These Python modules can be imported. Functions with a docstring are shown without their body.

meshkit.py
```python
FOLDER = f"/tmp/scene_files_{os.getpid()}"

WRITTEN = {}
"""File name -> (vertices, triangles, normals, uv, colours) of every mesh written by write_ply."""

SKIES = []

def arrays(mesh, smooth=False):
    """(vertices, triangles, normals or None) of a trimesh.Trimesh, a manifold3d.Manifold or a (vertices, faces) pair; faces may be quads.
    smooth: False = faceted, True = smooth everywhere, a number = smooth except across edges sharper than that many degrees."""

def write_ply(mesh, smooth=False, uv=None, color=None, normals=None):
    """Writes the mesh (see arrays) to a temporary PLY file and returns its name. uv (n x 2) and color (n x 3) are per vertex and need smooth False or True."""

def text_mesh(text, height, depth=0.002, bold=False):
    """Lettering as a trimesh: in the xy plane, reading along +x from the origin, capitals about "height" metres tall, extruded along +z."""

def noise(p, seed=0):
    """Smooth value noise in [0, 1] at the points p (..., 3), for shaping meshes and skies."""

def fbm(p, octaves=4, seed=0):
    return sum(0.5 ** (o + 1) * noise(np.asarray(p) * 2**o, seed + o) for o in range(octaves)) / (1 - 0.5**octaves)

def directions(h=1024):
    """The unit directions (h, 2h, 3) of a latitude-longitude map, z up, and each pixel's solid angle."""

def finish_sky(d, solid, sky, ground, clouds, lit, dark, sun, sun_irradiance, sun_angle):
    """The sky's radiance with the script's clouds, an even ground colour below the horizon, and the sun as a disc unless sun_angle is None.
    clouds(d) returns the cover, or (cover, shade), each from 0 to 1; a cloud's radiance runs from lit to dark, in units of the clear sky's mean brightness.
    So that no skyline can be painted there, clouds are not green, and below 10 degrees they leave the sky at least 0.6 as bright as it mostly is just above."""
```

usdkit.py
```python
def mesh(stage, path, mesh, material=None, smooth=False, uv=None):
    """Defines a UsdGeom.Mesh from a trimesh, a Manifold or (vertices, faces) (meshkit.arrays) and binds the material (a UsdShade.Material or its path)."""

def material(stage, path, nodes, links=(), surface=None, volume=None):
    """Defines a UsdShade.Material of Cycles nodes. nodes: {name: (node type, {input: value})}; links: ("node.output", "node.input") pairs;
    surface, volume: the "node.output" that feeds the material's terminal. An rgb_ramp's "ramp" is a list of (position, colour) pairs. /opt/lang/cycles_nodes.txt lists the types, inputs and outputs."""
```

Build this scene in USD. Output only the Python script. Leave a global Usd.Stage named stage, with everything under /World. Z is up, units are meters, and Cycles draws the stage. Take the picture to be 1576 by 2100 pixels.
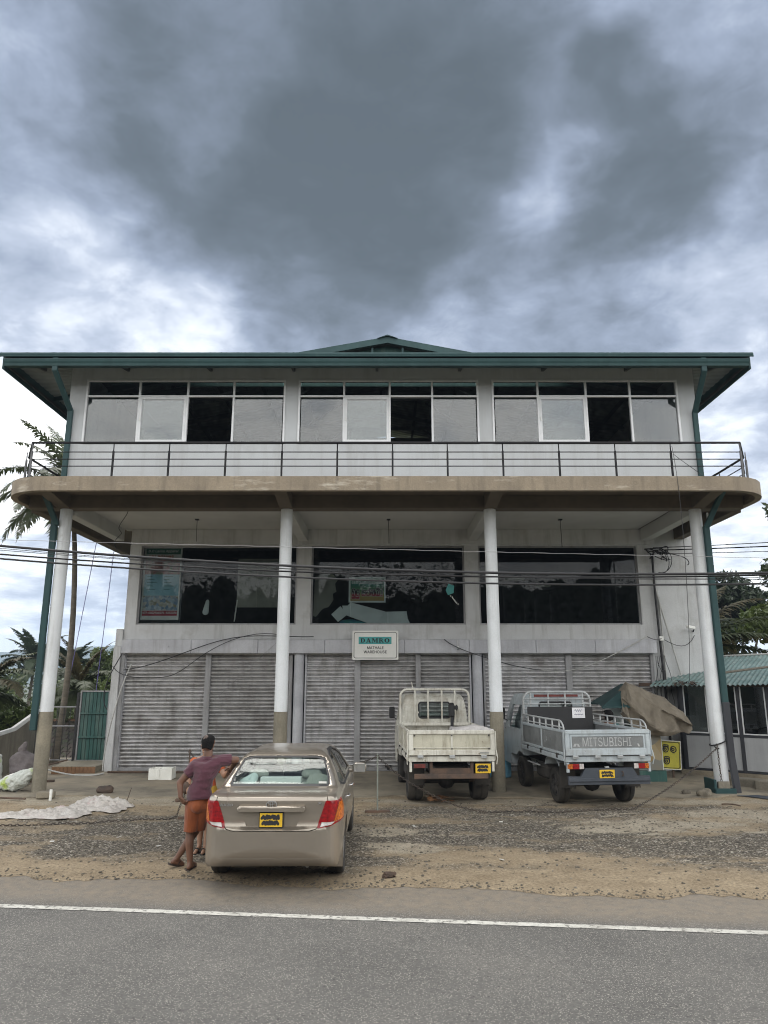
import math, random
import numpy as np, trimesh, manifold3d as m3, shapely
from shapely.geometry import Polygon, LineString, box as sbox
from shapely.ops import unary_union
import usdkit, meshkit
from pxr import Usd, UsdGeom, UsdLux, UsdShade, Sdf, Gf, Vt

stage = Usd.Stage.CreateInMemory()
UsdGeom.SetStageUpAxis(stage, UsdGeom.Tokens.z)
UsdGeom.SetStageMetersPerUnit(stage, 1.0)
UsdGeom.Xform.Define(stage, '/World')
UsdGeom.Scope.Define(stage, '/World/Looks')

# ---------------------------------------------------------------- camera, sky, sun, exposure
cam = UsdGeom.Camera.Define(stage, '/World/camera')
cam.AddTranslateOp().Set(Gf.Vec3d(0, 0, 2.42))
cam.AddRotateXYZOp().Set(Gf.Vec3f(90 + 12.938, 0, 0))
cam.CreateHorizontalApertureAttr(24.0)
cam.CreateVerticalApertureAttr(32.0)
cam.CreateFocalLengthAttr(22.538)
cam.CreateClippingRangeAttr(Gf.Vec2f(0.05, 20000))
cam.CreateExposureAttr(0.54)

SUN_AZ, SUN_EL = math.radians(-28), math.radians(58)      # azimuth from +y towards +x
sun_dir = (math.sin(SUN_AZ) * math.cos(SUN_EL), math.cos(SUN_AZ) * math.cos(SUN_EL), math.sin(SUN_EL))
sun = UsdLux.DistantLight.Define(stage, '/World/sun_light')
sun.CreateIntensityAttr(0.38)
sun.CreateAngleAttr(28.0)
sun.CreateNormalizeAttr(True)
sun.CreateColorAttr(Gf.Vec3f(1.0, 0.96, 0.9))
sun.AddRotateXYZOp().Set(Gf.Vec3f(90 - math.degrees(SUN_EL), 0, 180 - math.degrees(SUN_AZ)))

def azel(a, e):
    a, e = math.radians(a), math.radians(e)
    return (math.sin(a) * math.cos(e), math.cos(a) * math.cos(e), math.sin(e))

def cloud_sky():
    n = {'tc': ('texture_coordinate', {}),
         'sky': ('sky_texture', {'sky_type': 'single_scattering', 'sun_disc': False, 'sun_elevation': SUN_EL, 'sun_rotation': SUN_AZ}),
         # a flat cloud deck: direction divided by its height, so that clouds shrink towards the horizon
         'sep': ('separate_xyz', {}), 'zz': ('math', {'math_type': 'maximum', 'value2': 0.05}), 'zp': ('math', {'math_type': 'add', 'value2': 0.22}),
         'dx': ('math', {'math_type': 'divide'}), 'dy': ('math', {'math_type': 'divide'}), 'pl': ('combine_xyz', {'z': 3.1}),
         'warp': ('noise_texture', {'scale': 2.4, 'detail': 4.0, 'roughness': 0.55}),
         'wm': ('vector_math', {'math_type': 'subtract', 'vector2': (0.5, 0.5, 0.5)}), 'ws': ('vector_math', {'math_type': 'scale', 'scale': 0.38}),
         'wd': ('vector_math', {'math_type': 'add'}), 'wn': ('vector_math', {'math_type': 'normalize'}),
         'big': ('noise_texture', {'scale': 1.5, 'detail': 6.0, 'roughness': 0.5, 'distortion': 0.35}),
         'fine': ('noise_texture', {'scale': 4.2, 'detail': 7.0, 'roughness': 0.58, 'distortion': 0.25}),
         'wisp': ('noise_texture', {'scale': 11.0, 'detail': 7.0, 'roughness': 0.6, 'distortion': 0.5})}
    l = [('tc.generated', 'sky.vector'), ('tc.generated', 'sep.vector'), ('sep.z', 'zz.value1'), ('zz.value', 'zp.value1'), ('sep.x', 'dx.value1'), ('zp.value', 'dx.value2'),
         ('sep.y', 'dy.value1'), ('zp.value', 'dy.value2'), ('dx.value', 'pl.x'), ('dy.value', 'pl.y'), ('pl.vector', 'warp.vector'), ('warp.color', 'wm.vector1'),
         ('wm.vector', 'ws.vector1'), ('tc.generated', 'wd.vector1'), ('ws.vector', 'wd.vector2'), ('wd.vector', 'wn.vector1'), ('pl.vector', 'big.vector'), ('pl.vector', 'fine.vector')]
    # dark and bright masses of cloud (azimuth, elevation, inner angle, outer angle, weight)
    masses = [(0, 40, 26, 62, .40), (-15, 44, 2, 15, .17), (0, 41, 2, 13, .17), (-6, 33, 2, 11, .20), (8, 47, 3, 12, .12), (22, 36, 1, 7.5, .30), (13, 28, 1, 9, .10), (2, 29, 2, 9, .10), (-25, 50, 4, 13, .12),
              (-27, 22, 3, 14, -.15), (-15, 21.5, 2, 9, -.10), (-29, 10, 3, 16, -.11), (27, 10, 3, 14, -.13), (28, 21, 2, 9, -.06), (13.5, 38, 1, 7, -.14), (-29, 35, 2, 8, -.10), (15, 47, 1, 8, -.06)]
    prev = None
    n['b0'] = ('math', {'math_type': 'multiply_add', 'value2': 0.72, 'value3': -0.55})
    n['b1'] = ('math', {'math_type': 'multiply_add', 'value2': 0.52})
    n['b2'] = ('math', {'math_type': 'multiply_add', 'value2': 0.22})
    l += [('big.fac', 'b0.value1'), ('fine.fac', 'b1.value1'), ('b0.value', 'b1.value3'), ('pl.vector', 'wisp.vector'), ('wisp.fac', 'b2.value1'), ('b1.value', 'b2.value3')]
    prev = 'b2.value'
    for i, (a, e, r0, r1, w) in enumerate(masses):
        n[f'd{i}'] = ('vector_math', {'math_type': 'dot_product', 'vector2': azel(a, e)})
        n[f'm{i}'] = ('map_range', {'range_type': 'smoothstep', 'from_min': math.cos(math.radians(r1)), 'from_max': math.cos(math.radians(r0)), 'to_min': 0.0, 'to_max': w})
        n[f's{i}'] = ('math', {'math_type': 'add'})
        l += [('wn.vector', f'd{i}.vector1'), (f'd{i}.value', f'm{i}.value'), (f'm{i}.result', f's{i}.value1'), (prev, f's{i}.value2')]
        prev = f's{i}.value'
    n['ramp'] = ('rgb_ramp', {'ramp': [(0.0, (14.9, 14.7, 14.3)), (0.22, (12.3, 12.2, 12.0)), (0.36, (7.3, 7.7, 8.3)), (0.48, (4.0, 4.5, 5.5)), (0.60, (2.4, 2.85, 3.75)), (0.72, (1.45, 1.76, 2.28)), (0.86, (.86, 1.08, 1.33)), (1.0, (.62, .79, .95))]})
    n['hole'] = ('map_range', {'range_type': 'smoothstep', 'from_min': -0.05, 'from_max': 0.2, 'to_min': 0.6, 'to_max': 1.0})
    n['mixc'] = ('mix', {})
    n['bg'] = ('background_shader', {'strength': 0.1})
    l += [(prev, 'ramp.fac'), (prev, 'hole.value'), ('hole.result', 'mixc.fac'), ('sky.color', 'mixc.color1'), ('ramp.color', 'mixc.color2'), ('mixc.color', 'bg.color')]
    return usdkit.material(stage, '/World/Looks/cloudy_sky', n, l, surface='bg.background')
dome = UsdLux.DomeLight.Define(stage, '/World/sky')
dome.CreateIntensityAttr(1.0)
dome.GetPrim().SetCustomDataByKey('kind', 'structure')
UsdShade.MaterialBindingAPI.Apply(dome.GetPrim()).Bind(cloud_sky())

# ---------------------------------------------------------------- helpers
rng = np.random.default_rng(7)
R = random.Random(11)
COUNT, LOC = {}, {}

def uname(parent, name):
    k = (parent, name)
    c = COUNT.get(k, 0)
    COUNT[k] = c + 1
    return f'{parent}/{name}' if c == 0 else f'{parent}/{name}_{c:03d}'

def tag(path, label=None, cat=None, group=None, kind=None):
    p = stage.GetPrimAtPath(path)
    for k, v in (('label', label), ('category', cat), ('group', group), ('kind', kind)):
        if v:
            p.SetCustomDataByKey(k, v)
    return path

def T(name, label, cat, loc=(0, 0, 0), rz=0, group=None, local=False):
    """A thing: an Xform at its base. Its parts are given in world coordinates, unless local."""
    path = uname('/World', name)
    x = UsdGeom.Xform.Define(stage, path)
    x.AddTranslateOp().Set(Gf.Vec3d(*map(float, loc)))
    if rz:
        x.AddRotateZOp().Set(float(rz))
    LOC[path] = None if local else np.array(loc, float)
    return tag(path, label, cat, group)

def vf(mesh):
    if isinstance(mesh, MB):
        return mesh.arr()
    if isinstance(mesh, tuple):
        return np.asarray(mesh[0], float), np.asarray(mesh[1], int)
    if hasattr(mesh, 'to_mesh'):
        m = mesh.to_mesh()
        return np.array(m.vert_properties[:, :3], float), np.array(m.tri_verts)
    return np.array(mesh.vertices, float), np.array(mesh.faces)

def P(parent, name, mesh, material, smooth=False, label=None, kind=None, group=None):
    v, f = vf(mesh)
    root = '/'.join(parent.split('/')[:3])
    off = LOC.get(root)
    if off is not None:
        v = v - off
    path = uname(parent, name)
    usdkit.mesh(stage, path, (v, f), M[material] if isinstance(material, str) else material, smooth=smooth)
    if label or kind or group:
        tag(path, label, None, group, kind)
    return path

def O(name, mesh, material, label, cat, group=None, smooth=False, kind=None):
    """A thing that is one mesh, in world coordinates."""
    v, f = vf(mesh)
    path = uname('/World', name)
    c = (v.min(0) + v.max(0)) / 2
    c[2] = v[:, 2].min()
    m = usdkit.mesh(stage, path, (v - c, f), M[material] if isinstance(material, str) else material, smooth=smooth)
    m.AddTranslateOp().Set(Gf.Vec3d(*map(float, c)))
    LOC[path] = c
    return tag(path, label, cat, group, kind)

def S(name, mesh, material, smooth=False, kind='structure'):
    v, f = vf(mesh)
    path = uname('/World', name)
    usdkit.mesh(stage, path, (v, f), M[material] if isinstance(material, str) else material, smooth=smooth)
    LOC[path] = np.zeros(3)
    return tag(path, kind=kind)

def copy(src, loc, rz, label, group=None, cat=None, scale=None):
    was = stage.GetPrimAtPath(src)
    name = src.split('/')[-1].rstrip('0123456789').rstrip('_')
    path = uname('/World', name)
    x = UsdGeom.Xform.Define(stage, path)
    x.GetPrim().GetReferences().AddInternalReference(src)
    x.GetPrim().SetInstanceable(True)
    x.ClearXformOpOrder()
    x.AddTranslateOp(opSuffix='placed').Set(Gf.Vec3d(*map(float, loc)))
    x.AddRotateZOp(opSuffix='placed').Set(float(rz))
    if scale:
        x.AddScaleOp(opSuffix='placed').Set(Gf.Vec3f(scale, scale, scale))
    return tag(path, label, cat or was.GetCustomDataByKey('category'), group or was.GetCustomDataByKey('group'))

def rotm(ax, deg):
    return trimesh.transformations.rotation_matrix(math.radians(deg), {'x': (1, 0, 0), 'y': (0, 1, 0), 'z': (0, 0, 1)}[ax])[:3, :3]

class MB:
    def __init__(s):
        s.v, s.f, s.n = [], [], 0
    def add(s, mesh, rot=None, at=None, scale=None):
        v, f = vf(mesh)
        if scale is not None:
            v = v * np.asarray(scale)
        if rot is not None:
            v = v @ np.asarray(rot).T
        if at is not None:
            v = v + np.asarray(at, float)
        s.v.append(v)
        if f.shape[1] == 4:
            f = np.vstack([f[:, [0, 1, 2]], f[:, [0, 2, 3]]])
        s.f.append(f + s.n)
        s.n += len(v)
        return s
    def arr(s):
        return np.vstack(s.v), np.vstack(s.f)
    def box(s, lo, hi, b=0.0, rot=None, at=None):
        return s.add(cbox(lo, hi, b), rot, at)
    def tube(s, pts, r, n=8, cap=True):
        return s.add(tube(pts, r, n, cap))
    def prism(s, poly, axis, a, b):
        return s.add(prism(poly, axis, a, b))

_BF = None
def cbox(lo, hi, b=0.0):
    """A box with chamfered edges."""
    global _BF
    lo, hi = np.minimum(lo, hi).astype(float), np.maximum(lo, hi).astype(float)
    if b <= 0:
        v = np.array([[x, y, z] for z in (lo[2], hi[2]) for y in (lo[1], hi[1]) for x in (lo[0], hi[0])])
        f = np.array([[0, 2, 3], [0, 3, 1], [4, 5, 7], [4, 7, 6], [0, 1, 5], [0, 5, 4], [2, 6, 7], [2, 7, 3], [0, 4, 6], [0, 6, 2], [1, 3, 7], [1, 7, 5]])
        return v, f
    b = min(b, 0.45 * (hi - lo).min())
    if _BF is None:
        u = []
        for sx in (-1, 1):
            for sy in (-1, 1):
                for sz in (-1, 1):
                    for k in range(3):
                        q = np.array([sx, sy, sz], float) * 0.8
                        q[k] = (sx, sy, sz)[k]
                        u.append(q)
        u = np.array(u)
        h = trimesh.Trimesh(u, trimesh.convex.convex_hull(u, qhull_options='QbB Pp Qt').faces * 0, process=False)
        from scipy.spatial import ConvexHull
        hull = ConvexHull(u)
        f = hull.simplices.copy()
        for i, t in enumerate(f):
            nn = np.cross(u[t[1]] - u[t[0]], u[t[2]] - u[t[0]])
            if nn @ u[t].mean(0) < 0:
                f[i] = t[::-1]
        _BF = (np.sign(u), np.abs(np.abs(u) - 1) > 1e-6, f)
    sg, inner, f = _BF
    c, h = (lo + hi) / 2, (hi - lo) / 2
    return c + sg * (h - b * inner), f

def tube(pts, r, n=8, cap=True):
    pts = np.asarray(pts, float)
    r = np.broadcast_to(np.asarray(r, float), (len(pts),))
    t = np.gradient(pts, axis=0)
    t /= np.maximum(np.linalg.norm(t, axis=1, keepdims=True), 1e-9)
    up = np.array([0, 0, 1.0]) if abs(t[0][2]) < 0.9 else np.array([1.0, 0, 0])
    a = np.cross(t[0], up); a /= np.linalg.norm(a)
    rings = []
    ang = np.linspace(0, 2 * np.pi, n, endpoint=False)
    for i in range(len(pts)):
        a = a - t[i] * (a @ t[i]); a /= np.linalg.norm(a)
        bb = np.cross(t[i], a)
        rings.append(pts[i] + r[i] * (np.cos(ang)[:, None] * a + np.sin(ang)[:, None] * bb))
    v = np.vstack(rings)
    f = []
    for i in range(len(pts) - 1):
        for j in range(n):
            k = (j + 1) % n
            f += [[i * n + j, i * n + k, (i + 1) * n + k], [i * n + j, (i + 1) * n + k, (i + 1) * n + j]]
    if cap:
        for i, s in ((0, 1), (len(pts) - 1, -1)):
            c = len(v)
            v = np.vstack([v, pts[i]])
            for j in range(n):
                k = (j + 1) % n
                f.append([c, i * n + k, i * n + j] if s > 0 else [c, i * n + j, i * n + k])
    return v, np.array(f)

def curve(pts, n=24):
    """A smooth curve through points (Catmull-Rom)."""
    p = np.asarray(pts, float)
    if len(p) == 2:
        return p[0] + (p[1] - p[0]) * np.linspace(0, 1, n)[:, None]
    from scipy.interpolate import CubicSpline
    d = np.concatenate([[0], np.cumsum(np.linalg.norm(np.diff(p, axis=0), axis=1) ** 0.6)])
    return CubicSpline(d, p, axis=0)(np.linspace(0, d[-1], n))

def sag(a, b, s, n=24):
    a, b = np.asarray(a, float), np.asarray(b, float)
    t = np.linspace(0, 1, n)[:, None]
    p = a + (b - a) * t
    p[:, 2] -= (4 * s * t * (1 - t))[:, 0]
    return p

def prism(poly, axis, a, b):
    """A polygon (list of 2-D points or shapely) extruded along axis x (poly in y,z), y (x,z) or z (x,y) from a to b."""
    pl = poly if hasattr(poly, 'geom_type') else Polygon(poly)
    parts = []
    for g in getattr(pl, 'geoms', [pl]):
        if g.area < 1e-9:
            continue
        parts.append(trimesh.creation.extrude_polygon(shapely.geometry.polygon.orient(g), abs(b - a), engine='earcut'))
    m = trimesh.util.concatenate(parts)
    v, f = np.array(m.vertices), np.array(m.faces)
    lo = min(a, b)
    if axis == 'z':
        return v + [0, 0, lo], f
    if axis == 'y':
        return np.stack([v[:, 0], lo + v[:, 2], v[:, 1]], 1), f[:, ::-1]
    return np.stack([lo + v[:, 2], v[:, 0], v[:, 1]], 1), f

def lathe(prof, n=32, axis='z', at=(0, 0, 0)):
    """prof: (radius, height) points, revolved."""
    prof = np.asarray(prof, float)
    ang = np.linspace(0, 2 * np.pi, n, endpoint=False)
    k = len(prof)
    v = np.stack([np.outer(np.cos(ang), prof[:, 0]), np.outer(np.sin(ang), prof[:, 0]), np.tile(prof[:, 1], (n, 1))], -1).reshape(-1, 3)
    f = []
    for i in range(n):
        j = (i + 1) % n
        for q in range(k - 1):
            f += [[i * k + q, j * k + q, j * k + q + 1], [i * k + q, j * k + q + 1, i * k + q + 1]]
    f = np.array(f)
    if axis == 'x':
        v = v[:, [2, 0, 1]]
    if axis == 'y':
        v = v[:, [1, 2, 0]]
    return v + np.asarray(at, float), f

def grid(nu, nv, fn):
    u, w = np.meshgrid(np.linspace(0, 1, nu), np.linspace(0, 1, nv), indexing='ij')
    v = fn(u.ravel(), w.ravel())
    i = np.arange(nu * nv).reshape(nu, nv)
    f = np.stack([i[:-1, :-1], i[1:, :-1], i[1:, 1:], i[:-1, 1:]], -1).reshape(-1, 4)
    return v, np.vstack([f[:, [0, 1, 2]], f[:, [0, 2, 3]]])

def man(mesh):
    v, f = vf(mesh)
    q = m3.Manifold(m3.Mesh(v.astype(np.float32), f.astype(np.uint32)))
    if q.num_tri() == 0:
        t = trimesh.Trimesh(v, f, process=True)
        t.merge_vertices(); t.update_faces(t.nondegenerate_faces()); t.fix_normals()
        q = m3.Manifold(m3.Mesh(t.vertices.astype(np.float32), t.faces.astype(np.uint32)))
    return q

def mprism(poly, axis, a, b):
    v, f = prism(poly, axis, a, b)
    t = trimesh.Trimesh(v, f, process=True)
    t.merge_vertices()
    t.fix_normals()
    return man(t)

def taubin(mesh, it=10, lam=0.5, nu=0.53):
    v, f = vf(mesh)
    t = trimesh.Trimesh(v, f, process=True)
    trimesh.smoothing.filter_taubin(t, lamb=lam, nu=nu, iterations=it)
    return t

def skel(joints, bones, length=0.03, it=10):
    """Hulls of spheres at the joints of every bone, united, refined and smoothed into one surface."""
    sph = {}
    ms = []
    for a, b in bones:
        pa, ra = joints[a][:3], joints[a][3]
        pb, rb = joints[b][:3], joints[b][3]
        s1 = m3.Manifold.sphere(ra, 20).translate(tuple(map(float, pa)))
        s2 = m3.Manifold.sphere(rb, 20).translate(tuple(map(float, pb)))
        ms.append(m3.Manifold.batch_hull([s1, s2]))
    u = m3.Manifold.batch_boolean(ms, m3.OpType.Add)
    return taubin(u.refine_to_length(length), it)

def text(s, h, bold=False):
    """Lettering in the xz plane facing -y, from the origin towards +x, flat 3 mm relief."""
    m = meshkit.text_mesh(s, h, 0.003, bold)
    v, f = np.array(m.vertices), np.array(m.faces)
    return np.stack([v[:, 0], -v[:, 2], v[:, 1]], 1), f

def text_fit(s, x0, x1, z0, z1, y, bold=False, slant=0.0):
    v, f = text(s, 1.0, bold)
    lo, hi = v.min(0), v.max(0)
    v = (v - lo) / np.maximum(hi - lo, 1e-9)
    return np.stack([x0 + v[:, 0] * (x1 - x0) + slant * v[:, 2] * (z1 - z0), y - 0.003 + 0.003 * v[:, 1], z0 + v[:, 2] * (z1 - z0)], 1), f

def strokes(lines, w, y, x0, z0, sx, sz, th=0.003):
    """Brush strokes in a unit box, as raised lettering facing -y."""
    ls = [LineString(curve(l, max(6, 8 * len(l))) if len(l) > 2 else l) for l in lines]
    ls = [shapely.affinity.scale(k, sx, sz, origin=(0, 0)) for k in ls]
    u = unary_union([k.buffer(w / 2, quad_segs=4) for k in ls])
    u = shapely.affinity.translate(u, x0, z0).simplify(w * 0.03)
    return prism(u, 'y', y - th, y)

# ---------------------------------------------------------------- materials
M = {}
def mat(name, c, c2=None, scale=3.0, rough=0.6, metal=0.0, bump=0.0, bscale=60.0, stretch=(1, 1, 1), spec=0.5, coat=0.0, lo=0.35, hi=0.65, fine=0.12, sheen=0.0, trans=None, island=0.0, extra=None):
    """Colour between c and c2 by a broad noise, with a finer mottle and a fine bump."""
    c2 = c2 or tuple(x * 0.82 for x in c)
    n = {'g': ('geometry', {}), 'mp': ('mapping', {'scale': stretch}),
         'n1': ('noise_texture', {'scale': scale, 'detail': 6.0, 'roughness': 0.6}), 'r1': ('map_range', {'from_min': lo, 'from_max': hi}),
         'mx': ('mix', {'color1': c, 'color2': c2}),
         'n2': ('noise_texture', {'scale': bscale, 'detail': 3.0}), 'r2': ('map_range', {'from_min': 0.3, 'from_max': 0.7, 'to_min': 1 - fine, 'to_max': 1 + fine}),
         'cb': ('combine_xyz', {}), 'ml': ('mix', {'mix_type': 'multiply', 'fac': 1.0}),
         'p': ('principled_bsdf', {'roughness': rough, 'metallic': metal, 'specular_ior_level': spec, 'coat_weight': coat, 'sheen_weight': sheen})}
    l = [('g.position', 'mp.vector'), ('mp.vector', 'n1.vector'), ('n1.fac', 'r1.value'), ('r1.result', 'mx.fac'), ('mp.vector', 'n2.vector'), ('n2.fac', 'r2.value'),
         ('r2.result', 'cb.x'), ('r2.result', 'cb.y'), ('r2.result', 'cb.z'), ('mx.color', 'ml.color1'), ('cb.vector', 'ml.color2')]
    src = 'ml.color'
    if island:
        n['ir'] = ('map_range', {'to_min': 1 - island, 'to_max': 1 + island})
        n['ic'] = ('combine_xyz', {})
        n['im'] = ('mix', {'mix_type': 'multiply', 'fac': 1.0})
        l += [('g.random_per_island', 'ir.value'), ('ir.result', 'ic.x'), ('ir.result', 'ic.y'), ('ir.result', 'ic.z'), (src, 'im.color1'), ('ic.vector', 'im.color2')]
        src = 'im.color'
    if extra:
        src = extra(n, l, src)
    l.append((src, 'p.base_color'))
    if bump:
        n['b'] = ('bump', {'strength': 0.6, 'distance': bump})
        l += [('n2.fac', 'b.height'), ('b.normal', 'p.normal')]
    out = 'p.BSDF'
    if trans:
        n['tr'] = ('translucent_bsdf', {})
        n['ms'] = ('mix_closure', {'fac': trans})
        l += [(src, 'tr.color'), ('p.BSDF', 'ms.closure1'), ('tr.BSDF', 'ms.closure2')]
        out = 'ms.closure'
    M[name] = usdkit.material(stage, '/World/Looks/' + name, n, l, surface=out)

def streaks(col, amount, scale=2.0, zs=0.08, lo=0.5, hi=0.75):
    """Vertical rain streaks of another colour."""
    def ex(n, l, src):
        n['sm'] = ('mapping', {'scale': (scale, scale, scale * zs)})
        n['sn'] = ('noise_texture', {'scale': 3.0, 'detail': 5.0, 'roughness': 0.65})
        n['sr'] = ('map_range', {'from_min': lo, 'from_max': hi, 'to_max': amount})
        n['sx'] = ('mix', {'color2': col})
        l.extend([('g.position', 'sm.vector'), ('sm.vector', 'sn.vector'), ('sn.fac', 'sr.value'), ('sr.result', 'sx.fac'), (src, 'sx.color1')])
        return 'sx.color'
    return ex

def spots(col, amount, scale=4.0, lo=0.6, hi=0.68, stretch=(1, 1, 1)):
    """Patches of wear or dirt."""
    def ex(n, l, src):
        k = f'q{len(n)}'
        n[k + 'm'] = ('mapping', {'scale': stretch, 'location': (3.3 + len(n), 1.7, 5.1)})
        n[k + 'n'] = ('noise_texture', {'scale': scale, 'detail': 8.0, 'roughness': 0.7})
        n[k + 'r'] = ('map_range', {'from_min': lo, 'from_max': hi, 'to_max': amount})
        n[k + 'x'] = ('mix', {'color2': col})
        l.extend([('g.position', k + 'm.vector'), (k + 'm.vector', k + 'n.vector'), (k + 'n.fac', k + 'r.value'), (k + 'r.result', k + 'x.fac'), (src, k + 'x.color1')])
        return k + 'x.color'
    return ex

def both(a, b):
    return lambda n, l, s: b(n, l, a(n, l, s))

def glass(name, tint, refl=1.0, rough=0.0):
    """A pane: clear, with Schlick's reflection on either side of it."""
    n = {'lw': ('layer_weight', {'blend': 0.5}), 'pw': ('math', {'math_type': 'power', 'value2': 5.0}), 'ma': ('math', {'math_type': 'multiply_add', 'value2': 0.95, 'value3': 0.042}),
         'fm': ('math', {'math_type': 'multiply', 'value2': refl, 'use_clamp': True}), 't': ('transparent_bsdf', {'color': tint}),
         'g': ('glossy_bsdf', {'color': (1, 1, 1), 'roughness': rough}), 'm': ('mix_closure', {})}
    M[name] = usdkit.material(stage, '/World/Looks/' + name, n, [('lw.facing', 'pw.value1'), ('pw.value', 'ma.value1'), ('ma.value', 'fm.value1'), ('fm.value', 'm.fac'), ('t.BSDF', 'm.closure1'), ('g.BSDF', 'm.closure2')], surface='m.closure')

grime = (0.09, 0.08, 0.065)
mat('wall_plaster', (.53, .54, .54), (.46, .465, .465), 1.2, .75, bump=.004, bscale=45, fine=.05, extra=both(streaks((.22, .21, .19), .55, 1.6), spots((.30, .285, .26), .45, 1.3, .55, .7)))
mat('upper_plaster', (.50, .52, .53), (.455, .47, .48), .9, .75, bump=.003, bscale=45, fine=.04, extra=both(streaks((.28, .27, .255), .4, 1.3), spots((.36, .355, .345), .4, 1.0, .55, .7)))
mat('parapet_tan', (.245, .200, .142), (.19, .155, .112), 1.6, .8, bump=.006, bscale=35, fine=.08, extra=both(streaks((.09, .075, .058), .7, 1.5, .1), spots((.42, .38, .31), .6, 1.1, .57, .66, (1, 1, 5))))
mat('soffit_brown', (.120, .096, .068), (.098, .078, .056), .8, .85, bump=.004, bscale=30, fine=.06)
mat('ceiling_white', (.52, .52, .50), (.45, .45, .43), .7, .85, bump=.003, bscale=30, fine=.04, extra=spots((.40, .39, .36), .4, .9))
mat('column_white', (.66, .685, .70), (.58, .605, .615), 1.4, .6, bump=.003, bscale=40, fine=.04, extra=both(streaks((.30, .29, .265), .42, 2.4, .08), spots((.36, .345, .31), .5, 2.5, .62, .72)))
mat('column_cement', (.245, .22, .165), (.165, .15, .115), 1.8, .85, bump=.006, bscale=30, fine=.1, extra=both(streaks((.10, .09, .06), .5, 3.0, .12), spots((.5, .5, .47), .8, 5.0, .70, .73)))
mat('concrete', (.27, .235, .175), (.20, .175, .132), 1.2, .9, bump=.005, bscale=40, fine=.1, extra=both(spots((.075, .066, .052), .75, .8, .48, .66), spots((.36, .29, .2), .5, .5, .5, .7)))
mat('bare_cement', (.21, .19, .15), (.15, .135, .105), 1.2, .9, bump=.006, bscale=35, fine=.12, extra=streaks((.08, .07, .055), .6, 1.8))
for _nm, _a, _b in (('shutter_metal', (.60, .595, .60), (.45, .445, .44)), ('shutter_metal_dull', (.50, .495, .495), (.36, .355, .35)), ('shutter_metal_pale', (.66, .66, .67), (.50, .495, .50))):
    mat(_nm, _a, _b, 2.2, .34, .5, fine=.10, stretch=(1, 1, 3), extra=both(both(streaks((.11, .10, .085), .5, 1.2 + _a[0], .3, .46, .72), spots((.045, .04, .035), .9, 8.0 + _a[0] * 5, .66, .70, (.45, 1, 3.5))), spots((.19, .17, .145), .6, 1.2, .5, .68)))
mat('header_metal', (.50, .51, .535), (.39, .395, .42), 1.5, .5, .15, bump=.002, bscale=25, fine=.05, extra=both(streaks((.24, .23, .23), .55, 2.4), spots((.06, .055, .05), .7, 5.0, .70, .74)))
mat('steel_grey', (.33, .33, .34), (.24, .24, .24), 2.0, .5, .3, extra=streaks((.12, .1, .09), .5, 2.5))
mat('green_paint', (.024, .060, .062), (.018, .046, .048), 1.5, .55, spec=.3, fine=.04, extra=streaks((.06, .10, .10), .3, 1.5))
mat('green_sheet', (.032, .098, .085), (.022, .07, .062), 1.5, .5, fine=.06, extra=both(streaks((.16, .2, .17), .5, 2.0), spots((.2, .16, .1), .5, 3.0, .64, .74)))
mat('roof_sheet_old', (.17, .25, .24), (.09, .155, .148), 1.6, .6, fine=.1, extra=both(streaks((.36, .37, .34), .6, 1.5), spots((.42, .42, .38), .6, 2.0, .6, .7)))
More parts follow.
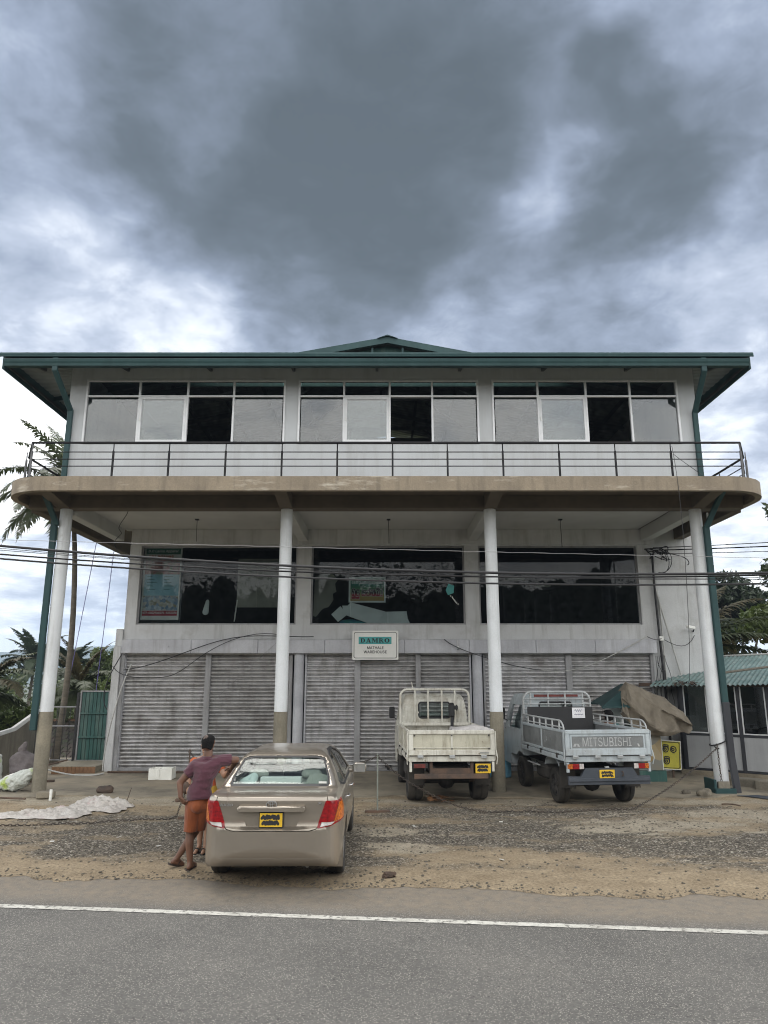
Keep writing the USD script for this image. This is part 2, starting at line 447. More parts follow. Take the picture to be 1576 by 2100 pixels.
mat('roof_underside', (.21, .23, .215), (.15, .165, .155), 1.0, .6, fine=.05)
mat('aluminium_white', (.72, .73, .74), (.62, .63, .64), 2.0, .4, .1, fine=.03)
mat('aluminium_dark', (.030, .032, .038), None, 2.0, .45, fine=.05)
mat('panel_grey', (.40, .41, .42), (.33, .34, .35), .8, .45, fine=.03, extra=streaks((.2, .2, .2), .4, 1.2))
mat('rail_black', (.012, .012, .015), (.02, .019, .019), 3.0, .6, fine=.1, spec=.2)
mat('rail_worn', (.12, .12, .125), (.07, .07, .075), 3.0, .5, .2, fine=.1)
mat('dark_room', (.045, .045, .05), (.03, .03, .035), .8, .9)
mat('room_wall', (.30, .295, .28), (.24, .235, .22), .8, .9)
mat('truss_dark', (.05, .055, .055), None, 2.0, .6)
mat('board_pale', (.66, .72, .69), (.56, .62, .60), 1.5, .7, fine=.03)
mat('curtain_dull', (.30, .30, .25), (.21, .21, .18), 1.2, .9)
mat('black_rubber', (.017, .016, .015), (.045, .039, .031), 3.0, .8, bump=.003, bscale=50, fine=.15)
mat('black_plastic', (.02, .02, .021), None, 3.0, .5, fine=.1)
mat('cable_black', (.018, .018, .02), None, 2.0, .6)
mat('cable_purple', (.16, .14, .42), None, 2.0, .6)
mat('pvc_grey', (.46, .46, .44), (.36, .36, .34), 2.0, .6)
mat('white_gloss', (.74, .74, .72), (.68, .68, .66), 2.0, .4, fine=.02)
mat('sign_white', (.76, .76, .72), (.68, .68, .645), 2.0, .4, fine=.02, extra=spots((.42, .38, .3), .5, 3.0, .68, .76))
mat('sign_teal', (.065, .34, .33), None, 2.0, .45, fine=.03)
mat('ink_black', (.015, .015, .017), None, 2.0, .5, fine=.02)
glass('window_glass', (.76, .79, .79), 2.4)
glass('dark_glass', (.74, .77, .78), .4)
glass('shed_glass', (.55, .58, .58), 1.2)
glass('car_glass', (.84, .89, .875), .5)
# ---------------------------------------------------------------- ground, road, yard
def road_y(x):
    return 8.19 - 0.108 * x

def asphalt():
    n = {'g': ('geometry', {}), 'n1': ('noise_texture', {'scale': 0.8, 'detail': 8.0, 'roughness': .6}), 'n2': ('noise_texture', {'scale': 48.0, 'detail': 5.0, 'roughness': 0.8}),
         'v': ('voronoi_texture', {'scale': 92.0}), 'v2': ('voronoi_texture', {'scale': 17.0}), 'sv2': ('separate_color', {}), 'pk2': ('math', {'math_type': 'greater_than', 'value2': .72}), 'in2': ('math', {'math_type': 'less_than', 'value2': .17}), 'pm2': ('math', {'math_type': 'multiply'}), 'ps2': ('math', {'math_type': 'multiply', 'value2': .7}), 'mx2': ('mix', {'color2': (.03, .028, .026)}), 'n3': ('noise_texture', {'scale': 9.0, 'detail': 4.0}),
         'r1': ('rgb_ramp', {'ramp': [(0.25, (.086, .083, .077)), (.5, (.112, .108, .10)), (0.75, (.140, .133, .121))]}),
         'r2': ('map_range', {'from_min': .3, 'from_max': .75, 'to_min': .55, 'to_max': 1.5}), 'c': ('combine_xyz', {}), 'm': ('mix', {'mix_type': 'multiply', 'fac': 1.0}),
         'rv': ('map_range', {'from_min': 0.0, 'from_max': 1.0, 'to_min': 0.0, 'to_max': 1.0}), 'sv': ('separate_color', {}), 'pk': ('math', {'math_type': 'greater_than', 'value2': .78}),
         'in': ('math', {'math_type': 'less_than', 'value2': .42}), 'pm': ('math', {'math_type': 'multiply'}), 'ps': ('math', {'math_type': 'multiply', 'value2': .8}),
         'mx': ('mix', {'color2': (.40, .38, .33)}),
         # dust brought from the yard lies on the strip outside the edge line
         's': ('separate_xyz', {}), 'e1': ('math', {'math_type': 'multiply_add', 'value2': .108}), 'dm': ('map_range', {'range_type': 'smoothstep', 'from_min': 8.12, 'from_max': 8.75, 'to_max': .85}),
         'dn': ('map_range', {'from_min': .3, 'from_max': .65, 'to_min': .45, 'to_max': 1.0}), 'dd': ('math', {'math_type': 'multiply'}), 'dx': ('mix', {'color2': (.225, .188, .142)}),
         'b': ('bump', {'strength': .7, 'distance': .006}), 'p': ('principled_bsdf', {'roughness': .82, 'specular_ior_level': .35})}
    l = [('g.position', k + '.vector') for k in ('n1', 'n2', 'v', 'v2', 'n3')] + [('v2.color', 'sv2.color'), ('sv2.r', 'pk2.value1'), ('v2.distance', 'in2.value1'), ('pk2.value', 'pm2.value1'), ('in2.value', 'pm2.value2'), ('pm2.value', 'ps2.value1'), ('ps2.value', 'mx2.fac'), ('n1.fac', 'r1.fac'), ('n2.fac', 'r2.value'), ('r2.result', 'c.x'), ('r2.result', 'c.y'), ('r2.result', 'c.z'),
         ('r1.color', 'm.color1'), ('c.vector', 'm.color2'), ('v.color', 'sv.color'), ('sv.r', 'pk.value1'), ('v.distance', 'in.value1'), ('pk.value', 'pm.value1'), ('in.value', 'pm.value2'), ('pm.value', 'ps.value1'), ('ps.value', 'mx.fac'), ('m.color', 'mx.color1'),
         ('g.position', 's.vector'), ('s.x', 'e1.value1'), ('s.y', 'e1.value3'), ('e1.value', 'dm.value'), ('n3.fac', 'dn.value'), ('dm.result', 'dd.value1'), ('dn.result', 'dd.value2'), ('dd.value', 'dx.fac'),
         ('mx.color', 'mx2.color1'), ('mx2.color', 'dx.color1'), ('dx.color', 'p.base_color'), ('n2.fac', 'b.height'), ('b.normal', 'p.normal')]
    M['asphalt'] = usdkit.material(stage, '/World/Looks/asphalt', n, l, surface='p.BSDF')
asphalt()

def yard_material():
    n = {'g': ('geometry', {}), 'a': ('attribute', {'attribute': 'zones'}), 's': ('separate_color', {}),
         'n1': ('noise_texture', {'scale': 2.2, 'detail': 6.0, 'roughness': .65}), 'n2': ('noise_texture', {'scale': 26.0, 'detail': 7.0, 'roughness': .8}), 'v': ('voronoi_texture', {'scale': 44.0}), 'sv': ('separate_color', {}),
         'dirt': ('rgb_ramp', {'ramp': [(.3, (.20, .155, .102)), (.7, (.31, .25, .17))]}),
         'grv': ('rgb_ramp', {'ramp': [(0, (.035, .031, .026)), (.4, (.085, .075, .06)), (.75, (.155, .135, .106)), (.9, (.26, .23, .19)), (1, (.46, .43, .37))]}),
         'con': ('rgb_ramp', {'ramp': [(.3, (.25, .215, .16)), (.7, (.36, .32, .25))]}),
         'k1': ('math', {'math_type': 'multiply_add', 'value2': .7, 'value3': -.35}), 'k2': ('math', {'math_type': 'add'}), 'k3': ('map_range', {'range_type': 'smoothstep', 'from_min': .15, 'from_max': .75}),
         'q1': ('math', {'math_type': 'multiply_add', 'value2': .6, 'value3': -.3}), 'q2': ('math', {'math_type': 'add'}), 'q3': ('map_range', {'range_type': 'smoothstep', 'from_min': .25, 'from_max': .75}),
         'm1': ('mix', {}), 'm2': ('mix', {}),
         'r2': ('map_range', {'from_min': .3, 'from_max': .7, 'to_min': .45, 'to_max': 1.55}), 'c': ('combine_xyz', {}), 'm': ('mix', {'mix_type': 'multiply', 'fac': 1.0}),
         'b': ('bump', {'strength': .8, 'distance': .012}), 'p': ('principled_bsdf', {'roughness': .92, 'specular_ior_level': .2})}
    l = [('g.position', k + '.vector') for k in ('n1', 'n2', 'v')] + [('a.color', 's.color'), ('v.color', 'sv.color'), ('n1.fac', 'dirt.fac'), ('sv.r', 'grv.fac'), ('n1.fac', 'con.fac'),
         ('n2.fac', 'k1.value1'), ('k1.value', 'k2.value1'), ('s.r', 'k2.value2'), ('k2.value', 'k3.value'), ('k3.result', 'm1.fac'), ('dirt.color', 'm1.color1'), ('grv.color', 'm1.color2'),
         ('n2.fac', 'q1.value1'), ('q1.value', 'q2.value1'), ('s.g', 'q2.value2'), ('q2.value', 'q3.value'), ('q3.result', 'm2.fac'), ('m1.color', 'm2.color1'), ('con.color', 'm2.color2'),
         ('n2.fac', 'r2.value'), ('r2.result', 'c.x'), ('r2.result', 'c.y'), ('r2.result', 'c.z'), ('m2.color', 'm.color1'), ('c.vector', 'm.color2'), ('m.color', 'p.base_color'), ('n2.fac', 'b.height'), ('b.normal', 'p.normal')]
    M['yard_ground'] = usdkit.material(stage, '/World/Looks/yard_ground', n, l, surface='p.BSDF')
yard_material()
mat('far_ground', (.07, .085, .035), (.10, .095, .05), .15, .95, fine=.2, bscale=3)
mat('edge_paint', (.56, .55, .50), (.44, .43, .385), 4.0, .7, fine=.14, bscale=70, extra=both(spots((.15, .145, .13), .9, 18.0, .53, .60), spots((.25, .23, .2), .5, 3.0, .5, .7)))

def terrain(u, w):
    x = (u - .5); y = w
    X = np.sign(x) * (np.abs(x) * 2) ** 2.4 * 1800
    Y = -60 + y ** 2.6 * 2600
    r = np.maximum(Y - 23, 0)
    side = np.maximum(np.abs(X) - 12, 0)
    z = -0.05 - np.clip(r / 12, 0, 1) * 2.6 - np.clip((Y - 60) / 200, 0, 1) * 4
    z -= np.clip((side - 1) / 10, 0, 1) * np.clip((Y - 19) / 3, 0, 1) * 1.4
    return np.stack([X, Y, z], 1)
S('ground', grid(160, 130, terrain), 'far_ground', True)

EDGE = lambda x: 9.44 - .112 * x + .09 * math.sin(x * 1.9) + .06 * math.sin(x * 5.3 + 1)
xs = np.linspace(-45, 45, 361)
v = np.array([[x, road_y(x) - 6.9, -0.012] for x in xs] + [[x, EDGE(x), -0.012] for x in xs])
k = len(xs)
f = np.array([[i, i + 1, k + i + 1, k + i] for i in range(k - 1)])
S('road', (v, f), 'asphalt')
jit = meshkit.fbm(np.stack([xs * 9, xs * 0, xs * 0], 1), 3)
xf = np.linspace(-20, 20, 1201)
j1 = (meshkit.fbm(np.stack([xf * 14, 0 * xf, 0 * xf], 1), 3, 1) - .5) * .022
j2 = (meshkit.fbm(np.stack([xf * 14, 0 * xf + 9, 0 * xf], 1), 3, 2) - .5) * .022
yl = np.array([road_y(x) for x in xf])
v = np.vstack([np.stack([xf, yl - .055 + j1, 0 * xf - .007], 1), np.stack([xf, yl + .055 + j2, 0 * xf - .007], 1)])
k = len(xf)
S('road_edge_line', (v, np.array([[i, i + 1, k + i + 1, k + i] for i in range(k - 1)])), 'edge_paint')

def EDGE_(X):
    X = np.asarray(X, float)
    return 9.33 - .112 * X + .10 * np.sin(X * 1.9) + .06 * np.sin(X * 5.3 + 1) + (meshkit.fbm(np.stack([X * 6, 0 * X, 0 * X], -1), 4, 3) - .5) * .22
# the yard: an uneven sheet of dirt, broken asphalt, gravel and thin concrete
NX, NY = 560, 190
YX0, YX1, YY1 = -15.0, 13.5, 16.3
def yard_fn(u, w):
    X = YX0 + u * (YX1 - YX0)
    e = EDGE_(X)
    Y = e + w ** 1.15 * (YY1 - e)
    p = np.stack([X, Y, 0 * X], 1)
    z = (meshkit.fbm(p * 1.1, 3, 3) - .5) * .05 + (meshkit.fbm(p * 6, 3, 5) - .5) * .03
    z = z * np.clip(w * 9, 0.0, 1) * np.clip((1 - w) * 6, 0, 1) + .004 - .013 * np.clip(1 - w * 14, 0, 1)
    return np.stack([X, Y, z], 1)
yv, yf = grid(NX, NY, yard_fn)
X, Y = yv[:, 0], yv[:, 1]
def blob(cx, cy, rx, ry):
    p = np.stack([X, Y, 0 * X], 1)
    d = np.hypot((X - cx) / rx, (Y - cy) / ry) + (meshkit.fbm(p * 1.6, 4, 17) - .5) * .9
    return np.clip(1.5 - d, 0, 1)
fb = meshkit.fbm(np.stack([X * .55, Y * 1.3, 0 * X], 1), 4, 21)
fb2 = meshkit.fbm(np.stack([X * 1.2, Y * 3.0, 0 * X + 4], 1), 4, 33)
grav = np.maximum.reduce([blob(2.2, 12.6, 3.2, 1.7), blob(5.4, 11.3, 2.8, 1.3), blob(-1.4, 11.6, 2.6, 1.9), blob(-4.2, 12.9, 2.8, 1.1), blob(-3.4, 11.2, 2.6, 1.0), blob(-6.0, 12.0, 2.4, .7), blob(3.4, 14.2, 3.5, .8), blob(8, 12, 2, 2)])
grav = grav * (.55 + .9 * (fb2 - .25)) 
grav = np.clip(grav + (fb - .5) * .7 - .55 * np.clip((10.35 - .112 * X - Y) / .6, 0, 1) - .25 * (X < -5), 0, 1)
con = np.maximum.reduce([blob(4.6, 13.0, 1.5, .7), blob(.05, 12.5, .5, .35), blob(0.25, 11.4, .5, .35) , blob(3.2, 15.3, 5, .35), blob(-5.5, 15.6, 3, .6), blob(6.7, 13.8, 1.6, .6)])
fb3 = meshkit.fbm(np.stack([X * 2.2, Y * 8.5, 0 * X + 2], 1), 4, 41)
con = np.clip(con * (.35 + 1.5 * (fb3 - .15)) - (fb2 - .5) * .5 + .5 * (grav > .45) * np.clip((fb3 - .60) * 7, 0, 1) * (X > -2.5), 0, 1)
grav = np.clip(grav + (fb3 - .5) * .5 * (grav > .1), 0, 1)
yard = S('yard', (yv, yf), 'yard_ground', True)
pv = UsdGeom.PrimvarsAPI(stage.GetPrimAtPath(yard)).CreatePrimvar('zones', Sdf.ValueTypeNames.Color3fArray, 'vertex')
pv.Set(Vt.Vec3fArray.FromNumpy(np.stack([grav, con, 0 * con], 1).astype(np.float32)))

def yard_z(x, y):
    e = float(EDGE_(np.array([x]))[0])
    w = min(max((y - e) / (YY1 - e), 0), 1) ** (1 / 1.15)
    return float(yard_fn(np.array([(x - YX0) / (YX1 - YX0)]), np.array([w]))[0, 2])

# loose stones and chippings
ico = trimesh.creation.icosphere(0, 1.0)
def zone_at(x, y):
    e = EDGE_(x)
    w = np.clip((y - e) / (YY1 - e), 0, 1) ** (1 / 1.15)
    i = np.clip(((x - YX0) / (YX1 - YX0) * (NX - 1)).round().astype(int), 0, NX - 1) * NY + np.clip((w * (NY - 1)).round().astype(int), 0, NY - 1)
    return grav[i]
def yard_zs(x, y):
    e = EDGE_(x)
    w = np.clip((y - e) / (YY1 - e), 0, 1) ** (1 / 1.15)
    return yard_fn((x - YX0) / (YX1 - YX0), w)[:, 2]
def stones(n, seed, size, where):
    r = np.random.default_rng(seed)
    x, y = where(r, n)
    n = len(x)
    s = size[0] + (size[1] - size[0]) * r.random(n) ** 2.5
    sc = s[:, None] * (.6 + .6 * r.random((n, 3))); sc[:, 2] *= .6
    base = np.array(ico.vertices); bf = np.array(ico.faces)
    vv = base[None] * sc[:, None] * (0.8 + .4 * r.random((n, 12, 1)))
    a = r.random(n) * 6.28
    c, q = np.cos(a)[:, None], np.sin(a)[:, None]
    vv = np.stack([vv[..., 0] * c - vv[..., 1] * q, vv[..., 0] * q + vv[..., 1] * c, vv[..., 2]], -1)
    vv += np.stack([x, y, yard_zs(x, y) + s * .12], 1)[:, None]
    return vv.reshape(-1, 3), (bf[None] + 12 * np.arange(n)[:, None, None]).reshape(-1, 3)
mat('stone_grey', (.225, .195, .15), (.145, .127, .10), 12.0, .9, fine=.2, island=.45)
mat('stone_pale', (.33, .30, .25), (.22, .195, .155), 12.0, .9, fine=.2, island=.35)
def w_any(r, n):
    x = -9 + 17 * r.random(n)
    y = 9.5 - .112 * x + 6.2 * r.random(n) ** 1.5
    k = (y < 15.6) & (r.random(n) < .07 + .93 * zone_at(x, y))
    return x[k], y[k]
def w_edge(r, n):
    x = -6 + 11 * r.random(n)
    return x, EDGE_(x) + .02 + .3 * r.random(n) ** 2
S('gravel', stones(20000, 5, (.006, .028), w_any), 'stone_grey', kind='stuff')
S('pale_chippings', stones(5000, 6, (.006, .022), w_any), 'stone_pale', kind='stuff')
S('roadside_crumbs', stones(900, 8, (.006, .026), w_edge), 'stone_grey', kind='stuff')

# the concrete floor under the overhang, with an uneven front edge
pts = [(x, 15.75 + .18 * math.sin(x * .9 + 1) + .12 * math.sin(x * 2.7) + .04 * math.sin(x * 9)) for x in np.linspace(-7.9, 8.6, 120)]
S('concrete_apron', MB().prism(pts + [(8.6, 20.6), (-7.9, 20.6)], 'z', -.2, .03), 'concrete')
pts2 = [(-16, 15.9), (-7.9, 15.9), (-7.9, 23.5), (-16, 23.5)]
S('side_yard', MB().prism(pts2, 'z', -.25, .005), 'concrete')
S('right_forecourt', MB().prism([(8.6, 15.9), (16, 15.9), (16, 23.5), (8.6, 23.5)], 'z', -.25, .012), 'concrete')

# ---------------------------------------------------------------- the warehouse
B = T('warehouse_building', 'three-storey white warehouse with grey roller shutters, brown balcony slab and green roof', 'building', (0, 20, 0))
FY = 20.0                                    # plane of the ground and first-floor facade
CX = (-7.45, -2.28, 2.48, 7.30)              # centre lines of the columns
CY = 16.5
# columns: white above, bare cement below
for i, x in enumerate(CX):
    a = P(B, 'column', lathe([(.145, 1.69), (.142, 4.0), (.138, 6.3)], 40, at=(x, CY, 0)), 'column_white', True)
    if i < 3:
        P(a, 'bare_base', lathe([(.150, -.3), (.150, 1.2), (.149, 1.66), (.146, 1.688)], 40, at=(x, CY, 0)), 'column_cement', True)
    else:
        P(a, 'painted_base', lathe([(.149, -.3), (.149, 1.4), (.146, 1.688)], 40, at=(x, CY, 0)), 'column_white', True)

def rounded(x0, x1, y0, y1, r, n=14):
    """A plan with its two front corners rounded."""
    p = []
    for k in range(n + 1):
        a = math.pi + math.pi / 2 * k / n
        p.append((x0 + r + r * math.cos(a), y0 + r + r * math.sin(a)))
    for k in range(n + 1):
        a = 1.5 * math.pi + math.pi / 2 * k / n
        p.append((x1 - r + r * math.cos(a), y0 + r + r * math.sin(a)))
    return p + [(x1, y1), (x0, y1)]
SX0, SX1, SY0 = -8.52, 8.62, 15.1
outer = Polygon(rounded(SX0, SX1, SY0, 26, 1.15))
inner = outer.buffer(-.14)
inner = unary_union([inner, sbox(SX0 + .14, 20, SX1 - .14, 27)])
slab = T.__call__ if False else None
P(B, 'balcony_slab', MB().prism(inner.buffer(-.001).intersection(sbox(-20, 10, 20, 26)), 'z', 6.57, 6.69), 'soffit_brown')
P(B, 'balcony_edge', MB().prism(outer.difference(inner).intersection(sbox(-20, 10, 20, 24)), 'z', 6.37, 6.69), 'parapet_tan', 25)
# beam along the column line, brackets out to the balcony edge, and beams back to the facade
m = MB()
m.box((SX0 + .25, CY - .17, 6.262), (SX1 - .25, CY + .17, 6.569), .012)
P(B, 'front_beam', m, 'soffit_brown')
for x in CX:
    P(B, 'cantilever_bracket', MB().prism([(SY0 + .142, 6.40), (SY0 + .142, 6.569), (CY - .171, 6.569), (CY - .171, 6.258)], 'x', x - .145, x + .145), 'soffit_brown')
for k, x in enumerate((CX[0] , CX[1], CX[2], CX[3] + .05)):
    P(B, 'ceiling_beam', MB().box((x - .13, CY + .171, 6.17), (x + .13, FY - .003, 6.52), .01), 'ceiling_white')
for x0, x1 in ((SX0 + .142, SX0 + .40), (SX1 - .40, SX1 - .142)):
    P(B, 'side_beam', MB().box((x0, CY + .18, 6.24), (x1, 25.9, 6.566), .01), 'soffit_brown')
for k in range(3):
    P(B, 'ceiling', MB().box((CX[k] + .132, CY + .172, 6.50), (CX[k + 1] - .132, FY + .2, 6.565)), 'ceiling_white')
P(B, 'back_beam', MB().box((-7.1, FY - .06, 6.06), (7.62, FY + .24, 6.499), .01), 'wall_plaster')

# first-floor wall with three large openings
WIN1 = [(-6.82, -2.43), (-2.03, 2.25), (2.64, 7.10)]
wz0, wz1 = 3.84, 6.04
wall = sbox(-7.13, 3.03, 7.60, 6.062)
for a, b in WIN1:
    wall = wall.difference(sbox(a, wz0, b, wz1))
P(B, 'first_floor_wall', MB().prism(wall, 'y', FY, FY + .24), 'wall_plaster')
m = MB()
m.box((-7.34, FY - .10, -.1), (-7.135, FY + .2, 3.25), .012)
m.box((-7.33, FY - .04, 3.252), (-7.135, FY + .2, 3.72), .012)
P(B, 'corner_pier', m, 'wall_plaster')
P(B, 'corner_pier', MB().box((-7.132, FY - .06, -.1), (-7.02, FY + .2, 3.03), .01), 'steel_grey')
m = MB()
m.box((7.31, FY - .02, -.1), (7.62, FY + .24, 3.03), .01)
P(B, 'corner_pier', m, 'wall_plaster')
P(B, 'side_wall', MB().box((-7.15, FY + .241, -.4), (-6.95, 26, 6.5)), 'wall_plaster')
P(B, 'side_wall', MB().box((7.62, FY + .10, -.4), (9.25, FY + .35, 6.56)), 'wall_plaster')
# windows of the first floor
for k, (a, b) in enumerate(WIN1):
    m = MB()
    t = .045
    for lo, hi in (((a, wz0), (b, wz0 + t)), ((a, wz1 - t), (b, wz1)), ((a, wz0 + t + .001), (a + t, wz1 - t - .001)), ((b - t, wz0 + t + .001), (b, wz1 - t - .001))):
        m.box((lo[0], FY + .06, lo[1]), (hi[0], FY + .14, hi[1]), .006)
    w = P(B, 'shop_window', m, 'steel_grey')
    nd = 4
    for q in range(nd):
        x0 = a + t + (b - a - 2 * t) * q / nd
        x1 = a + t + (b - a - 2 * t) * (q + 1) / nd
        P(w, 'pane', MB().box((x0 + .002, FY + .095, wz0 + t), (x1 - .002, FY + .101, wz1 - t)), 'dark_glass')
# the dim room behind
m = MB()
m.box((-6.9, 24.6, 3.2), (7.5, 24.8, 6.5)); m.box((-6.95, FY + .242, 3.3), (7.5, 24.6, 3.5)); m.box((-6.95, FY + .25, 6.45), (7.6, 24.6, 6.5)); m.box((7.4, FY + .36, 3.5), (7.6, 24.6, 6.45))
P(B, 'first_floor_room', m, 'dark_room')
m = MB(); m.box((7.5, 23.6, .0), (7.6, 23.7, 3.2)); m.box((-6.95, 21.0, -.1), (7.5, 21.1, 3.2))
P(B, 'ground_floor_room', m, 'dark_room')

# sheet-metal header box over the shutters
hx = [-7.08, -5.2, -3.4, -1.6, .55, 2.3, 4.1, 5.7, 7.36]
for k in range(len(hx) - 1):
    m = MB()
    m.box((hx[k] + .002, FY - .24, 3.06), (hx[k + 1] - .002, FY + .001, 3.425 + .006 * math.sin(k * 2.1)), .012)
    P(B, 'shutter_housing', m, 'header_metal')

# roller shutters
SHUT = [(-7.0, -4.84), (-4.68, -2.57), (-2.09, -.80), (-.63, .85), (1.0, 2.31), (2.74, 4.92), (5.09, 7.22)]
def slat_profile():
    # a curled slat: two ribs with a hollow between them
    pz = np.linspace(0, 1, 15)
    py = -.016 * np.abs(np.sin(pz * math.pi)) ** .7 
    py = np.where(pz < .62, -.028 * np.sin(np.clip(pz / .62, 0, 1) * math.pi) ** .7, .034 * np.sin((pz - .62) / .38 * math.pi))
    return py, pz
py, pz = slat_profile()
SH = .0985
for si, (a, b) in enumerate(SHUT):
    sm = ('shutter_metal', 'shutter_metal_dull', 'shutter_metal_pale')[(0, 1, 2, 0, 1, 2, 0)[si]]
    sh = P(B, 'roller_shutter', MB().box((a, FY + .09, -.02), (b, FY + .105, 3.1)), sm)
    nz = 31
    for q in range(nz):
        z0 = .055 + q * SH
        dy = R.uniform(-.003, .003) + (R.uniform(-.014, -.006) if R.random() < .06 else 0)
        tl_ = R.uniform(-.0035, .0035)
        pv_ = [(FY + .05 + dy + yy, z0 + zz * SH) for yy, zz in zip(py, pz)]
        nn = len(pv_)
        vv = np.array([[x, yy, zz + (tl_ if x == a else -tl_)] for x in (a, b) for yy, zz in pv_])
        ff = np.array([[i, nn + i, nn + i + 1, i + 1] for i in range(nn - 1)])
        P(sh, 'slat', (vv, ff), sm, 40)
    P(sh, 'bottom_bar', MB().box((a, FY + .0, .03), (b, FY + .058, .10), .008), 'steel_grey')
    P(sh, 'lock', MB().box(((a + b) / 2 - .09, FY - .012, .12), ((a + b) / 2 + .09, FY + .018, .17), .006).box(((a + b) / 2 - .03, FY - .03, .06), ((a + b) / 2 + .03, FY - .001, .115), .006), 'black_plastic')
guides = [(-7.018, -7.0), (-4.84, -4.68), (-2.57, -2.47), (-2.14, -2.09), (-.80, -.63), (.85, 1.0), (2.31, 2.36), (2.68, 2.74), (4.92, 5.09), (7.22, 7.308)]
for a, b in guides:
    P(B, 'shutter_guide', MB().box((a + .002, FY - .05, 0), (b - .002, FY + .10, 3.06), .01), 'steel_grey' if b - a > .06 else 'header_metal')
for x in (-2.30, 2.52):
    P(B, 'round_pier', lathe([(.135, 0), (.135, 3.06)], 32, at=(x, FY - .02, 0)), 'header_metal', True)

# second-floor wall and window bands
UY = 16.6
WIN2 = [(-7.31, -2.41, [-5.99, -4.81, -3.68]), (-2.10, 2.32, [-.98, .14, 1.18]), (2.64, 7.21, [3.77, 4.95, 6.03])]
uz0, ut, uz1 = 7.92, 9.15, 9.58
wall = sbox(-7.70, 6.69, 7.62, 10.0)
for a, b, _ in WIN2:
    wall = wall.difference(sbox(a, uz0, b, uz1))
P(B, 'second_floor_wall', MB().prism(wall, 'y', UY, UY + .2), 'upper_plaster')
P(B, 'side_wall', MB().box((-7.70, UY + .201, 6.69), (-7.5, 26, 10.05)), 'upper_plaster')
P(B, 'side_wall', MB().box((7.42, UY + .201, 6.69), (7.62, 26, 10.05)), 'upper_plaster')
P(B, 'back_wall', MB().box((-7.49, 25.8, 6.69), (7.41, 26, 11.2)), 'room_wall')
for a, b, mids in WIN2:
    t = .05
    m = MB()
    y0, y1 = UY - .02, UY + .07
    m.box((a, y0, uz0), (b, y1, uz0 + t), .006); m.box((a, y0, uz1 - t), (b, y1, uz1), .006)
    m.box((a, y0, uz0 + t + .001), (a + t, y1, uz1 - t - .001), .006); m.box((b - t, y0, uz0 + t + .001), (b, y1, uz1 - t - .001), .006)
    m.box((a + t, y0 + .012, ut - .025), (b - t, y1, ut + .025), .006)
    for x in mids:
        m.box((x - .025, y0 + .008, uz0 + t), (x + .025, y1 - .003, uz1 - t), .006)
    w = P(B, 'upper_window', m, 'aluminium_white')
    e = [a + t] + list(mids) + [b - t]
    for q in range(4):
        x0, x1 = e[q] + .024, e[q + 1] - .024
        P(w, 'pane', MB().box((x0, UY + .02, ut + .025), (x1, UY + .025, uz1 - t)), 'window_glass')
        if q == 2:
            continue                                              # the slid-open leaf
        if q == 1:                                                # two leaves, one behind the other
            fm = MB()
            tt = .055
            for yy in (UY - .012, UY + .03):
                fm.box((x0, yy, uz0 + t + .002), (x0 + tt, yy + .03, ut - .027), .004); fm.box((x1 - tt, yy, uz0 + t + .002), (x1, yy + .03, ut - .027), .004)
                fm.box((x0 + tt, yy, uz0 + t + .002), (x1 - tt, yy + .03, uz0 + t + tt), .004); fm.box((x0 + tt, yy, ut - .027 - tt), (x1 - tt, yy + .03, ut - .027), .004)
            P(w, 'sliding_leaf', fm, 'aluminium_white')
            P(w, 'pane', MB().box((x0 + tt, UY + .003, uz0 + t + tt), (x1 - tt, UY + .008, ut - .027 - tt)), 'window_glass')
            P(w, 'pane', MB().box((x0 + tt, UY + .045, uz0 + t + tt), (x1 - tt, UY + .05, ut - .027 - tt)), 'window_glass')
            P(w, 'handle', MB().box((x0 + .015, UY - .035, 8.5), (x0 + .04, UY - .012, 8.6), .004), 'white_gloss')
        else:
            P(w, 'pane', MB().box((x0, UY + .02, uz0 + t), (x1, UY + .025, ut - .025)), 'window_glass')
# inside the upper floor: trusses under the sheet roof
SL = .195
RZ = lambda x: 9.84 + (8.78 - abs(x - .1)) * SL
m = MB()
for yy in (18.8, 21.2, 23.6):
    for s in (-1, 1):
        m.tube([(.1, yy, RZ(.1) - .22), (.1 + s * 7.5, yy, RZ(.1 + s * 7.5) - .2)], .07, 6)
    m.tube([(-7.4, yy, 9.95), (7.4, yy, 9.95)], .06, 6)
    for x in (-5, -2.5, 0.1, 2.5, 5):
        m.tube([(x, yy, 9.95), (x + (1.2 if x < 0 else -1.2 if x > .2 else 0), yy, RZ(x) - .3)], .04, 6)
P(B, 'roof_truss', m, 'truss_dark')
m = MB()
for x in np.arange(-7, 7.5, 1.15):
    m.box((x - .04, 18.7, RZ(x) - .16), (x + .04, 25.9, RZ(x) - .08))
P(B, 'purlin', m, 'truss_dark')
m = MB(); m.box((-7.49, 16.81, 6.70), (7.41, 25.8, 6.74))
P(B, 'upper_floor', m, 'concrete')

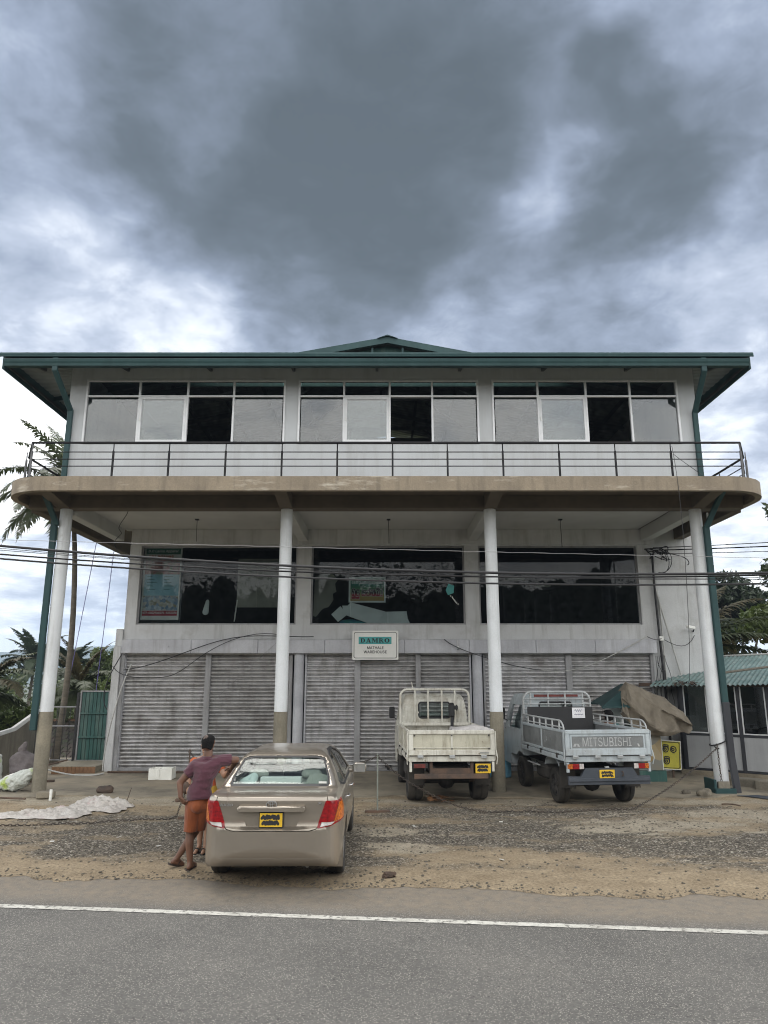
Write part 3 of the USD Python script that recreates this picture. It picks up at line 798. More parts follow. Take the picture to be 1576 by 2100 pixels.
# roof: a gable running back, a skirt roof towards the road, corrugated sheets
EX0, EX1, EY = -8.96, 8.61, 15.7
RX = (EX0 + EX1) / 2 + .27
GY = 18.4
ridge = 11.56
def corr(p0, p1, p2, p3, n, amp, nv=6):
    """A ribbed sheet between the edge p0-p1 (low) and p3-p2 (high); the ribs run up the slope."""
    p0, p1, p2, p3 = (np.array(q, float) for q in (p0, p1, p2, p3))
    nu = n * 4 + 1
    def fn(u, w):
        a = p0 + (p1 - p0) * u[:, None]; b = p3 + (p2 - p3) * u[:, None]
        q = a + (b - a) * w[:, None]
        ph = np.mod(u * n, 1)
        q[:, 2] += amp * (np.abs(ph - .5) < .2)
        return q
    v, f = grid(nu, nv, fn)
    return v, f
zE = 9.84
def sheet(name, parts, material, th=.012):
    mb = MB()
    for q in parts:
        v, f = corr(*q)
        mb.add((v, f)); mb.add((v - [0, 0, th], f[:, ::-1]))
    return P(B, name, mb, material)
zs = zE + (GY - EY) * SL
inx = (GY - EY)
sheet('front_roof_slope', [((EX0, EY, zE), (EX1, EY, zE), (EX1 - inx, GY, zs), (EX0 + inx, GY, zs), 60, .03)], 'green_paint')
roof_l = [((EX0, EY, zE), (EX0, 26.6, zE), (RX, 26.6, ridge), (RX, GY, ridge), 40, .03)]
m = MB()
for sx, ex in ((1, EX0), (-1, EX1)):
    v, f = corr((ex, GY, zE), (ex, 26.6, zE), (RX, 26.6, ridge), (RX, GY, ridge), 34, .03)
    m.add((v, f)); m.add((v - [0, 0, .012], f[:, ::-1]))
    xin = ex + sx * inx
    v, f = corr((ex, EY, zE), (ex, GY, zE), (xin, GY, zs), (xin - sx * .001, GY - .001, zs), 10, .03)
    m.add((v, f)); m.add((v - [0, 0, .012], f[:, ::-1]))
P(B, 'main_roof', m, 'roof_underside')
# gable end above the skirt roof, with barge boards
P(B, 'gable_end', MB().prism([(EX0 + inx + .5, zs - .1), (RX, ridge - .09), (EX1 - inx - .5, zs - .1)], 'y', GY + .25, GY + .29), 'green_sheet')
m = MB()
for s, ex in ((-1, EX0), (1, EX1)):
    ze2 = ridge - abs(ex - RX) * (ridge - zE) / abs(ex - RX)
    a = np.array([RX, 0, ridge]); b = np.array([ex, 0, zE])
    pl = [(a[0], a[2] - .13), (a[0], a[2] + .05), (b[0], b[2] + .05), (b[0], b[2] - .13)]
    m.prism(pl if s < 0 else pl[::-1], 'y', GY - .05, GY - .01)
P(B, 'barge_board', m, 'green_paint')
P(B, 'ridge_cap', MB().prism([(RX - .28, ridge - .015), (RX, ridge + .09), (RX + .28, ridge - .015), (RX, ridge + .06)], 'y', GY - .1, 26.7), 'green_paint')
for x in (-1.5, -.42, .42, 1.5):
    P(B, 'gable_bracket', MB().box((RX + x - .025, GY + .03, ridge - .62), (RX + x + .025, GY + .24, ridge - .16 - abs(x) * SL)), 'green_paint')
# fascia, gutter, flashing along the front eave
P(B, 'fascia_board', MB().box((EX0 + .06, EY + .02, 9.595), (EX1 - .06, EY + .05, 9.795), .004), 'black_plastic')
def gutter(x0, x1):
    return [(EY - .16, 9.655), (EY - .175, 9.640), (EY - .16, 9.585), (EY - .135, 9.545), (EY - .125, 9.490), (EY + .015, 9.490), (EY + .015, 9.665), (EY + .0, 9.665), (EY - .001, 9.505), (EY - .11, 9.505), (EY - .145, 9.655)]
P(B, 'gutter', MB().prism(gutter(0, 0), 'x', EX0 + .13, EX1 - .13), 'green_paint')
P(B, 'eave_flashing', MB().prism([(EY - .10, 9.725), (EY - .12, 9.745), (EY - .10, 9.780), (EY - .11, 9.795), (EY - .09, 9.840), (EY + .25, 9.890), (EY + .25, 9.875), (EY - .06, 9.795)], 'x', EX0 - .02, EX1 + .02), 'green_paint')
for ex, s in ((EX0, 1), (EX1, -1)):
    P(B, 'side_fascia', MB().box((ex - .02, EY + .06, 9.495), (ex + .02, 26.5, 9.872), .004), 'green_paint')
    P(B, 'side_fascia_liner', MB().box((ex + s * .05, EY + .1, 9.565), (ex + s * .1, 26.5, 9.625), .004), 'black_plastic')
for x in np.linspace(EX0 + .6, EX1 - .6, 9):
    P(B, 'rafter_end', MB().prism([(EY + .051, 9.62), (EY + .051, 9.74), (UY, 9.74 + (UY - EY) * SL), (UY, 9.62 + (UY - EY) * SL)], 'x', x - .03, x + .03), 'truss_dark')
# downpipes
def dpipe(pts, w=.10, d=.075):
    m = MB()
    pts = [np.array(p, float) for p in pts]
    for a, b in zip(pts[:-1], pts[1:]):
        t = b - a; L = np.linalg.norm(t); t /= L
        ref = np.array([0, 1.0, 0]) if abs(t[1]) < .8 else np.array([0, 0, 1.0])
        s = np.cross(t, ref); s /= np.linalg.norm(s); u = np.cross(s, t)
        v, f = cbox((-w / 2, -d / 2, -.02), (w / 2, d / 2, L + .02), .008)
        m.add((v @ np.array([s, u, t]) + a, f))
    return m
P(B, 'downpipe', dpipe([(-7.66, 15.62, 9.68), (-7.66, 15.62, 9.40), (-7.62, UY - .06, 8.75), (-7.62, UY - .06, 6.7)], .12), 'green_paint')
P(B, 'downpipe', dpipe([(7.45, 15.62, 9.68), (7.45, 15.62, 9.38), (7.55, UY - .06, 8.7), (7.55, UY - .06, 6.7)], .12), 'green_paint')
P(B, 'downpipe', dpipe([(-7.66, CY - .8, 6.52), (-7.58, CY - .19, 5.9), (-7.58, CY - .19, 5.88)], .12), 'green_paint')
P(B, 'downpipe', dpipe([(-7.66, CY - .10, 5.98), (-7.66, CY - .10, 1.32)], .13, .1), 'green_paint')
P(B, 'downpipe', dpipe([(7.62, CY - .8, 6.5), (7.62, CY - .35, 6.25), (7.44, CY - .17, 5.78)], .12), 'green_paint')
P(B, 'downpipe', dpipe([(7.45, CY - .16, 5.82), (7.49, CY - .12, 1.85)], .13, .1), 'green_paint')
P(B, 'downpipe', dpipe([(7.49, CY - .14, 1.88), (7.50, CY - .14, .75), (7.53, CY - .2, .03)], .14, .09), 'pvc_dark' if 'pvc_dark' in M else 'aluminium_dark', label='dark grey lower downpipe at the right column')
P(B, 'vent_pipe', MB().tube([(7.605, CY + .05, 0.02), (7.605, CY + .05, 6.2)], .022, 10), 'white_gloss', True)

# balcony railing: posts, handrail and three thin rails, bent inwards at the rounded ends
rl = Polygon(rounded(SX0 + .10, SX1 - .10, SY0 + .10, 26, 1.05, 3)).exterior.coords
rl = [p for p in rl][:-1]
path = rl[:8] + [rl[8]]
front = [(SX0 + .42, 25.0)] 
pl = [(SX0 + .12, 24.0), (SX0 + .12, 16.35), (SX0 + .75, SY0 + .12), (SX1 - .75, SY0 + .12), (SX1 - .12, 16.35), (SX1 - .12, 24.0)]
for nm, z, r in (('handrail', 7.49, .027), ('rail', 7.275, .012), ('rail', 7.11, .012), ('rail', 6.95, .012)):
    m = MB()
    for a, b in zip(pl[:-1], pl[1:]):
        m.tube([(a[0], a[1], z), (b[0], b[1], z)], r, 8)
    P(B, nm, m, 'rail_black', True)
for x in (-5.97, -4.74, -3.49, -2.25, -1.03, .19, 1.4, 2.62, 3.86, 5.1, 6.33):
    P(B, 'railing_post', MB().box((x - .02, SY0 + .10, 6.69), (x + .02, SY0 + .14, 7.30), .004).tube([(x, SY0 + .12, 7.29), (x, SY0 + .12, 7.48)], .013, 8), 'rail_black')
for x, y in ((SX0 + .75, SY0 + .12), (SX0 + .3, 15.9), (SX1 - .75, SY0 + .12), (SX1 - .3, 15.9), (SX0 + .12, 17.6), (SX1 - .12, 17.6), (SX0 + .12, 19.5), (SX1 - .12, 19.5)):
    P(B, 'railing_post', MB().box((x - .02, y - .02, 6.69), (x + .02, y + .02, 7.30), .004).tube([(x, y, 7.29), (x, y, 7.48)], .013, 8), 'rail_worn')
P(B, 'drain_hole', lathe([(.05, 0), (.05, .05), (0, .05)][::-1], 16, 'y', (-6.95, SY0 - .003, 6.60)), 'ink_black')
P(B, 'drain_hole', lathe([(.035, 0), (.035, .05), (0, .05)][::-1], 16, 'y', (5.45, SY0 - .003, 6.54)), 'ink_black')
# ---------------------------------------------------------------- the saloon car
mat('car_paint', (.34, .30, .25), (.32, .283, .236), 1.0, .27, .82, fine=.02, coat=.5)
mat('lamp_red', (.27, .005, .008), (.10, .002, .004), 26.0, .16, coat=.35, fine=.05)
mat('lamp_amber', (.55, .16, .02), (.20, .035, .006), 40.0, .2, coat=.4, fine=.2)
mat('lamp_clear', (.62, .58, .56), (.4, .36, .35), 30.0, .12, .2, coat=.8, fine=.2)
mat('chrome', (.72, .72, .73), None, 2.0, .12, .95, fine=.02)
mat('plate_yellow', (.66, .42, .03), (.60, .38, .025), 5.0, .45, fine=.03)
mat('seat_beige', (.40, .40, .36), (.32, .325, .29), 3.0, .85)
mat('alloy', (.50, .50, .50), None, 3.0, .3, .8)
mat('dust_dark', (.05, .046, .04), (.085, .075, .06), 4.0, .85)

def wheel(parent, cx, cy, r, w, side, rim_mat='alloy', rim_r=None, spokes=5, name='wheel'):
    """A wheel lying along x, its outer face towards side."""
    rr = rim_r or r * .64
    h = w / 2
    ty = lathe([(rr, -h * .86), (rr + .012, -h), (r * .93, -h), (r * .985, -h * .8), (r, -h * .5), (r, -h * .12), (r - .008, -h * .1), (r - .008, h * .1), (r, h * .12), (r, h * .5), (r * .985, h * .8), (r * .93, h), (rr + .012, h), (rr, h * .86)], 40, 'x', (cx, cy, r))
    wp = P(parent, name, ty, 'black_rubber', 40)
    s = side
    prof = [(rr, -h * .8), (rr * .97, h * .2), (rr * .96, h * .86), (rr * .90, h * .80), (rr * .86, h * .45)]
    m = MB().add(lathe([(q, s * z) for q, z in prof], 40, 'x', (cx, cy, r)))
    m.add(lathe([(rr * .26, s * h * .25), (rr * .26, s * h * .66), (rr * .2, s * h * .72), (0, s * h * .72)], 20, 'x', (cx, cy, r)))
    for k in range(spokes):
        a = 2 * math.pi * k / spokes + .3
        for da in (-.17, .17):
            d0, d1 = a + da * .6, a + da
            p0 = np.array([cx + s * h * .6, cy + rr * .2 * math.cos(d0), r + rr * .2 * math.sin(d0)])
            p1 = np.array([cx + s * h * .68, cy + rr * .92 * math.cos(d1), r + rr * .92 * math.sin(d1)])
            m.tube([p0, p1], [.026, .02], 6)
    P(wp, 'rim', m, rim_mat, 30)
    P(wp, 'brake_drum', lathe([(rr * .8, s * h * .1), (0, s * h * .1)] if s < 0 else [(rr * .8, s * h * .1), (0, s * h * .1)], 24, 'x', (cx, cy, r)), 'black_plastic')
    return wp

C = T('saloon_car', 'champagne saloon car with red tail lamps parked facing the warehouse', 'car', (-1.34, 9.12 + 2.2, 0), 0, local=True)
YO = -2.2
def Y_(pts):
    return [(y + YO, z) for y, z in pts]
side = Y_(curve([(.15, .24), (.075, .30), (.035, .37), (.008, .46), (.0, .56), (.0, .62), (.008, .664)], 14).tolist() + curve([(.068, .70), (.085, .80), (.075, .92), (.068, .985)], 8).tolist()
          + curve([(.092, 1.018), (.16, 1.034), (.35, 1.046), (.60, 1.048)], 8).tolist() + curve([(.68, 1.062), (.95, 1.24), (1.22, 1.385), (1.5, 1.445), (1.9, 1.468), (2.25, 1.462), (2.6, 1.41), (3.05, 1.22), (3.42, 1.03)], 30).tolist()
          + curve([(3.5, 1.0), (3.9, .93), (4.22, .80), (4.36, .66), (4.40, .48), (4.36, .32), (4.25, .22)], 16).tolist())
# tunnels for the wheels
plan = []
for x, y in curve([(0, .0), (.40, .012), (.62, .05), (.76, .14), (.825, .32), (.8475, .65), (.8475, 1.5), (.8475, 3.2), (.82, 3.8), (.72, 4.2), (.45, 4.37), (0, 4.40)], 60):
    plan.append((x, y + YO))
plan = plan + [(-x, y) for x, y in plan[::-1][1:-1]]
fr = curve([(.0, .20), (.55, .20), (.76, .22), (.815, .30), (.838, .45), (.8475, .62), (.846, .76), (.83, .90), (.795, .985), (.755, 1.04), (.70, 1.16), (.64, 1.28), (.575, 1.375), (.50, 1.425), (.35, 1.452), (.0, 1.47)], 60).tolist()
front = fr + [(-x, z) for x, z in fr[::-1][1:-1]]
def carbody(inset=0.0):
    a = Polygon(side).buffer(0); b = Polygon(plan).buffer(0); c = Polygon(front).buffer(0)
    if inset:
        a, b, c = a.buffer(-inset), b.buffer(-inset), c.buffer(-inset)
    return mprism(a, 'x', -1, 1) ^ mprism(b, 'z', 0, 2) ^ mprism(c, 'y', -3, 3)
def soften(m, L, it):
    t = taubin(m.refine_to_length(L), it, .5, .51)
    q = man(t)
    return q if q.num_tri() > 0 else m
body0 = soften(carbody(), .06, 11)
_v, _f = vf(body0)
_t = trimesh.Trimesh(_v, _f, process=False)
_n = np.array(_t.vertex_normals)
def off(d):
    return m3.Manifold(m3.Mesh((_v - _n * d).astype(np.float32), _f.astype(np.uint32)))
inner0 = carbody(.045)
WR = .312
WY = (.90 + YO, 3.52 + YO)
arch = m3.Manifold.batch_boolean([m3.Manifold.cylinder(1.8, WR + .055, WR + .055, 44).rotate((0, 90, 0)).translate((-.9, y, WR + .01)) for y in WY], m3.OpType.Add)
arch_in = man(cbox((-.60, -3, -.1), (.60, 3, 1)))
arch = arch - arch_in
body = body0 - arch
# openings
sw_r = Y_([(1.13, 1.05), (1.42, 1.365), (1.80, 1.405), (1.86, 1.0), (1.5, 1.0)])
sw_f = Y_([(1.93, 1.0), (1.88, 1.405), (2.30, 1.40), (2.72, 1.29), (3.16, 1.03), (3.14, 1.0)])
rear_win = Polygon([(-.64, 1.064), (.64, 1.064), (.625, 1.17), (.545, 1.36), (.42, 1.385), (-.42, 1.385), (-.545, 1.36), (-.625, 1.17)])
rear_win = rear_win.buffer(-.03).buffer(.03)
wind = Polygon([(-.66, 1.03), (.66, 1.03), (.53, 1.39), (-.53, 1.39)])
cut_side = m3.Manifold.batch_boolean([mprism(Polygon(p).buffer(-.012, join_style='mitre').buffer(0), 'x', -1, 1) for p in (sw_r, sw_f)], m3.OpType.Add)
cut_rear = mprism(rear_win, 'y', .5 + YO, 1.9 + YO)
cut_wind = mprism(wind, 'y', 2.4 + YO, 3.6 + YO)
cavity = inner0 ^ man(cbox((-.80, .75 + YO, .72), (.80, 3.45 + YO, 1.44)))
shell = body - cavity - cut_side - cut_rear - cut_wind
# shut lines: boot lid, doors
def groove(line, w=.009):
    return LineString(line).buffer(w / 2, cap_style='flat')
lid = [(-.655, 1.09), (-.665, .99), (-.575, .72), (-.53, .672), (-.45, .655), (.45, .655), (.53, .672), (.575, .72), (.665, .99), (.655, 1.09)]
shell = shell - (mprism(groove(lid), 'y', -.05 + YO, .125 + YO))
top_line = unary_union([groove([(-.655, .11 + YO), (-.655, .60 + YO), (.655, .60 + YO), (.655, .11 + YO)][i:i + 2]) for i in (0, 2)])
shell = shell - mprism(top_line, 'z', 1.052, 1.2)
for line in (Y_([(1.06, 1.10), (1.02, .86), (1.12, .70), (1.30, .50), (1.33, .27)]), Y_([(1.90, 1.42), (1.91, .27)]), Y_([(3.12, 1.0), (3.14, .62), (3.06, .27)]), Y_([(1.02, .245), (3.2, .245)])):
    g = mprism(groove(line, .008), 'x', .74, 1) + mprism(groove(line, .008), 'x', -1, -.74)
    shell = shell - (g - inner0.scale((1.03, 1, 1)))
# number plate recess and the bumper's lower lip
rec = mprism(Polygon([(-.37, .89), (.37, .89), (.30, .70), (-.30, .70)]).buffer(-.02).buffer(.02), 'y', -.1 + YO, .085 + YO)
shell = shell - rec
shell = shell - mprism(LineString([(-.8, .348), (.8, .348)]).buffer(.006), 'y', -.1 + YO, .05 + YO)
P(C, 'body', shell, 'car_paint', 28)
# glazing
def skin(off0, off1):
    return carbody_off(off1)
glass_out = off(.006)
glass_in = off(.014)
gl = glass_out - glass_in
P(C, 'rear_window', gl ^ mprism(rear_win.buffer(.004), 'y', .5 + YO, 1.9 + YO), 'car_glass', 28)
P(C, 'windscreen', gl ^ mprism(wind.buffer(.004), 'y', 2.4 + YO, 3.6 + YO), 'car_glass', 28)
for s in (-1, 1):
    half = man(cbox((0, -3, 0), (1, 3, 2))) if s > 0 else man(cbox((-1, -3, 0), (0, 3, 2)))
    for p in (sw_r, sw_f):
        P(C, 'side_window', gl ^ mprism(Polygon(p).buffer(-.008, join_style='mitre').buffer(0), 'x', -1, 1) ^ half, 'shed_glass', 28)
# dark rubber around the rear window
ring = rear_win.buffer(.002).difference(rear_win.buffer(-.022))
P(C, 'rear_window_seal', (off(.003) - glass_in) ^ mprism(ring, 'y', .5 + YO, 1.9 + YO), 'black_plastic', 28)
for s in (-1, 1):
    half = man(cbox((0, -3, 0), (1, 3, 2))) if s > 0 else man(cbox((-1, -3, 0), (0, 3, 2)))
    for p in (sw_r, sw_f):
        rg = Polygon(p).buffer(.016, join_style='mitre').difference(Polygon(p).buffer(-.010, join_style='mitre'))
        P(C, 'window_trim', (off(-.004) - glass_in) ^ mprism(rg, 'x', -1, 1) ^ half, 'black_plastic', 28)
# tail lamps: red, an amber outer wedge, a clear strip below
big = off(-.008)
lamp = Polygon([(.645, .985), (.90, .975), (.90, .765), (.80, .735), (.70, .700), (.545, .678), (.56, .74)]).buffer(-.012).buffer(.012)
amber = Polygon([(.80, .955), (.90, .95), (.90, .775), (.815, .755), (.745, .745)])
clear = Polygon([(.585, .695), (.715, .715), (.75, .742), (.60, .742)])
for s in (1, -1):
    f = (lambda p: p) if s > 0 else (lambda p: shapely.affinity.scale(p, -1, 1, origin=(0, 0)))
    zone = man(cbox((-1, -.1 + YO, .5), (1, .40 + YO, 1.2)))
    lam = T_ = P(C, 'tail_lamp', ((big - inner0) ^ zone) ^ mprism(f(lamp.difference(amber.buffer(.004)).difference(clear.buffer(.004))), 'y', -.2 + YO, .45 + YO), 'lamp_red', 28)
    P(lam, 'amber_lens', ((big - inner0) ^ zone) ^ mprism(f(amber.intersection(lamp)), 'y', -.2 + YO, .45 + YO), 'lamp_amber', 28)
    P(lam, 'clear_lens', ((big - inner0) ^ zone) ^ mprism(f(clear.intersection(lamp)), 'y', -.2 + YO, .45 + YO), 'lamp_clear', 28)
# handle bar over the plate, badge, plate
bar = Polygon([(-.395, .868), (.395, .868), (.41, .905), (.39, .925), (-.39, .925), (-.41, .905)]).buffer(-.012).buffer(.012)
P(C, 'boot_handle', MB().add(soften(mprism(bar, 'y', .015 + YO, .075 + YO), .03, 6)), 'car_paint', 40)
pl = MB().box((-.145, .035 + YO, .688), (.145, .075 + YO, .862), .006)
npl = P(C, 'number_plate', pl, 'black_plastic')
P(npl, 'plate_face', MB().box((-.134, .031 + YO, .697), (.134, .0345 + YO, .853), .001), 'plate_yellow')
def smudge(x0, x1, z0, z1, y, seed):
    """Black paint over the two rows of characters."""
    r = random.Random(seed)
    ls = []
    for row in range(2):
        zc = z0 + (z1 - z0) * (.70 - .40 * row)
        p = [(x0 + (x1 - x0) * (.12 + .76 * t + .03 * r.uniform(-1, 1)), zc + (z1 - z0) * .11 * (1 if i % 2 else -1) * r.uniform(.5, 1)) for i, t in enumerate(np.linspace(.02 if row else 0, 1 - .12 * r.random(), 13))]
        ls.append(LineString(p).buffer((z1 - z0) * .105, quad_segs=3))
    return prism(unary_union(ls), 'y', y - .0012, y)
P(npl, 'blackened_characters', smudge(-.134, .134, .697, .853, .0308 + YO, 4), 'ink_black')
# round badge: an oval ring with two crossed ovals
def oval(rx, rz, w, cx=0, cz=0):
    e = shapely.affinity.scale(shapely.Point(0, 0).buffer(1, 24), rx, rz)
    i = shapely.affinity.scale(shapely.Point(0, 0).buffer(1, 24), rx - w, rz - w)
    return shapely.affinity.translate(e.difference(i), cx, cz)
emb = unary_union([oval(.066, .046, .009), oval(.046, .017, .007, 0, .020), oval(.018, .043, .007)])
P(C, 'badge', prism(shapely.affinity.translate(emb, 0, .944), 'y', .036 + YO, .054 + YO), 'chrome')
P(C, 'badge_lettering', text_fit('AXIO', -.625, -.465, .925, .953, .058 + YO, True, .25), 'chrome')
P(C, 'badge_lettering', text_fit('X', .545, .60, .945, .972, .060 + YO, True, .2), 'chrome')
# mirrors, handles, wheels, mud flap, inside
for s in (-1, 1):
    mm = soften(man(cbox((s * .845, 2.78 + YO, .97), (s * 1.06, 2.92 + YO, 1.12), .04)), .03, 6)
    mp = P(C, 'door_mirror', MB().add(mm).box((s * .78, 2.84 + YO, .975), (s * .86, 2.9 + YO, 1.02), .01), 'car_paint', 40)
    P(mp, 'mirror_glass', MB().box((s * .865, 2.772 + YO, .985), (s * 1.045, 2.778 + YO, 1.105), .002), 'chrome')
    for y in (1.42, 2.5):
        P(C, 'door_handle', MB().tube(curve([(s * .832, y - .1 + YO, .845), (s * .86, y - .07 + YO, .85), (s * .862, y + .07 + YO, .85), (s * .835, y + .1 + YO, .848)], 10), .013, 8), 'chrome', True)
    P(C, 'fuel_flap' if s < 0 else 'side_marker', MB().box((s * .842, .62 + YO, .70), (s * .853, .75 + YO, .83), .002) if s < 0 else MB().box((.843, 3.30 + YO, .72), (.853, 3.36 + YO, .745), .003), 'car_paint' if s < 0 else 'lamp_amber')
    for y in WY:
        wheel(C, s * .735, y, WR, .19, s)
    P(C, 'mud_flap', MB().box((s * .64, .48 + YO, .16), (s * .83, .50 + YO, .42), .005), 'car_paint')
m = MB()
m.box((-.60, .45 + YO, .22), (.60, 4.1 + YO, .32))
P(C, 'underbody', m, 'black_plastic')
P(C, 'exhaust_pipe', MB().tube([(.42, .22 + YO, .23), (.42, .8 + YO, .24)], .024, 12), 'steel_grey', True)
def seat(cx, cy, w, hz):
    q = skel({'a': (cx - w / 2, cy, .78, .09), 'b': (cx + w / 2, cy, .78, .09), 'c': (cx - w / 2 + .03, cy - .16, hz, .07), 'd': (cx + w / 2 - .03, cy - .16, hz, .07)}, [('a', 'b'), ('a', 'c'), ('b', 'd'), ('c', 'd'), ('a', 'd'), ('b', 'c')], .06, 6)
    return q
for cx in (-.36, .36):
    P(C, 'front_seat', MB().add(seat(cx, 2.25 + YO, .34, 1.10)), 'seat_beige', True)
    P(C, 'headrest', MB().add(soften(man(cbox((cx - .13, 2.03 + YO, 1.16), (cx + .13, 2.12 + YO, 1.32), .04)), .03, 5)), 'seat_beige', True)
    P(C, 'headrest', MB().add(soften(man(cbox((cx - .14, 1.17 + YO, 1.09), (cx + .14, 1.26 + YO, 1.205), .035)), .03, 5)), 'seat_beige', True)
P(C, 'rear_bench', MB().box((-.66, 1.2 + YO, .75), (.66, 1.34 + YO, 1.10), .05), 'seat_beige', True)
P(C, 'parcel_shelf', MB().box((-.68, .72 + YO, 1.03), (.68, 1.2 + YO, 1.06), .01), 'seat_beige')
P(C, 'shelf_box', MB().box((-.30, .98 + YO, 1.061), (.24, 1.15 + YO, 1.13), .006), 'white_gloss')
P(C, 'cloth', MB().add(skel({'a': (-.52, .95 + YO, 1.07, .05), 'b': (-.40, 1.08 + YO, 1.12, .06), 'c': (-.38, .86 + YO, 1.065, .04)}, [('a', 'b'), ('b', 'c'), ('a', 'c')], .03, 4)), 'board_pale', True)
P(C, 'window_shade', MB().add(prism([(.30, 1.06), (.60, 1.06), (.60, 1.16), (.50, 1.19), (.36, 1.17)], 'y', .93 + YO, .94 + YO)), 'seat_beige')
P(C, 'steering_wheel', lathe([(.18, -.015), (.195, 0), (.18, .015), (.165, 0), (.18, -.015)], 28, 'y', (.36, 2.85 + YO, .98)), 'black_plastic', True)
P(C, 'dashboard', MB().box((-.68, 2.95 + YO, .78), (.68, 3.4 + YO, 1.0), .05), 'black_plastic')
P(C, 'wiper_sticker', MB().box((.50, .715 + YO, 1.092), (.60, .72 + YO, 1.118), .002), 'sign_white')
# ---------------------------------------------------------------- the two light trucks
mat('truck_white', (.62, .61, .54), (.52, .51, .45), 1.2, .45, coat=.15, fine=.04, extra=both(both(streaks((.16, .13, .09), .65, 5.0, .12), spots((.30, .25, .18), .6, 2.0, .5, .66)), spots((.11, .06, .03), .9, 11.0, .65, .68)))
mat('truck_cream', (.50, .48, .385), (.41, .395, .31), 1.5, .5, fine=.05, extra=both(both(streaks((.14, .115, .075), .6, 4.0, .12), spots((.27, .24, .18), .6, 2.5, .5, .66)), spots((.12, .07, .04), .9, 10.0, .65, .69)))
mat('truck_bluewhite', (.43, .48, .50), (.35, .395, .42), 1.2, .45, coat=.15, fine=.04, extra=both(both(streaks((.17, .165, .155), .6, 5.0, .12), spots((.26, .26, .25), .6, 2.0, .5, .66)), spots((.11, .075, .05), .9, 11.0, .65, .68)))
mat('truck_bare', (.15, .158, .158), (.21, .22, .22), 3.0, .6, .2, fine=.1, extra=spots((.42, .45, .46), .8, 3.0, .62, .68))
mat('rust_dark', (.055, .042, .035), (.12, .075, .05), 3.0, .85, fine=.15)
mat('chassis_black', (.02, .02, .021), (.05, .045, .04), 2.0, .7, fine=.15)
mat('cage_grey', (.44, .46, .46), (.33, .34, .34), 4.0, .5, fine=.08, extra=spots((.16, .1, .07), .6, 9.0, .62, .7))
mat('blue_cloth', (.16, .38, .52), (.10, .28, .42), 2.0, .7)
mat('bumper_slate', (.035, .043, .055), (.055, .062, .075), 3.0, .55, fine=.1)
mat('lamp_dirty', (.16, .035, .03), (.09, .025, .02), 12.0, .4, fine=.2)
mat('truck_lettering', (.40, .41, .41), (.32, .33, .33), 8.0, .6, fine=.1)
mat('paper', (.74, .74, .76), None, 3.0, .7, fine=.02)
mat('tarp_dusty', (.46, .44, .43), (.32, .31, .30), 3.0, .85, bump=.01, bscale=20)
mat('fallen_leaf_brown', (.22, .10, .04), (.14, .07, .03), 5.0, .9)

def rows(parent, name, x0, x1, n, y, z0, z1, th, material, axis='x'):
    for k in range(n):
        c = x0 + (x1 - x0) * (k + .5) / n
        P(parent, name, MB().box((c - th, y, z0), (c + th, y + .012, z1), .004), material)

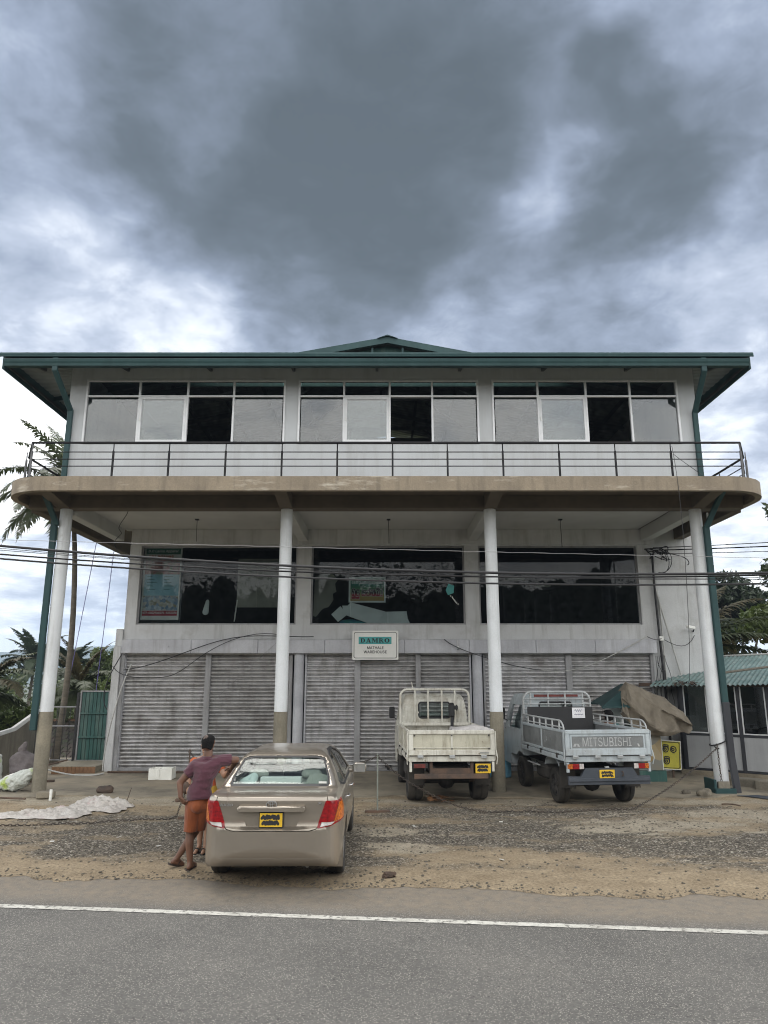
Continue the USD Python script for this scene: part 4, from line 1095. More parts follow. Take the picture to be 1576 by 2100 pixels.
def truck(label, loc, rz, style):
    w = 1.68
    t = T('light_truck', label, 'truck', loc, rz, local=True)
    one = style == 1
    ya_s = .86 if one else .92
    body = 'truck_white' if one else 'truck_bluewhite'
    zb, zt = (.93, 1.40) if one else (.97, 1.44)
    L = 2.62 if one else 2.75
    h = w / 2
    # chassis, wheels, springs
    m = MB()
    for s in (-1, 1):
        m.box((s * .36 - .035, .12, .58), (s * .36 + .035, 4.0, .72), .01)
    for y in (.3, .75, 1.4, 2.2, 3.1):
        m.box((-.36, y, .60), (.36, y + .07, .70), .01)
    m.add(lathe([(0, -.6), (.05, -.6), (.05, -.17), (.13, -.1), (.16, 0), (.13, .1), (.05, .17), (.05, .6), (0, .6)], 20, 'x', (0, .86 if one else .92, .36)))
    m.tube([(0, .9, .38), (0, 3.2, .5)], .045, 10)
    P(t, 'chassis', m, 'chassis_black', 30)
    for q_, (xa, ya_, za, xb, yb_, zb_) in enumerate(((-.5, .1, .52, -.45, 3.0, .56), (.46, .3, .50, .50, 2.6, .53), (-.2, .1, .66, -.1, 2.2, .70))):
        P(t, 'brake_line', MB().tube(curve([(xa, ya_, za), ((xa + xb) / 2 + .05, (ya_ + yb_) / 2, za - .05), (xb, yb_, zb_)], 10), .012, 6), 'chassis_black', True)
    for s in (-1, 1):
        P(t, 'leaf_spring', MB().box((s * .50 - .03, ya_s - .45, .40), (s * .50 + .03, ya_s + .45, .44), .01).box((s * .50 - .03, ya_s - .30, .365), (s * .50 + .03, ya_s + .30, .40), .01).box((s * .50 - .04, ya_s - .05, .33), (s * .50 + .04, ya_s + .05, .48), .01), 'rust_dark')
    P(t, 'air_tank', MB().tube([(.42, 2.1, .52), (.42, 2.6, .52)], .09, 14), 'chassis_black', 30)
    P(t, 'spare_wheel', lathe([(.12, -.07), (.30, -.08), (.325, -.05), (.325, .05), (.30, .08), (.12, .07), (.12, -.07)], 28, 'z', (0, 1.7, .50)), 'black_rubber', 30)
    P(t, 'fuel_tank', MB().box((-.78, 1.35, .38), (-.42, 2.0, .66), .05), 'chassis_black', 30)
    P(t, 'muffler', MB().tube([(.55, 1.3, .45), (.55, 2.0, .45)], .085, 14), 'rust_dark', 30)
    ya, yf = (.86, 3.30) if one else (.92, 3.05)
    for s in (-1, 1):
        wheel(t, s * (.655 if one else .66), ya, .335, .30 if one else .21, s, 'chassis_black', .20, 5, 'rear_wheel')
        wheel(t, s * .70, yf, .335, .19, s, 'chassis_black', .20, 5, 'front_wheel')
    for s in (-1, 1):
        m = MB()
        xs = s * .655
        m.box((xs - .155, ya - .47, .34), (xs + .155, ya - .455, .80), .003)
        for k in range(12):
            x = xs - .15 + .3 * k / 11
            m.add(lathe([(0, 0), (.009, 0), (.004, -.03), (0, -.03)], 6, at=(x, ya - .4625, .342)))
        P(t, 'mud_flap', m, 'black_rubber')
        p = curve([(xs, ya - .40, .74), (xs, ya - .28, .84), (xs, ya, .865), (xs, ya + .28, .84), (xs, ya + .42, .70)], 12)
        mm = MB()
        for a, b in zip(p[:-1], p[1:]):
            v = np.array([[xs - .15, a[1], a[2]], [xs + .15, a[1], a[2]], [xs + .15, b[1], b[2]], [xs - .15, b[1], b[2]]])
            mm.add((np.vstack([v, v - [0, 0, .012]]), np.array([[0, 1, 2], [0, 2, 3], [4, 6, 5], [4, 7, 6], [0, 4, 5], [0, 5, 1], [2, 6, 7], [2, 7, 3], [1, 5, 6], [1, 6, 2], [3, 7, 4], [3, 4, 0]])))
        P(t, 'mudguard', mm, body if not one else 'chassis_black')
    # bed
    P(t, 'bed_floor', MB().box((-h + .03, .04, zb - .035), (h - .03, L, zb), .005), 'rust_dark')
    m = MB()
    m.box((-h, .0, zb - .115), (h, .05, zb - .012), .008)
    P(t, 'bed_rear_sill', m, body)
    for s in (-1, 1):
        P(t, 'bed_side_sill', MB().box((s * h - .03, .051, zb - .10), (s * h + .03, L, zb - .012), .006), body)
    m = MB()
    for k in range(7):
        m.box((-h + .05, .25 + k * .38, zb - .10), (h - .05, .31 + k * .38, zb - .036), .004)
    P(t, 'bed_bearer', m, 'chassis_black', kind='stuff')
    # side boards
    for s in (-1, 1):
        m = MB()
        x0, x1 = s * (h - .028), s * (h + .008)
        m.box((x0, .05, zb), (x1, L - .02, zb + .055), .008); m.box((x0, .05, zt - .055), (x1, L - .02, zt), .010)
        for y in (.05, L * .5 - .03, L - .08):
            m.box((x0 + s * .001, y, zb + .054), (x1 - s * .001, y + .06, zt - .054), .006)
        b = P(t, 'side_board', m, body)
        P(b, 'panel', MB().box((s * (h - .018), .11, zb + .05), (s * (h - .004), L - .08, zt - .05)), 'truck_cream' if one else 'truck_bare')
        mm = MB()
        for k in range(8):
            y = .2 + k * (L - .5) / 7
            mm.box((s * (h - .004), y, zb + .12), (s * (h + .003), y + .05, zt - .12), .003)
        P(b, 'pressing', mm, body if one else 'truck_bare', kind='stuff')
        for y in (.4, L * .5, L - .5):
            P(b, 'hinge', MB().box((s * (h + .008), y - .05, zb - .07), (s * (h + .035), y + .05, zb + .02), .005), 'chassis_black')
    # tailgate: a pressed frame with recessed panels
    m = MB()
    y0, y1 = -.030, .010
    zl = zb + .005
    m.box((-h - .005, y0, zt - .075), (h + .005, y1, zt + .005), .012)
    m.box((-h - .005, y0, zl), (h + .005, y1, zl + (.10 if one else .12)), .010)
    m.box((-h - .005, y0 + .001, zl + .09), (-h + .085, y1 - .001, zt - .07), .010); m.box((h - .085, y0 + .001, zl + .09), (h + .005, y1 - .001, zt - .07), .010)
    if one:
        m.box((-.016, y0 + .004, zl + .09), (.016, y1 - .002, zt - .07), .005)
        m.box((-h + .08, y0 + .010, zl + .13), (h - .08, y1 - .004, zl + .145), .004)
    tg = P(t, 'tailgate', m, body)
    P(tg, 'panel', MB().box((-h + .08, y0 + .018, zl + .08), (h - .08, y0 + .026, zt - .07)), 'truck_cream' if one else 'truck_bluewhite')
    if one:
        for x in (-h + .11, 0, h - .11):
            for z in (zl + .13, zt - .085):
                P(tg, 'catch', MB().box((x - .012, y0 - .004, z - .02), (x + .012, y0 + .012, z + .008), .003), 'chassis_black')
        P(tg, 'worn_lettering', MB().box((h - .30, y0 - .002, zl + .035), (h - .12, y0 + .004, zl + .055), .001), 'truck_bare')
    else:
        P(tg, 'inner_frame', MB().prism(sbox(-h + .10, zl + .11, h - .10, zt - .085).difference(sbox(-h + .13, zl + .135, h - .13, zt - .115)), 'y', y0 + .008, y0 + .0175), 'truck_bluewhite')
        P(tg, 'faded_panel', MB().box((-h + .135, y0 + .012, zl + .14), (h - .135, y0 + .0172, zt - .12)), 'truck_bare')
        P(tg, 'lettering', text_fit('MITSUBISHI', -.50, .47, zl + .165, zt - .135, y0 + .0115, False), 'truck_lettering')
        em = unary_union([Polygon([(-.69, zl + .165), (-.645, zl + .165), (-.615, zl + .215), (-.66, zl + .215)]), Polygon([(-.60, zl + .165), (-.555, zl + .165), (-.585, zl + .215), (-.610, zl + .215)]), Polygon([(.60, zl + .16), (.635, zl + .155), (.62, zl + .205), (.585, zl + .215)])])
        P(tg, 'emblem', prism(em, 'y', y0 + .0085, y0 + .0118), 'truck_lettering')
    for x in ((-.62, 0, .62) if one else (-.66, -.22, .22, .66)):
        P(tg, 'hinge', MB().box((x - .055, y0 - .022, zb - .045), (x + .055, y0 + .002, zb + .012), .006).tube([(x - .05, y0 - .02, zb - .01), (x + .05, y0 - .02, zb - .01)], .010, 8), 'cage_grey')
    for s in (-1, 1):
        P(t, 'corner_latch', MB().box((s * (h + .012), -.02, zb - .02), (s * (h + .035), .04, zt - .02), .006).tube([(s * (h + .028), -.03, zb + .1), (s * (h + .045), -.06, zb - .04), (s * (h + .03), -.02, zb - .16)], .009, 8), body)
        P(t, 'sill_bracket', MB().box((s * (h - .06), -.012, zb - .30), (s * (h - .01), .05, zb - .12), .008), body)
    # tail lamps, bumper, plate
    zl2 = zb - .14
    if one:
        for s in (-1, 1):
            lp = P(t, 'tail_lamp', MB().box((s * .62 - .15, .02, zl2 - .10), (s * .62 + .15, .08, zl2), .012), 'chassis_black')
            P(lp, 'lens', MB().box((s * .62 - .12, .008, zl2 - .09), (s * .62 + .10, .0205, zl2 - .012), .006), 'lamp_dirty')
        m = MB().box((-.42, .06, zl2 - .22), (.42, .12, zl2 - .10), .01)
        for s in (-1, 1):
            m.box((s * .40 - .03, .055, zl2 - .30), (s * .40 + .03, .13, zl2 + .02), .006)
        P(t, 'rear_crossmember', m, 'rust_dark')
        P(t, 'rear_bumper', MB().box((-.74, -.03, .50), (.70, .05, .595), .012), 'rust_dark')
        pl = P(t, 'number_plate', MB().box((.455, .0, .60), (.755, .008, .775), .004), 'plate_yellow')
        P(pl, 'blackened_characters', smudge(.47, .74, .61, .77, -.0005, 9), 'ink_black')
    else:
        for s in (-1, 1):
            lp = P(t, 'tail_lamp', MB().box((s * .66 - .17, .0, zl2 - .105), (s * .66 + .17, .06, zl2 + .005), .008), 'chassis_black')
            for q, (a, b, mt_) in enumerate(((.055, .165, 'lamp_amber'), (-.075, .053, 'lamp_red'), (-.165, -.077, 'lamp_clear'))):
                P(lp, 'lens', MB().box((s * (.66 + a), -.012, zl2 - .098), (s * (.66 + b), -.001, zl2 - .003), .005), mt_)
        b = P(t, 'rear_bumper', MB().add(prism([(-.80, .45), (.80, .45), (.80, .60), (.56, .60), (.47, .745), (-.47, .745), (-.56, .60), (-.80, .60)], 'y', .0, .06)).box((-.80, -.02, .505), (.80, -.001, .565), .008), 'bumper_slate')
        pl = P(t, 'number_plate', MB().box((-.20, -.016, .565), (.10, -.003, .715), .004), 'plate_yellow')
        P(pl, 'blackened_characters', smudge(-.19, .09, .57, .71, -.0165, 12), 'ink_black')
        P(t, 'plate_lamp', MB().box((-.08, -.01, .745), (.0, .04, .775), .006), 'cage_grey')
        P(t, 'tow_hook', MB().tube(curve([(.25, .0, .68), (.25, -.05, .66), (.25, -.05, .62), (.25, .0, .61)], 10), .01, 8), 'rust_dark')
    # cab
    cz0, cz1 = .62, 2.02 if one else 2.04
    y0c = L + .06
    sidep = curve([(y0c, cz0 + .05), (y0c, 1.3), (y0c + .02, 1.88), (y0c + .14, cz1 - .01), (y0c + .7, cz1 + .01), (y0c + 1.12, cz1 - .06), (y0c + 1.42, 1.45), (y0c + 1.60, 1.15), (y0c + 1.64, .8), (y0c + 1.60, cz0 - .2)], 50).tolist()
    sp = Polygon(sidep + [(y0c + .95, cz0 - .2), (y0c + .95, cz0 + .05)]).buffer(0)
    fp = [(-.80, cz0 - .25), (-.81, .9), (-.80, 1.25), (-.73, 1.80), (-.66, cz1 - .03), (-.55, cz1 + .02)]
    fp = curve(fp, 30).tolist()
    fp = Polygon(fp + [(-x, z) for x, z in fp[::-1]]).buffer(0)
    cab = soften(mprism(sp, 'x', -1, 1) ^ mprism(fp, 'y', 0, 6), .09, 8)
    cab = cab - m3.Manifold.cylinder(3, .42, .42, 36).rotate((0, 90, 0)).translate((-1.5, yf, .36))
    cav = mprism(sp.buffer(-.05), 'x', -1, 1) ^ mprism(fp.buffer(-.06), 'y', 0, 6) ^ man(cbox((-1, 0, 1.0), (1, 6, 3)))
    rw = sbox(-.36, 1.50, .36, 1.84) if one else sbox(-.38, 1.50, .38, 1.86)
    rw = rw.buffer(-.06).buffer(.06)
    dw = Polygon([(y0c + .16, 1.26), (y0c + .20, 1.80), (y0c + .95, 1.80), (y0c + 1.24, 1.40), (y0c + 1.22, 1.26)])
    ww = Polygon([(-.66, 1.28), (.66, 1.28), (.60, 1.86), (-.60, 1.86)])
    cab = cab - cav - mprism(rw, 'y', y0c - .2, y0c + .3) - mprism(dw, 'x', -1, 1) - mprism(ww, 'y', y0c + .8, y0c + 2)
    g = LineString([(y0c + .12, 1.83), (y0c + .10, 1.0), (y0c + .14, .72)]).buffer(.005)
    cab = cab - (mprism(g, 'x', -1, -.70) + mprism(g, 'x', .70, 1))
    cb = P(t, 'cab', cab, body, 28)
    P(cb, 'rear_window', MB().prism(rw.buffer(.01), 'y', y0c + .012, y0c + .018), 'car_glass')
    P(cb, 'window_rubber', MB().prism(rw.buffer(.022).difference(rw.buffer(-.015)), 'y', y0c - .012, y0c + .011), 'black_plastic')
    for s in (-1, 1):
        P(cb, 'door_window', MB().add(prism(dw, 'x', -.003, .003), rot=rotm('y', -s * 7.5), at=(s * (.79 - .004) , 0, 0)).add(([[0, 0, 0], [.001, 0, 0], [0, .001, 0]], [[0, 1, 2]]), at=(s * .7, y0c + .5, 1.4)), 'shed_glass')
    for k in range(7):
        x = -.42 + .14 * k
        P(cb, 'pressed_rib', MB().box((x - .035, y0c - .012, 1.18), (x + .035, y0c + .012, 1.44), .01), body)
    for s in (-1, 1):
        P(t, 'door_mirror', MB().box((s * .90 - .07, y0c + 1.28, 1.42), (s * .90 + .07, y0c + 1.33, 1.70), .02).tube([(s * .76, y0c + 1.25, 1.38), (s * .88, y0c + 1.30, 1.46)], .012, 8), 'black_plastic')
    P(t, 'cab_seat', MB().box((-.60, y0c + .25, 1.0), (.60, y0c + .42, 1.52), .06), 'black_plastic' if one else 'blue_cloth', True)
    P(t, 'windscreen', MB().add(prism(ww.buffer(.01), 'y', -.003, .003), rot=rotm('x', 24), at=(0, y0c + 2.0, -.14)), 'car_glass')
    # headboard
    yh = L - .04
    cm = body if one else 'cage_grey'
    if one:
        top = 2.14
        pts = [(-.80, yh, zb)] + [(-.80, yh, top - .16)] + [(-.80 + .16 * (1 - math.cos(a)), yh, top - .16 + .16 * math.sin(a)) for a in np.linspace(.2, 1.57, 6)]
        pts += [(-q[0], q[1], q[2]) for q in pts[::-1]]
        hb = P(t, 'headboard_frame', MB().tube(pts, .028, 10), cm, True)
        for x in (-.46, -.155, .165, .47):
            P(hb, 'bar', MB().tube([(x, yh, 1.40), (x, yh, top)], .022, 10), cm, True)
        P(hb, 'cross_plate', MB().box((-.80, yh - .015, 1.33), (.80, yh + .015, 1.40), .006), cm)
        P(hb, 'side_plate', MB().box((-.80, yh - .02, zb), (-.72, yh + .0, 1.33), .005), cm)
        P(hb, 'rope_hook', MB().tube([(-.50, yh, top), (-.54, yh - .01, top + .17)], .012, 8), cm)
        sn = P(t, 'air_intake', MB().tube(curve([(.40, y0c - .10, .95), (.40, y0c - .10, 1.45), (.41, y0c - .10, 1.52)], 8), .04, 12).box((.32, y0c - .16, 1.50), (.47, y0c - .02, 1.84), .05).box((.42, y0c - .13, 1.66), (.54, y0c - .05, 1.80), .04), 'black_plastic', 30)
    else:
        top = 2.10
        m = MB()
        pts = [(-.79, yh, zb)] + [(-.79, yh, top - .20)] + [(-.79 + .20 * (1 - math.cos(a)), yh, top - .20 + .20 * math.sin(a)) for a in np.linspace(.2, 1.57, 6)]
        pts += [(-q[0], q[1], q[2]) for q in pts[::-1]]
        hb = P(t, 'headboard_frame', MB().tube(pts, .026, 10), cm, True)
        for x in (-.62, -.20, .20, .62):
            P(hb, 'bar', MB().tube([(x, yh, 1.40), (x, yh, top - (.03 if abs(x) > .5 else 0))], .020, 8), cm, True)
        for z in (1.52, 1.62, 1.72, 1.83, 1.94):
            P(hb, 'slat_bar', MB().tube([(-.79, yh - .02, z), (.79, yh - .02, z)], .011, 8), cm, True)
        P(hb, 'red_strip', MB().box((-.52, yh + .02, 1.985), (.52, yh + .04, 2.04), .004), 'lamp_dirty')
        for s in (-1, 1):
            x = s * (h - .01)
            r = MB().tube(curve([(x, .06, zt), (x, .10, zt + .09), (x, .22, zt + .155), (x, .40, zt + .165), (x, L * .6, zt + .165), (x, yh - .02, zt + .165)], 26), .017, 8)
            sr = P(t, 'side_rail', r, cm, True)
            P(sr, 'lower_rail', MB().tube([(x, .10, zt + .045), (x, yh - .02, zt + .045)], .012, 8), cm, True)
            for k in range(7):
                y = .30 + k * (yh - .35) / 6
                P(sr, 'upright', MB().box((x - .014, y - .014, zt), (x + .014, y + .014, zt + .16), .004), cm)
        for s in (-1, 1):
            P(t, 'chequer_step', MB().box((s * (h - .03), 1.6, .62), (s * (h - .0), 2.4, .645), .004), 'cage_grey')
    return t
t1 = truck('white drop-side truck with plain four-bar headboard, left of the third column', (1.32, 14.72, .015), 3.2, 1)
t2 = truck('pale blue-white truck with lettered tailgate and side rails, beside the tarpaulin-covered kiosk', (4.27, 14.42, .005), 6.5, 2)
# loads
def cloth(fn, nu=26, nv=26):
    v, f = grid(nu, nv, fn)
    return np.vstack([v, v - [0, 0, .006]]), np.vstack([f, f[:, ::-1] + len(v)])
def tarp1(u, w):
    p = np.stack([u * 4, w * 4, u * 0], 1)
    x = 1.35 + u * .80; y = 14.74 + w * .9
    z = 1.415 + .075 * np.sin(u * 3.1) * np.clip(1.2 - w, 0, 1) + (meshkit.fbm(p, 3, 4) - .5) * .10 - .10 * (u < .02)
    z -= np.clip(.04 - w, 0, 1) * 2.2
    return np.stack([x + (meshkit.fbm(p + 7, 3, 8) - .5) * .14, y, z], 1)
O('folded_sheet', cloth(tarp1), 'tarp_dusty', 'grey dusty sheet bunched over the tailgate of the white truck', 'sheet', smooth=True)
a = math.radians(6.5)
def on2(x, y, z):
    return (4.27 + x * math.cos(a) - y * math.sin(a), 14.42 + x * math.sin(a) + y * math.cos(a), z)
bd = MB().add(cbox((-.76, 2.50, 1.0), (.76, 2.53, 1.78), .004), rot=rotm('z', 6.5), at=(4.27, 14.42, 0))
O('black_board', bd, 'black_plastic', 'black board standing across the bed of the lettered-tailgate truck', 'board')
pn = T('paper_notice', 'white paper notice stuck on the black board in the truck bed', 'notice', on2(.42, 2.49, 1.55), 6.5, local=True)
P(pn, 'sheet', MB().box((-.15, -.004, -.02), (.15, -.001, .21), .001), 'paper')
mat('ink_faint', (.30, .30, .36), None, 3.0, .7)
wig = lambda x, w, h, k: [(x + w * t, h * math.sin(t * k) * .5) for t in np.linspace(0, 1, 14)]
P(pn, 'handwriting', MB().add(prism(unary_union([LineString([(px, .145 + pz) for px, pz in wig(-.085, .16, .05, 21)]).buffer(.006), LineString([(px, .06 + pz) for px, pz in wig(-.10, .20, .022, 50)]).buffer(.007)]), 'y', -.006, -.0045)), 'ink_faint')
lf = MB()
for k in range(40):
    x, y = R.gauss(1.05, .14), R.gauss(15.25, .2)
    q = cbox((-.05, -.03, 0), (.05, .03, .004))
    lf.add(q, rot=rotm('z', R.uniform(0, 360)) @ rotm('x', R.uniform(-40, 40)), at=(x, y, .04 + R.random() * .07))
O('leaf_litter', lf, 'fallen_leaf_brown', 'brown dry leaves heaped under the white truck', 'leaves', kind='stuff')
# ---------------------------------------------------------------- people
mat('skin_brown', (.145, .070, .042), (.115, .055, .034), 6.0, .5, fine=.05, bump=.001, bscale=90)
mat('skin_tan', (.36, .21, .14), (.30, .17, .11), 6.0, .5, fine=.05)
mat('hair_black', (.007, .0065, .0065), (.012, .011, .011), 20.0, .75, bump=.004, bscale=160, stretch=(1, 1, .3), fine=.2, spec=.12)
mat('scalp', (.085, .055, .042), None, 20.0, .5)
mat('shirt_maroon', (.085, .022, .038), (.068, .017, .030), 5.0, .85, bump=.004, bscale=160, sheen=.3, fine=.06)
mat('shorts_orange', (.235, .056, .010), (.18, .042, .008), 4.0, .8, bump=.003, bscale=140, sheen=.2, fine=.06)
mat('rubber_sandal', (.04, .026, .02), None, 5.0, .7)
mat('blouse_orange', (.48, .13, .025), (.40, .06, .03), 14.0, .8, fine=.1)
mat('skirt_yellow', (.50, .32, .045), (.42, .25, .03), 6.0, .8, fine=.08)
mat('shirt_teal', (.05, .12, .12), None, 4.0, .8)
mat('trousers_dark', (.03, .032, .04), None, 4.0, .85)
mat('eye_white', (.7, .68, .64), None, 3.0, .3)

def unit(v):
    v = np.asarray(v, float)
    return v / np.linalg.norm(v)

def hand(wrist, fwd, normal, side, curl=.5, r0=.026):
    """Palm, four fingers of different lengths and a thumb; fwd along the fingers, normal out of the back of the hand, side=+1 thumb to the side cross(fwd, normal)."""
    f, n = unit(fwd), unit(normal)
    s = unit(np.cross(f, n)) * side
    n = unit(np.cross(s, f)) * side
    w = np.asarray(wrist, float)
    J, Bn = {}, []
    J['w'] = (*w, r0)
    for k, (o, L, rad) in enumerate(((.030, .070, .0088), (.010, .078, .0092), (-.010, .072, .0088), (-.029, .056, .0080))):
        base = w + f * (.088 - .004 * k) + s * o
        J[f'k{k}'] = (*base, rad + .003)
        J[f'm{k}'] = (*(w + f * .045 + s * o * .8), .0155)
        Bn += [('w', f'm{k}'), (f'm{k}', f'k{k}')]
        d, p = f, base
        for q, (fr_, c) in enumerate(((.45, .5), (.32, 1.0), (.23, .8))):
            a = curl * c
            d = unit(d * math.cos(a) - n * math.sin(a))
            p2 = p + d * L * fr_
            J[f'f{k}{q}'] = (*p2, rad * (1 - .10 * (q + 1)))
            Bn.append((f'k{k}' if q == 0 else f'f{k}{q - 1}', f'f{k}{q}'))
            p = p2
    for k in range(3):
        Bn.append((f'm{k}', f'm{k + 1}')); Bn.append((f'k{k}', f'k{k + 1}'))
    t0 = w + f * .025 + s * .024
    t1_ = t0 + unit(f * .75 + s * .75 - n * .25) * .042
    t2_ = t1_ + unit(f * .9 + s * .35 - n * .3 * (1 + curl)) * .032
    t3_ = t2_ + unit(f * .95 + s * .1 - n * .4 * (1 + curl)) * .024
    for nm, p, r in (('t0', t0, .0155), ('t1', t1_, .0115), ('t2', t2_, .0102), ('t3', t3_, .0085)):
        J[nm] = (*p, r)
    Bn += [('w', 't0'), ('t0', 't1'), ('t1', 't2'), ('t2', 't3')]
    return J, Bn

def mskel(J, Bn):
    ms = []
    for a, b in Bn:
        s1 = m3.Manifold.sphere(J[a][3], 18).translate(tuple(map(float, J[a][:3])))
        s2 = m3.Manifold.sphere(J[b][3], 18).translate(tuple(map(float, J[b][:3])))
        ms.append(m3.Manifold.batch_hull([s1, s2]))
    return m3.Manifold.batch_boolean(ms, m3.OpType.Add)

def head(c, yaw, tilt=(0, 0)):
    """Skull, jaw, nose, brow, lips and ears about the centre c; yaw in degrees, 0 looks towards +y."""
    c = np.asarray(c, float)
    Rz = rotm('z', yaw) @ rotm('x', tilt[0]) @ rotm('y', tilt[1])
    q = lambda x, y, z: tuple(c + Rz @ np.array([x, y, z]))
    def sp(r, p, sc=(1, 1, 1)):
        m = m3.Manifold.sphere(r, 28).scale(sc)
        M4 = np.hstack([Rz, (np.array(q(*p)))[:, None]])
        return m.transform(M4)
    H = m3.Manifold.batch_hull
    parts = [H([sp(.078, (0, -.022, .035), (.96, 1.1, .95)), sp(.068, (0, .028, .03), (1, 1, 1.0)), sp(.058, (0, -.03, -.03))]),
             H([sp(.062, (0, .03, 0)), sp(.040, (0, .052, -.055), (1, .9, .9)), sp(.027, (0, .066, -.092)), sp(.03, (.035, .0, -.06)), sp(.03, (-.035, .0, -.06))]),
             H([sp(.010, (0, .096, .015)), sp(.014, (0, .108, -.022)), sp(.009, (.014, .098, -.024)), sp(.009, (-.014, .098, -.024))]),
             H([sp(.011, (-.04, .085, .03)), sp(.011, (.04, .085, .03))]),
             H([sp(.009, (-.02, .092, -.058)), sp(.010, (0, .098, -.056)), sp(.009, (.02, .092, -.058))])]
    for s in (-1, 1):
        parts.append(H([sp(.013, (s * .079, -.004, .018), (.5, 1, 1.3)), sp(.010, (s * .077, -.006, -.028), (.5, 1, 1))]))
    eyes = MB()
    for s in (-1, 1):
        eyes.add(trimesh.creation.icosphere(2, .0115), at=q(s * .032, .080, .006))
    return m3.Manifold.batch_boolean(parts, m3.OpType.Add), eyes, q, Rz

def sole(heel, toe, up=(0, 0, 1), w=.046, th=.018):
    heel, toe = np.asarray(heel, float), np.asarray(toe, float)
    L = np.linalg.norm(toe - heel)
    f = (toe - heel) / L
    s = unit(np.cross(f, up)); n = np.cross(s, f)
    out = [(t * L, ww * w) for t, ww in ((-.04, .0), (-.03, .5), (.1, .75), (.4, .78), (.7, 1.0), (.9, .85), (1.02, .4), (1.04, 0))]
    p = [(x, y) for x, y in out] + [(x, -y) for x, y in out[::-1][1:-1]]
    v, fc = prism(Polygon(p).buffer(.004), 'z', -th, 0)
    return v @ np.array([f, s, n]) + heel, fc

def tailor(J, Bn, L=.022, it=8, wrinkle=.006, seed=3, scale=14, cut=None, stretch=(1, 1, 1)):
    m = mskel(J, Bn)
    if cut is not None:
        m = m - cut
    t = taubin(m.refine_to_length(L), it)
    v = np.array(t.vertices); n = np.array(t.vertex_normals)
    t.vertices = v + n * ((meshkit.fbm(v * scale * np.array(stretch), 3, seed) - .5) * 2 * wrinkle)[:, None]
    return t

# the man leaning on the car
Mn = T('person', 'person in maroon polo shirt and orange shorts leaning an elbow on the car, back turned', 'person', (-2.5, 10.1, 0))
J = {'pel': (-2.44, 10.11, .83, .125), 'bel': (-2.435, 10.10, 1.0, .115), 'chest': (-2.37, 10.10, 1.19, .125), 'nk': (-2.345, 10.11, 1.345, .056), 'nk2': (-2.35, 10.13, 1.45, .056),
     'sl': (-2.505, 10.10, 1.285, .062), 'el': (-2.685, 10.05, 1.075, .043), 'wl': (-2.655, 10.0, .905, .029),
     'sr': (-2.20, 10.11, 1.335, .062), 'er': (-1.985, 10.19, 1.345, .043), 'wr': (-2.085, 10.42, 1.215, .028),
     'hl': (-2.515, 10.10, .80, .092), 'kl': (-2.535, 10.13, .45, .056), 'cl': (-2.53, 10.10, .33, .055), 'al': (-2.505, 10.09, .085, .034),
     'hr': (-2.38, 10.13, .79, .092), 'kr': (-2.50, 10.26, .44, .056), 'cr': (-2.58, 10.235, .32, .054), 'ar': (-2.715, 10.20, .11, .034),
     'hel': (-2.507, 10.05, .048, .030), 'tol': (-2.475, 10.235, .040, .024), 'tol2': (-2.52, 10.22, .040, .022),
     'her': (-2.745, 10.155, .085, .029), 'tor': (-2.645, 10.27, .035, .024), 'tor2': (-2.66, 10.24, .038, .024)}
Bn = [('pel', 'bel'), ('bel', 'chest'), ('chest', 'nk'), ('nk', 'nk2'), ('chest', 'sl'), ('chest', 'sr'), ('nk', 'sl'), ('nk', 'sr'), ('sl', 'el'), ('el', 'wl'), ('sr', 'er'), ('er', 'wr'),
      ('pel', 'hl'), ('pel', 'hr'), ('hl', 'kl'), ('kl', 'cl'), ('cl', 'al'), ('hr', 'kr'), ('kr', 'cr'), ('cr', 'ar'), ('al', 'hel'), ('al', 'tol'), ('hel', 'tol'), ('hel', 'tol2'), ('tol', 'tol2'), ('ar', 'her'), ('ar', 'tor'), ('her', 'tor'), ('her', 'tor2'), ('tor', 'tor2')]
core = mskel(J, Bn).refine_to_length(.02)
hd, eyes, q, Rz = head((-2.355, 10.14, 1.552), -14, (-6, 3))
hl, bl = hand(J['wl'][:3], (.42, .1, -.65), (-.6, -.7, -.3), 1, 1.05)
hr, br = hand(J['wr'][:3], (-.25, .55, -.5), (.5, .2, .6), -1, .6)
bodym = m3.Manifold.batch_boolean([core, hd, mskel(hl, bl).refine_to_length(.006), mskel(hr, br).refine_to_length(.006)], m3.OpType.Add)
Bd = P(Mn, 'body', taubin(bodym, 12), 'skin_brown', True)
P(Bd, 'eyes', eyes, 'eye_white', True)
def hair(q, Rz, c, vol=.012, bald=False, low=-.045):
    sp = lambda r, p, sc: m3.Manifold.sphere(r, 32).scale(sc).transform(np.hstack([Rz, np.array(q(*p))[:, None]]))
    h = m3.Manifold.batch_hull([sp(.078 + vol, (0, -.024, .036), (.97, 1.1, .98)), sp(.060 + vol, (0, .022, .048), (1, 1, .95)), sp(.056 + vol, (0, -.036, low), (1, 1, .9))])
    face = m3.Manifold.cube((.4, .3, .4), True).transform(np.hstack([Rz, np.array(q(0, .195, -.12))[:, None]]))
    face2 = m3.Manifold.cube((.4, .2, .4), True).transform(np.hstack([Rz @ rotm('x', 30), np.array(q(0, .165, -.08))[:, None]]))
    low_ = m3.Manifold.cube((.4, .4, .2), True).transform(np.hstack([Rz @ rotm('x', -14), np.array(q(0, 0, low - .135))[:, None]]))
    return tailor_h((h - face - face2 - low_).refine_to_length(.008))
def tailor_h(m):
    t = taubin(m, 3)
    v = np.array(t.vertices); n = np.array(t.vertex_normals)
    t.vertices = v + n * ((meshkit.fbm(v * 70, 3, 5) - .5) * .008)[:, None]
    return t
hp = P(Mn, 'hair', hair(q, Rz, None), 'hair_black', True)
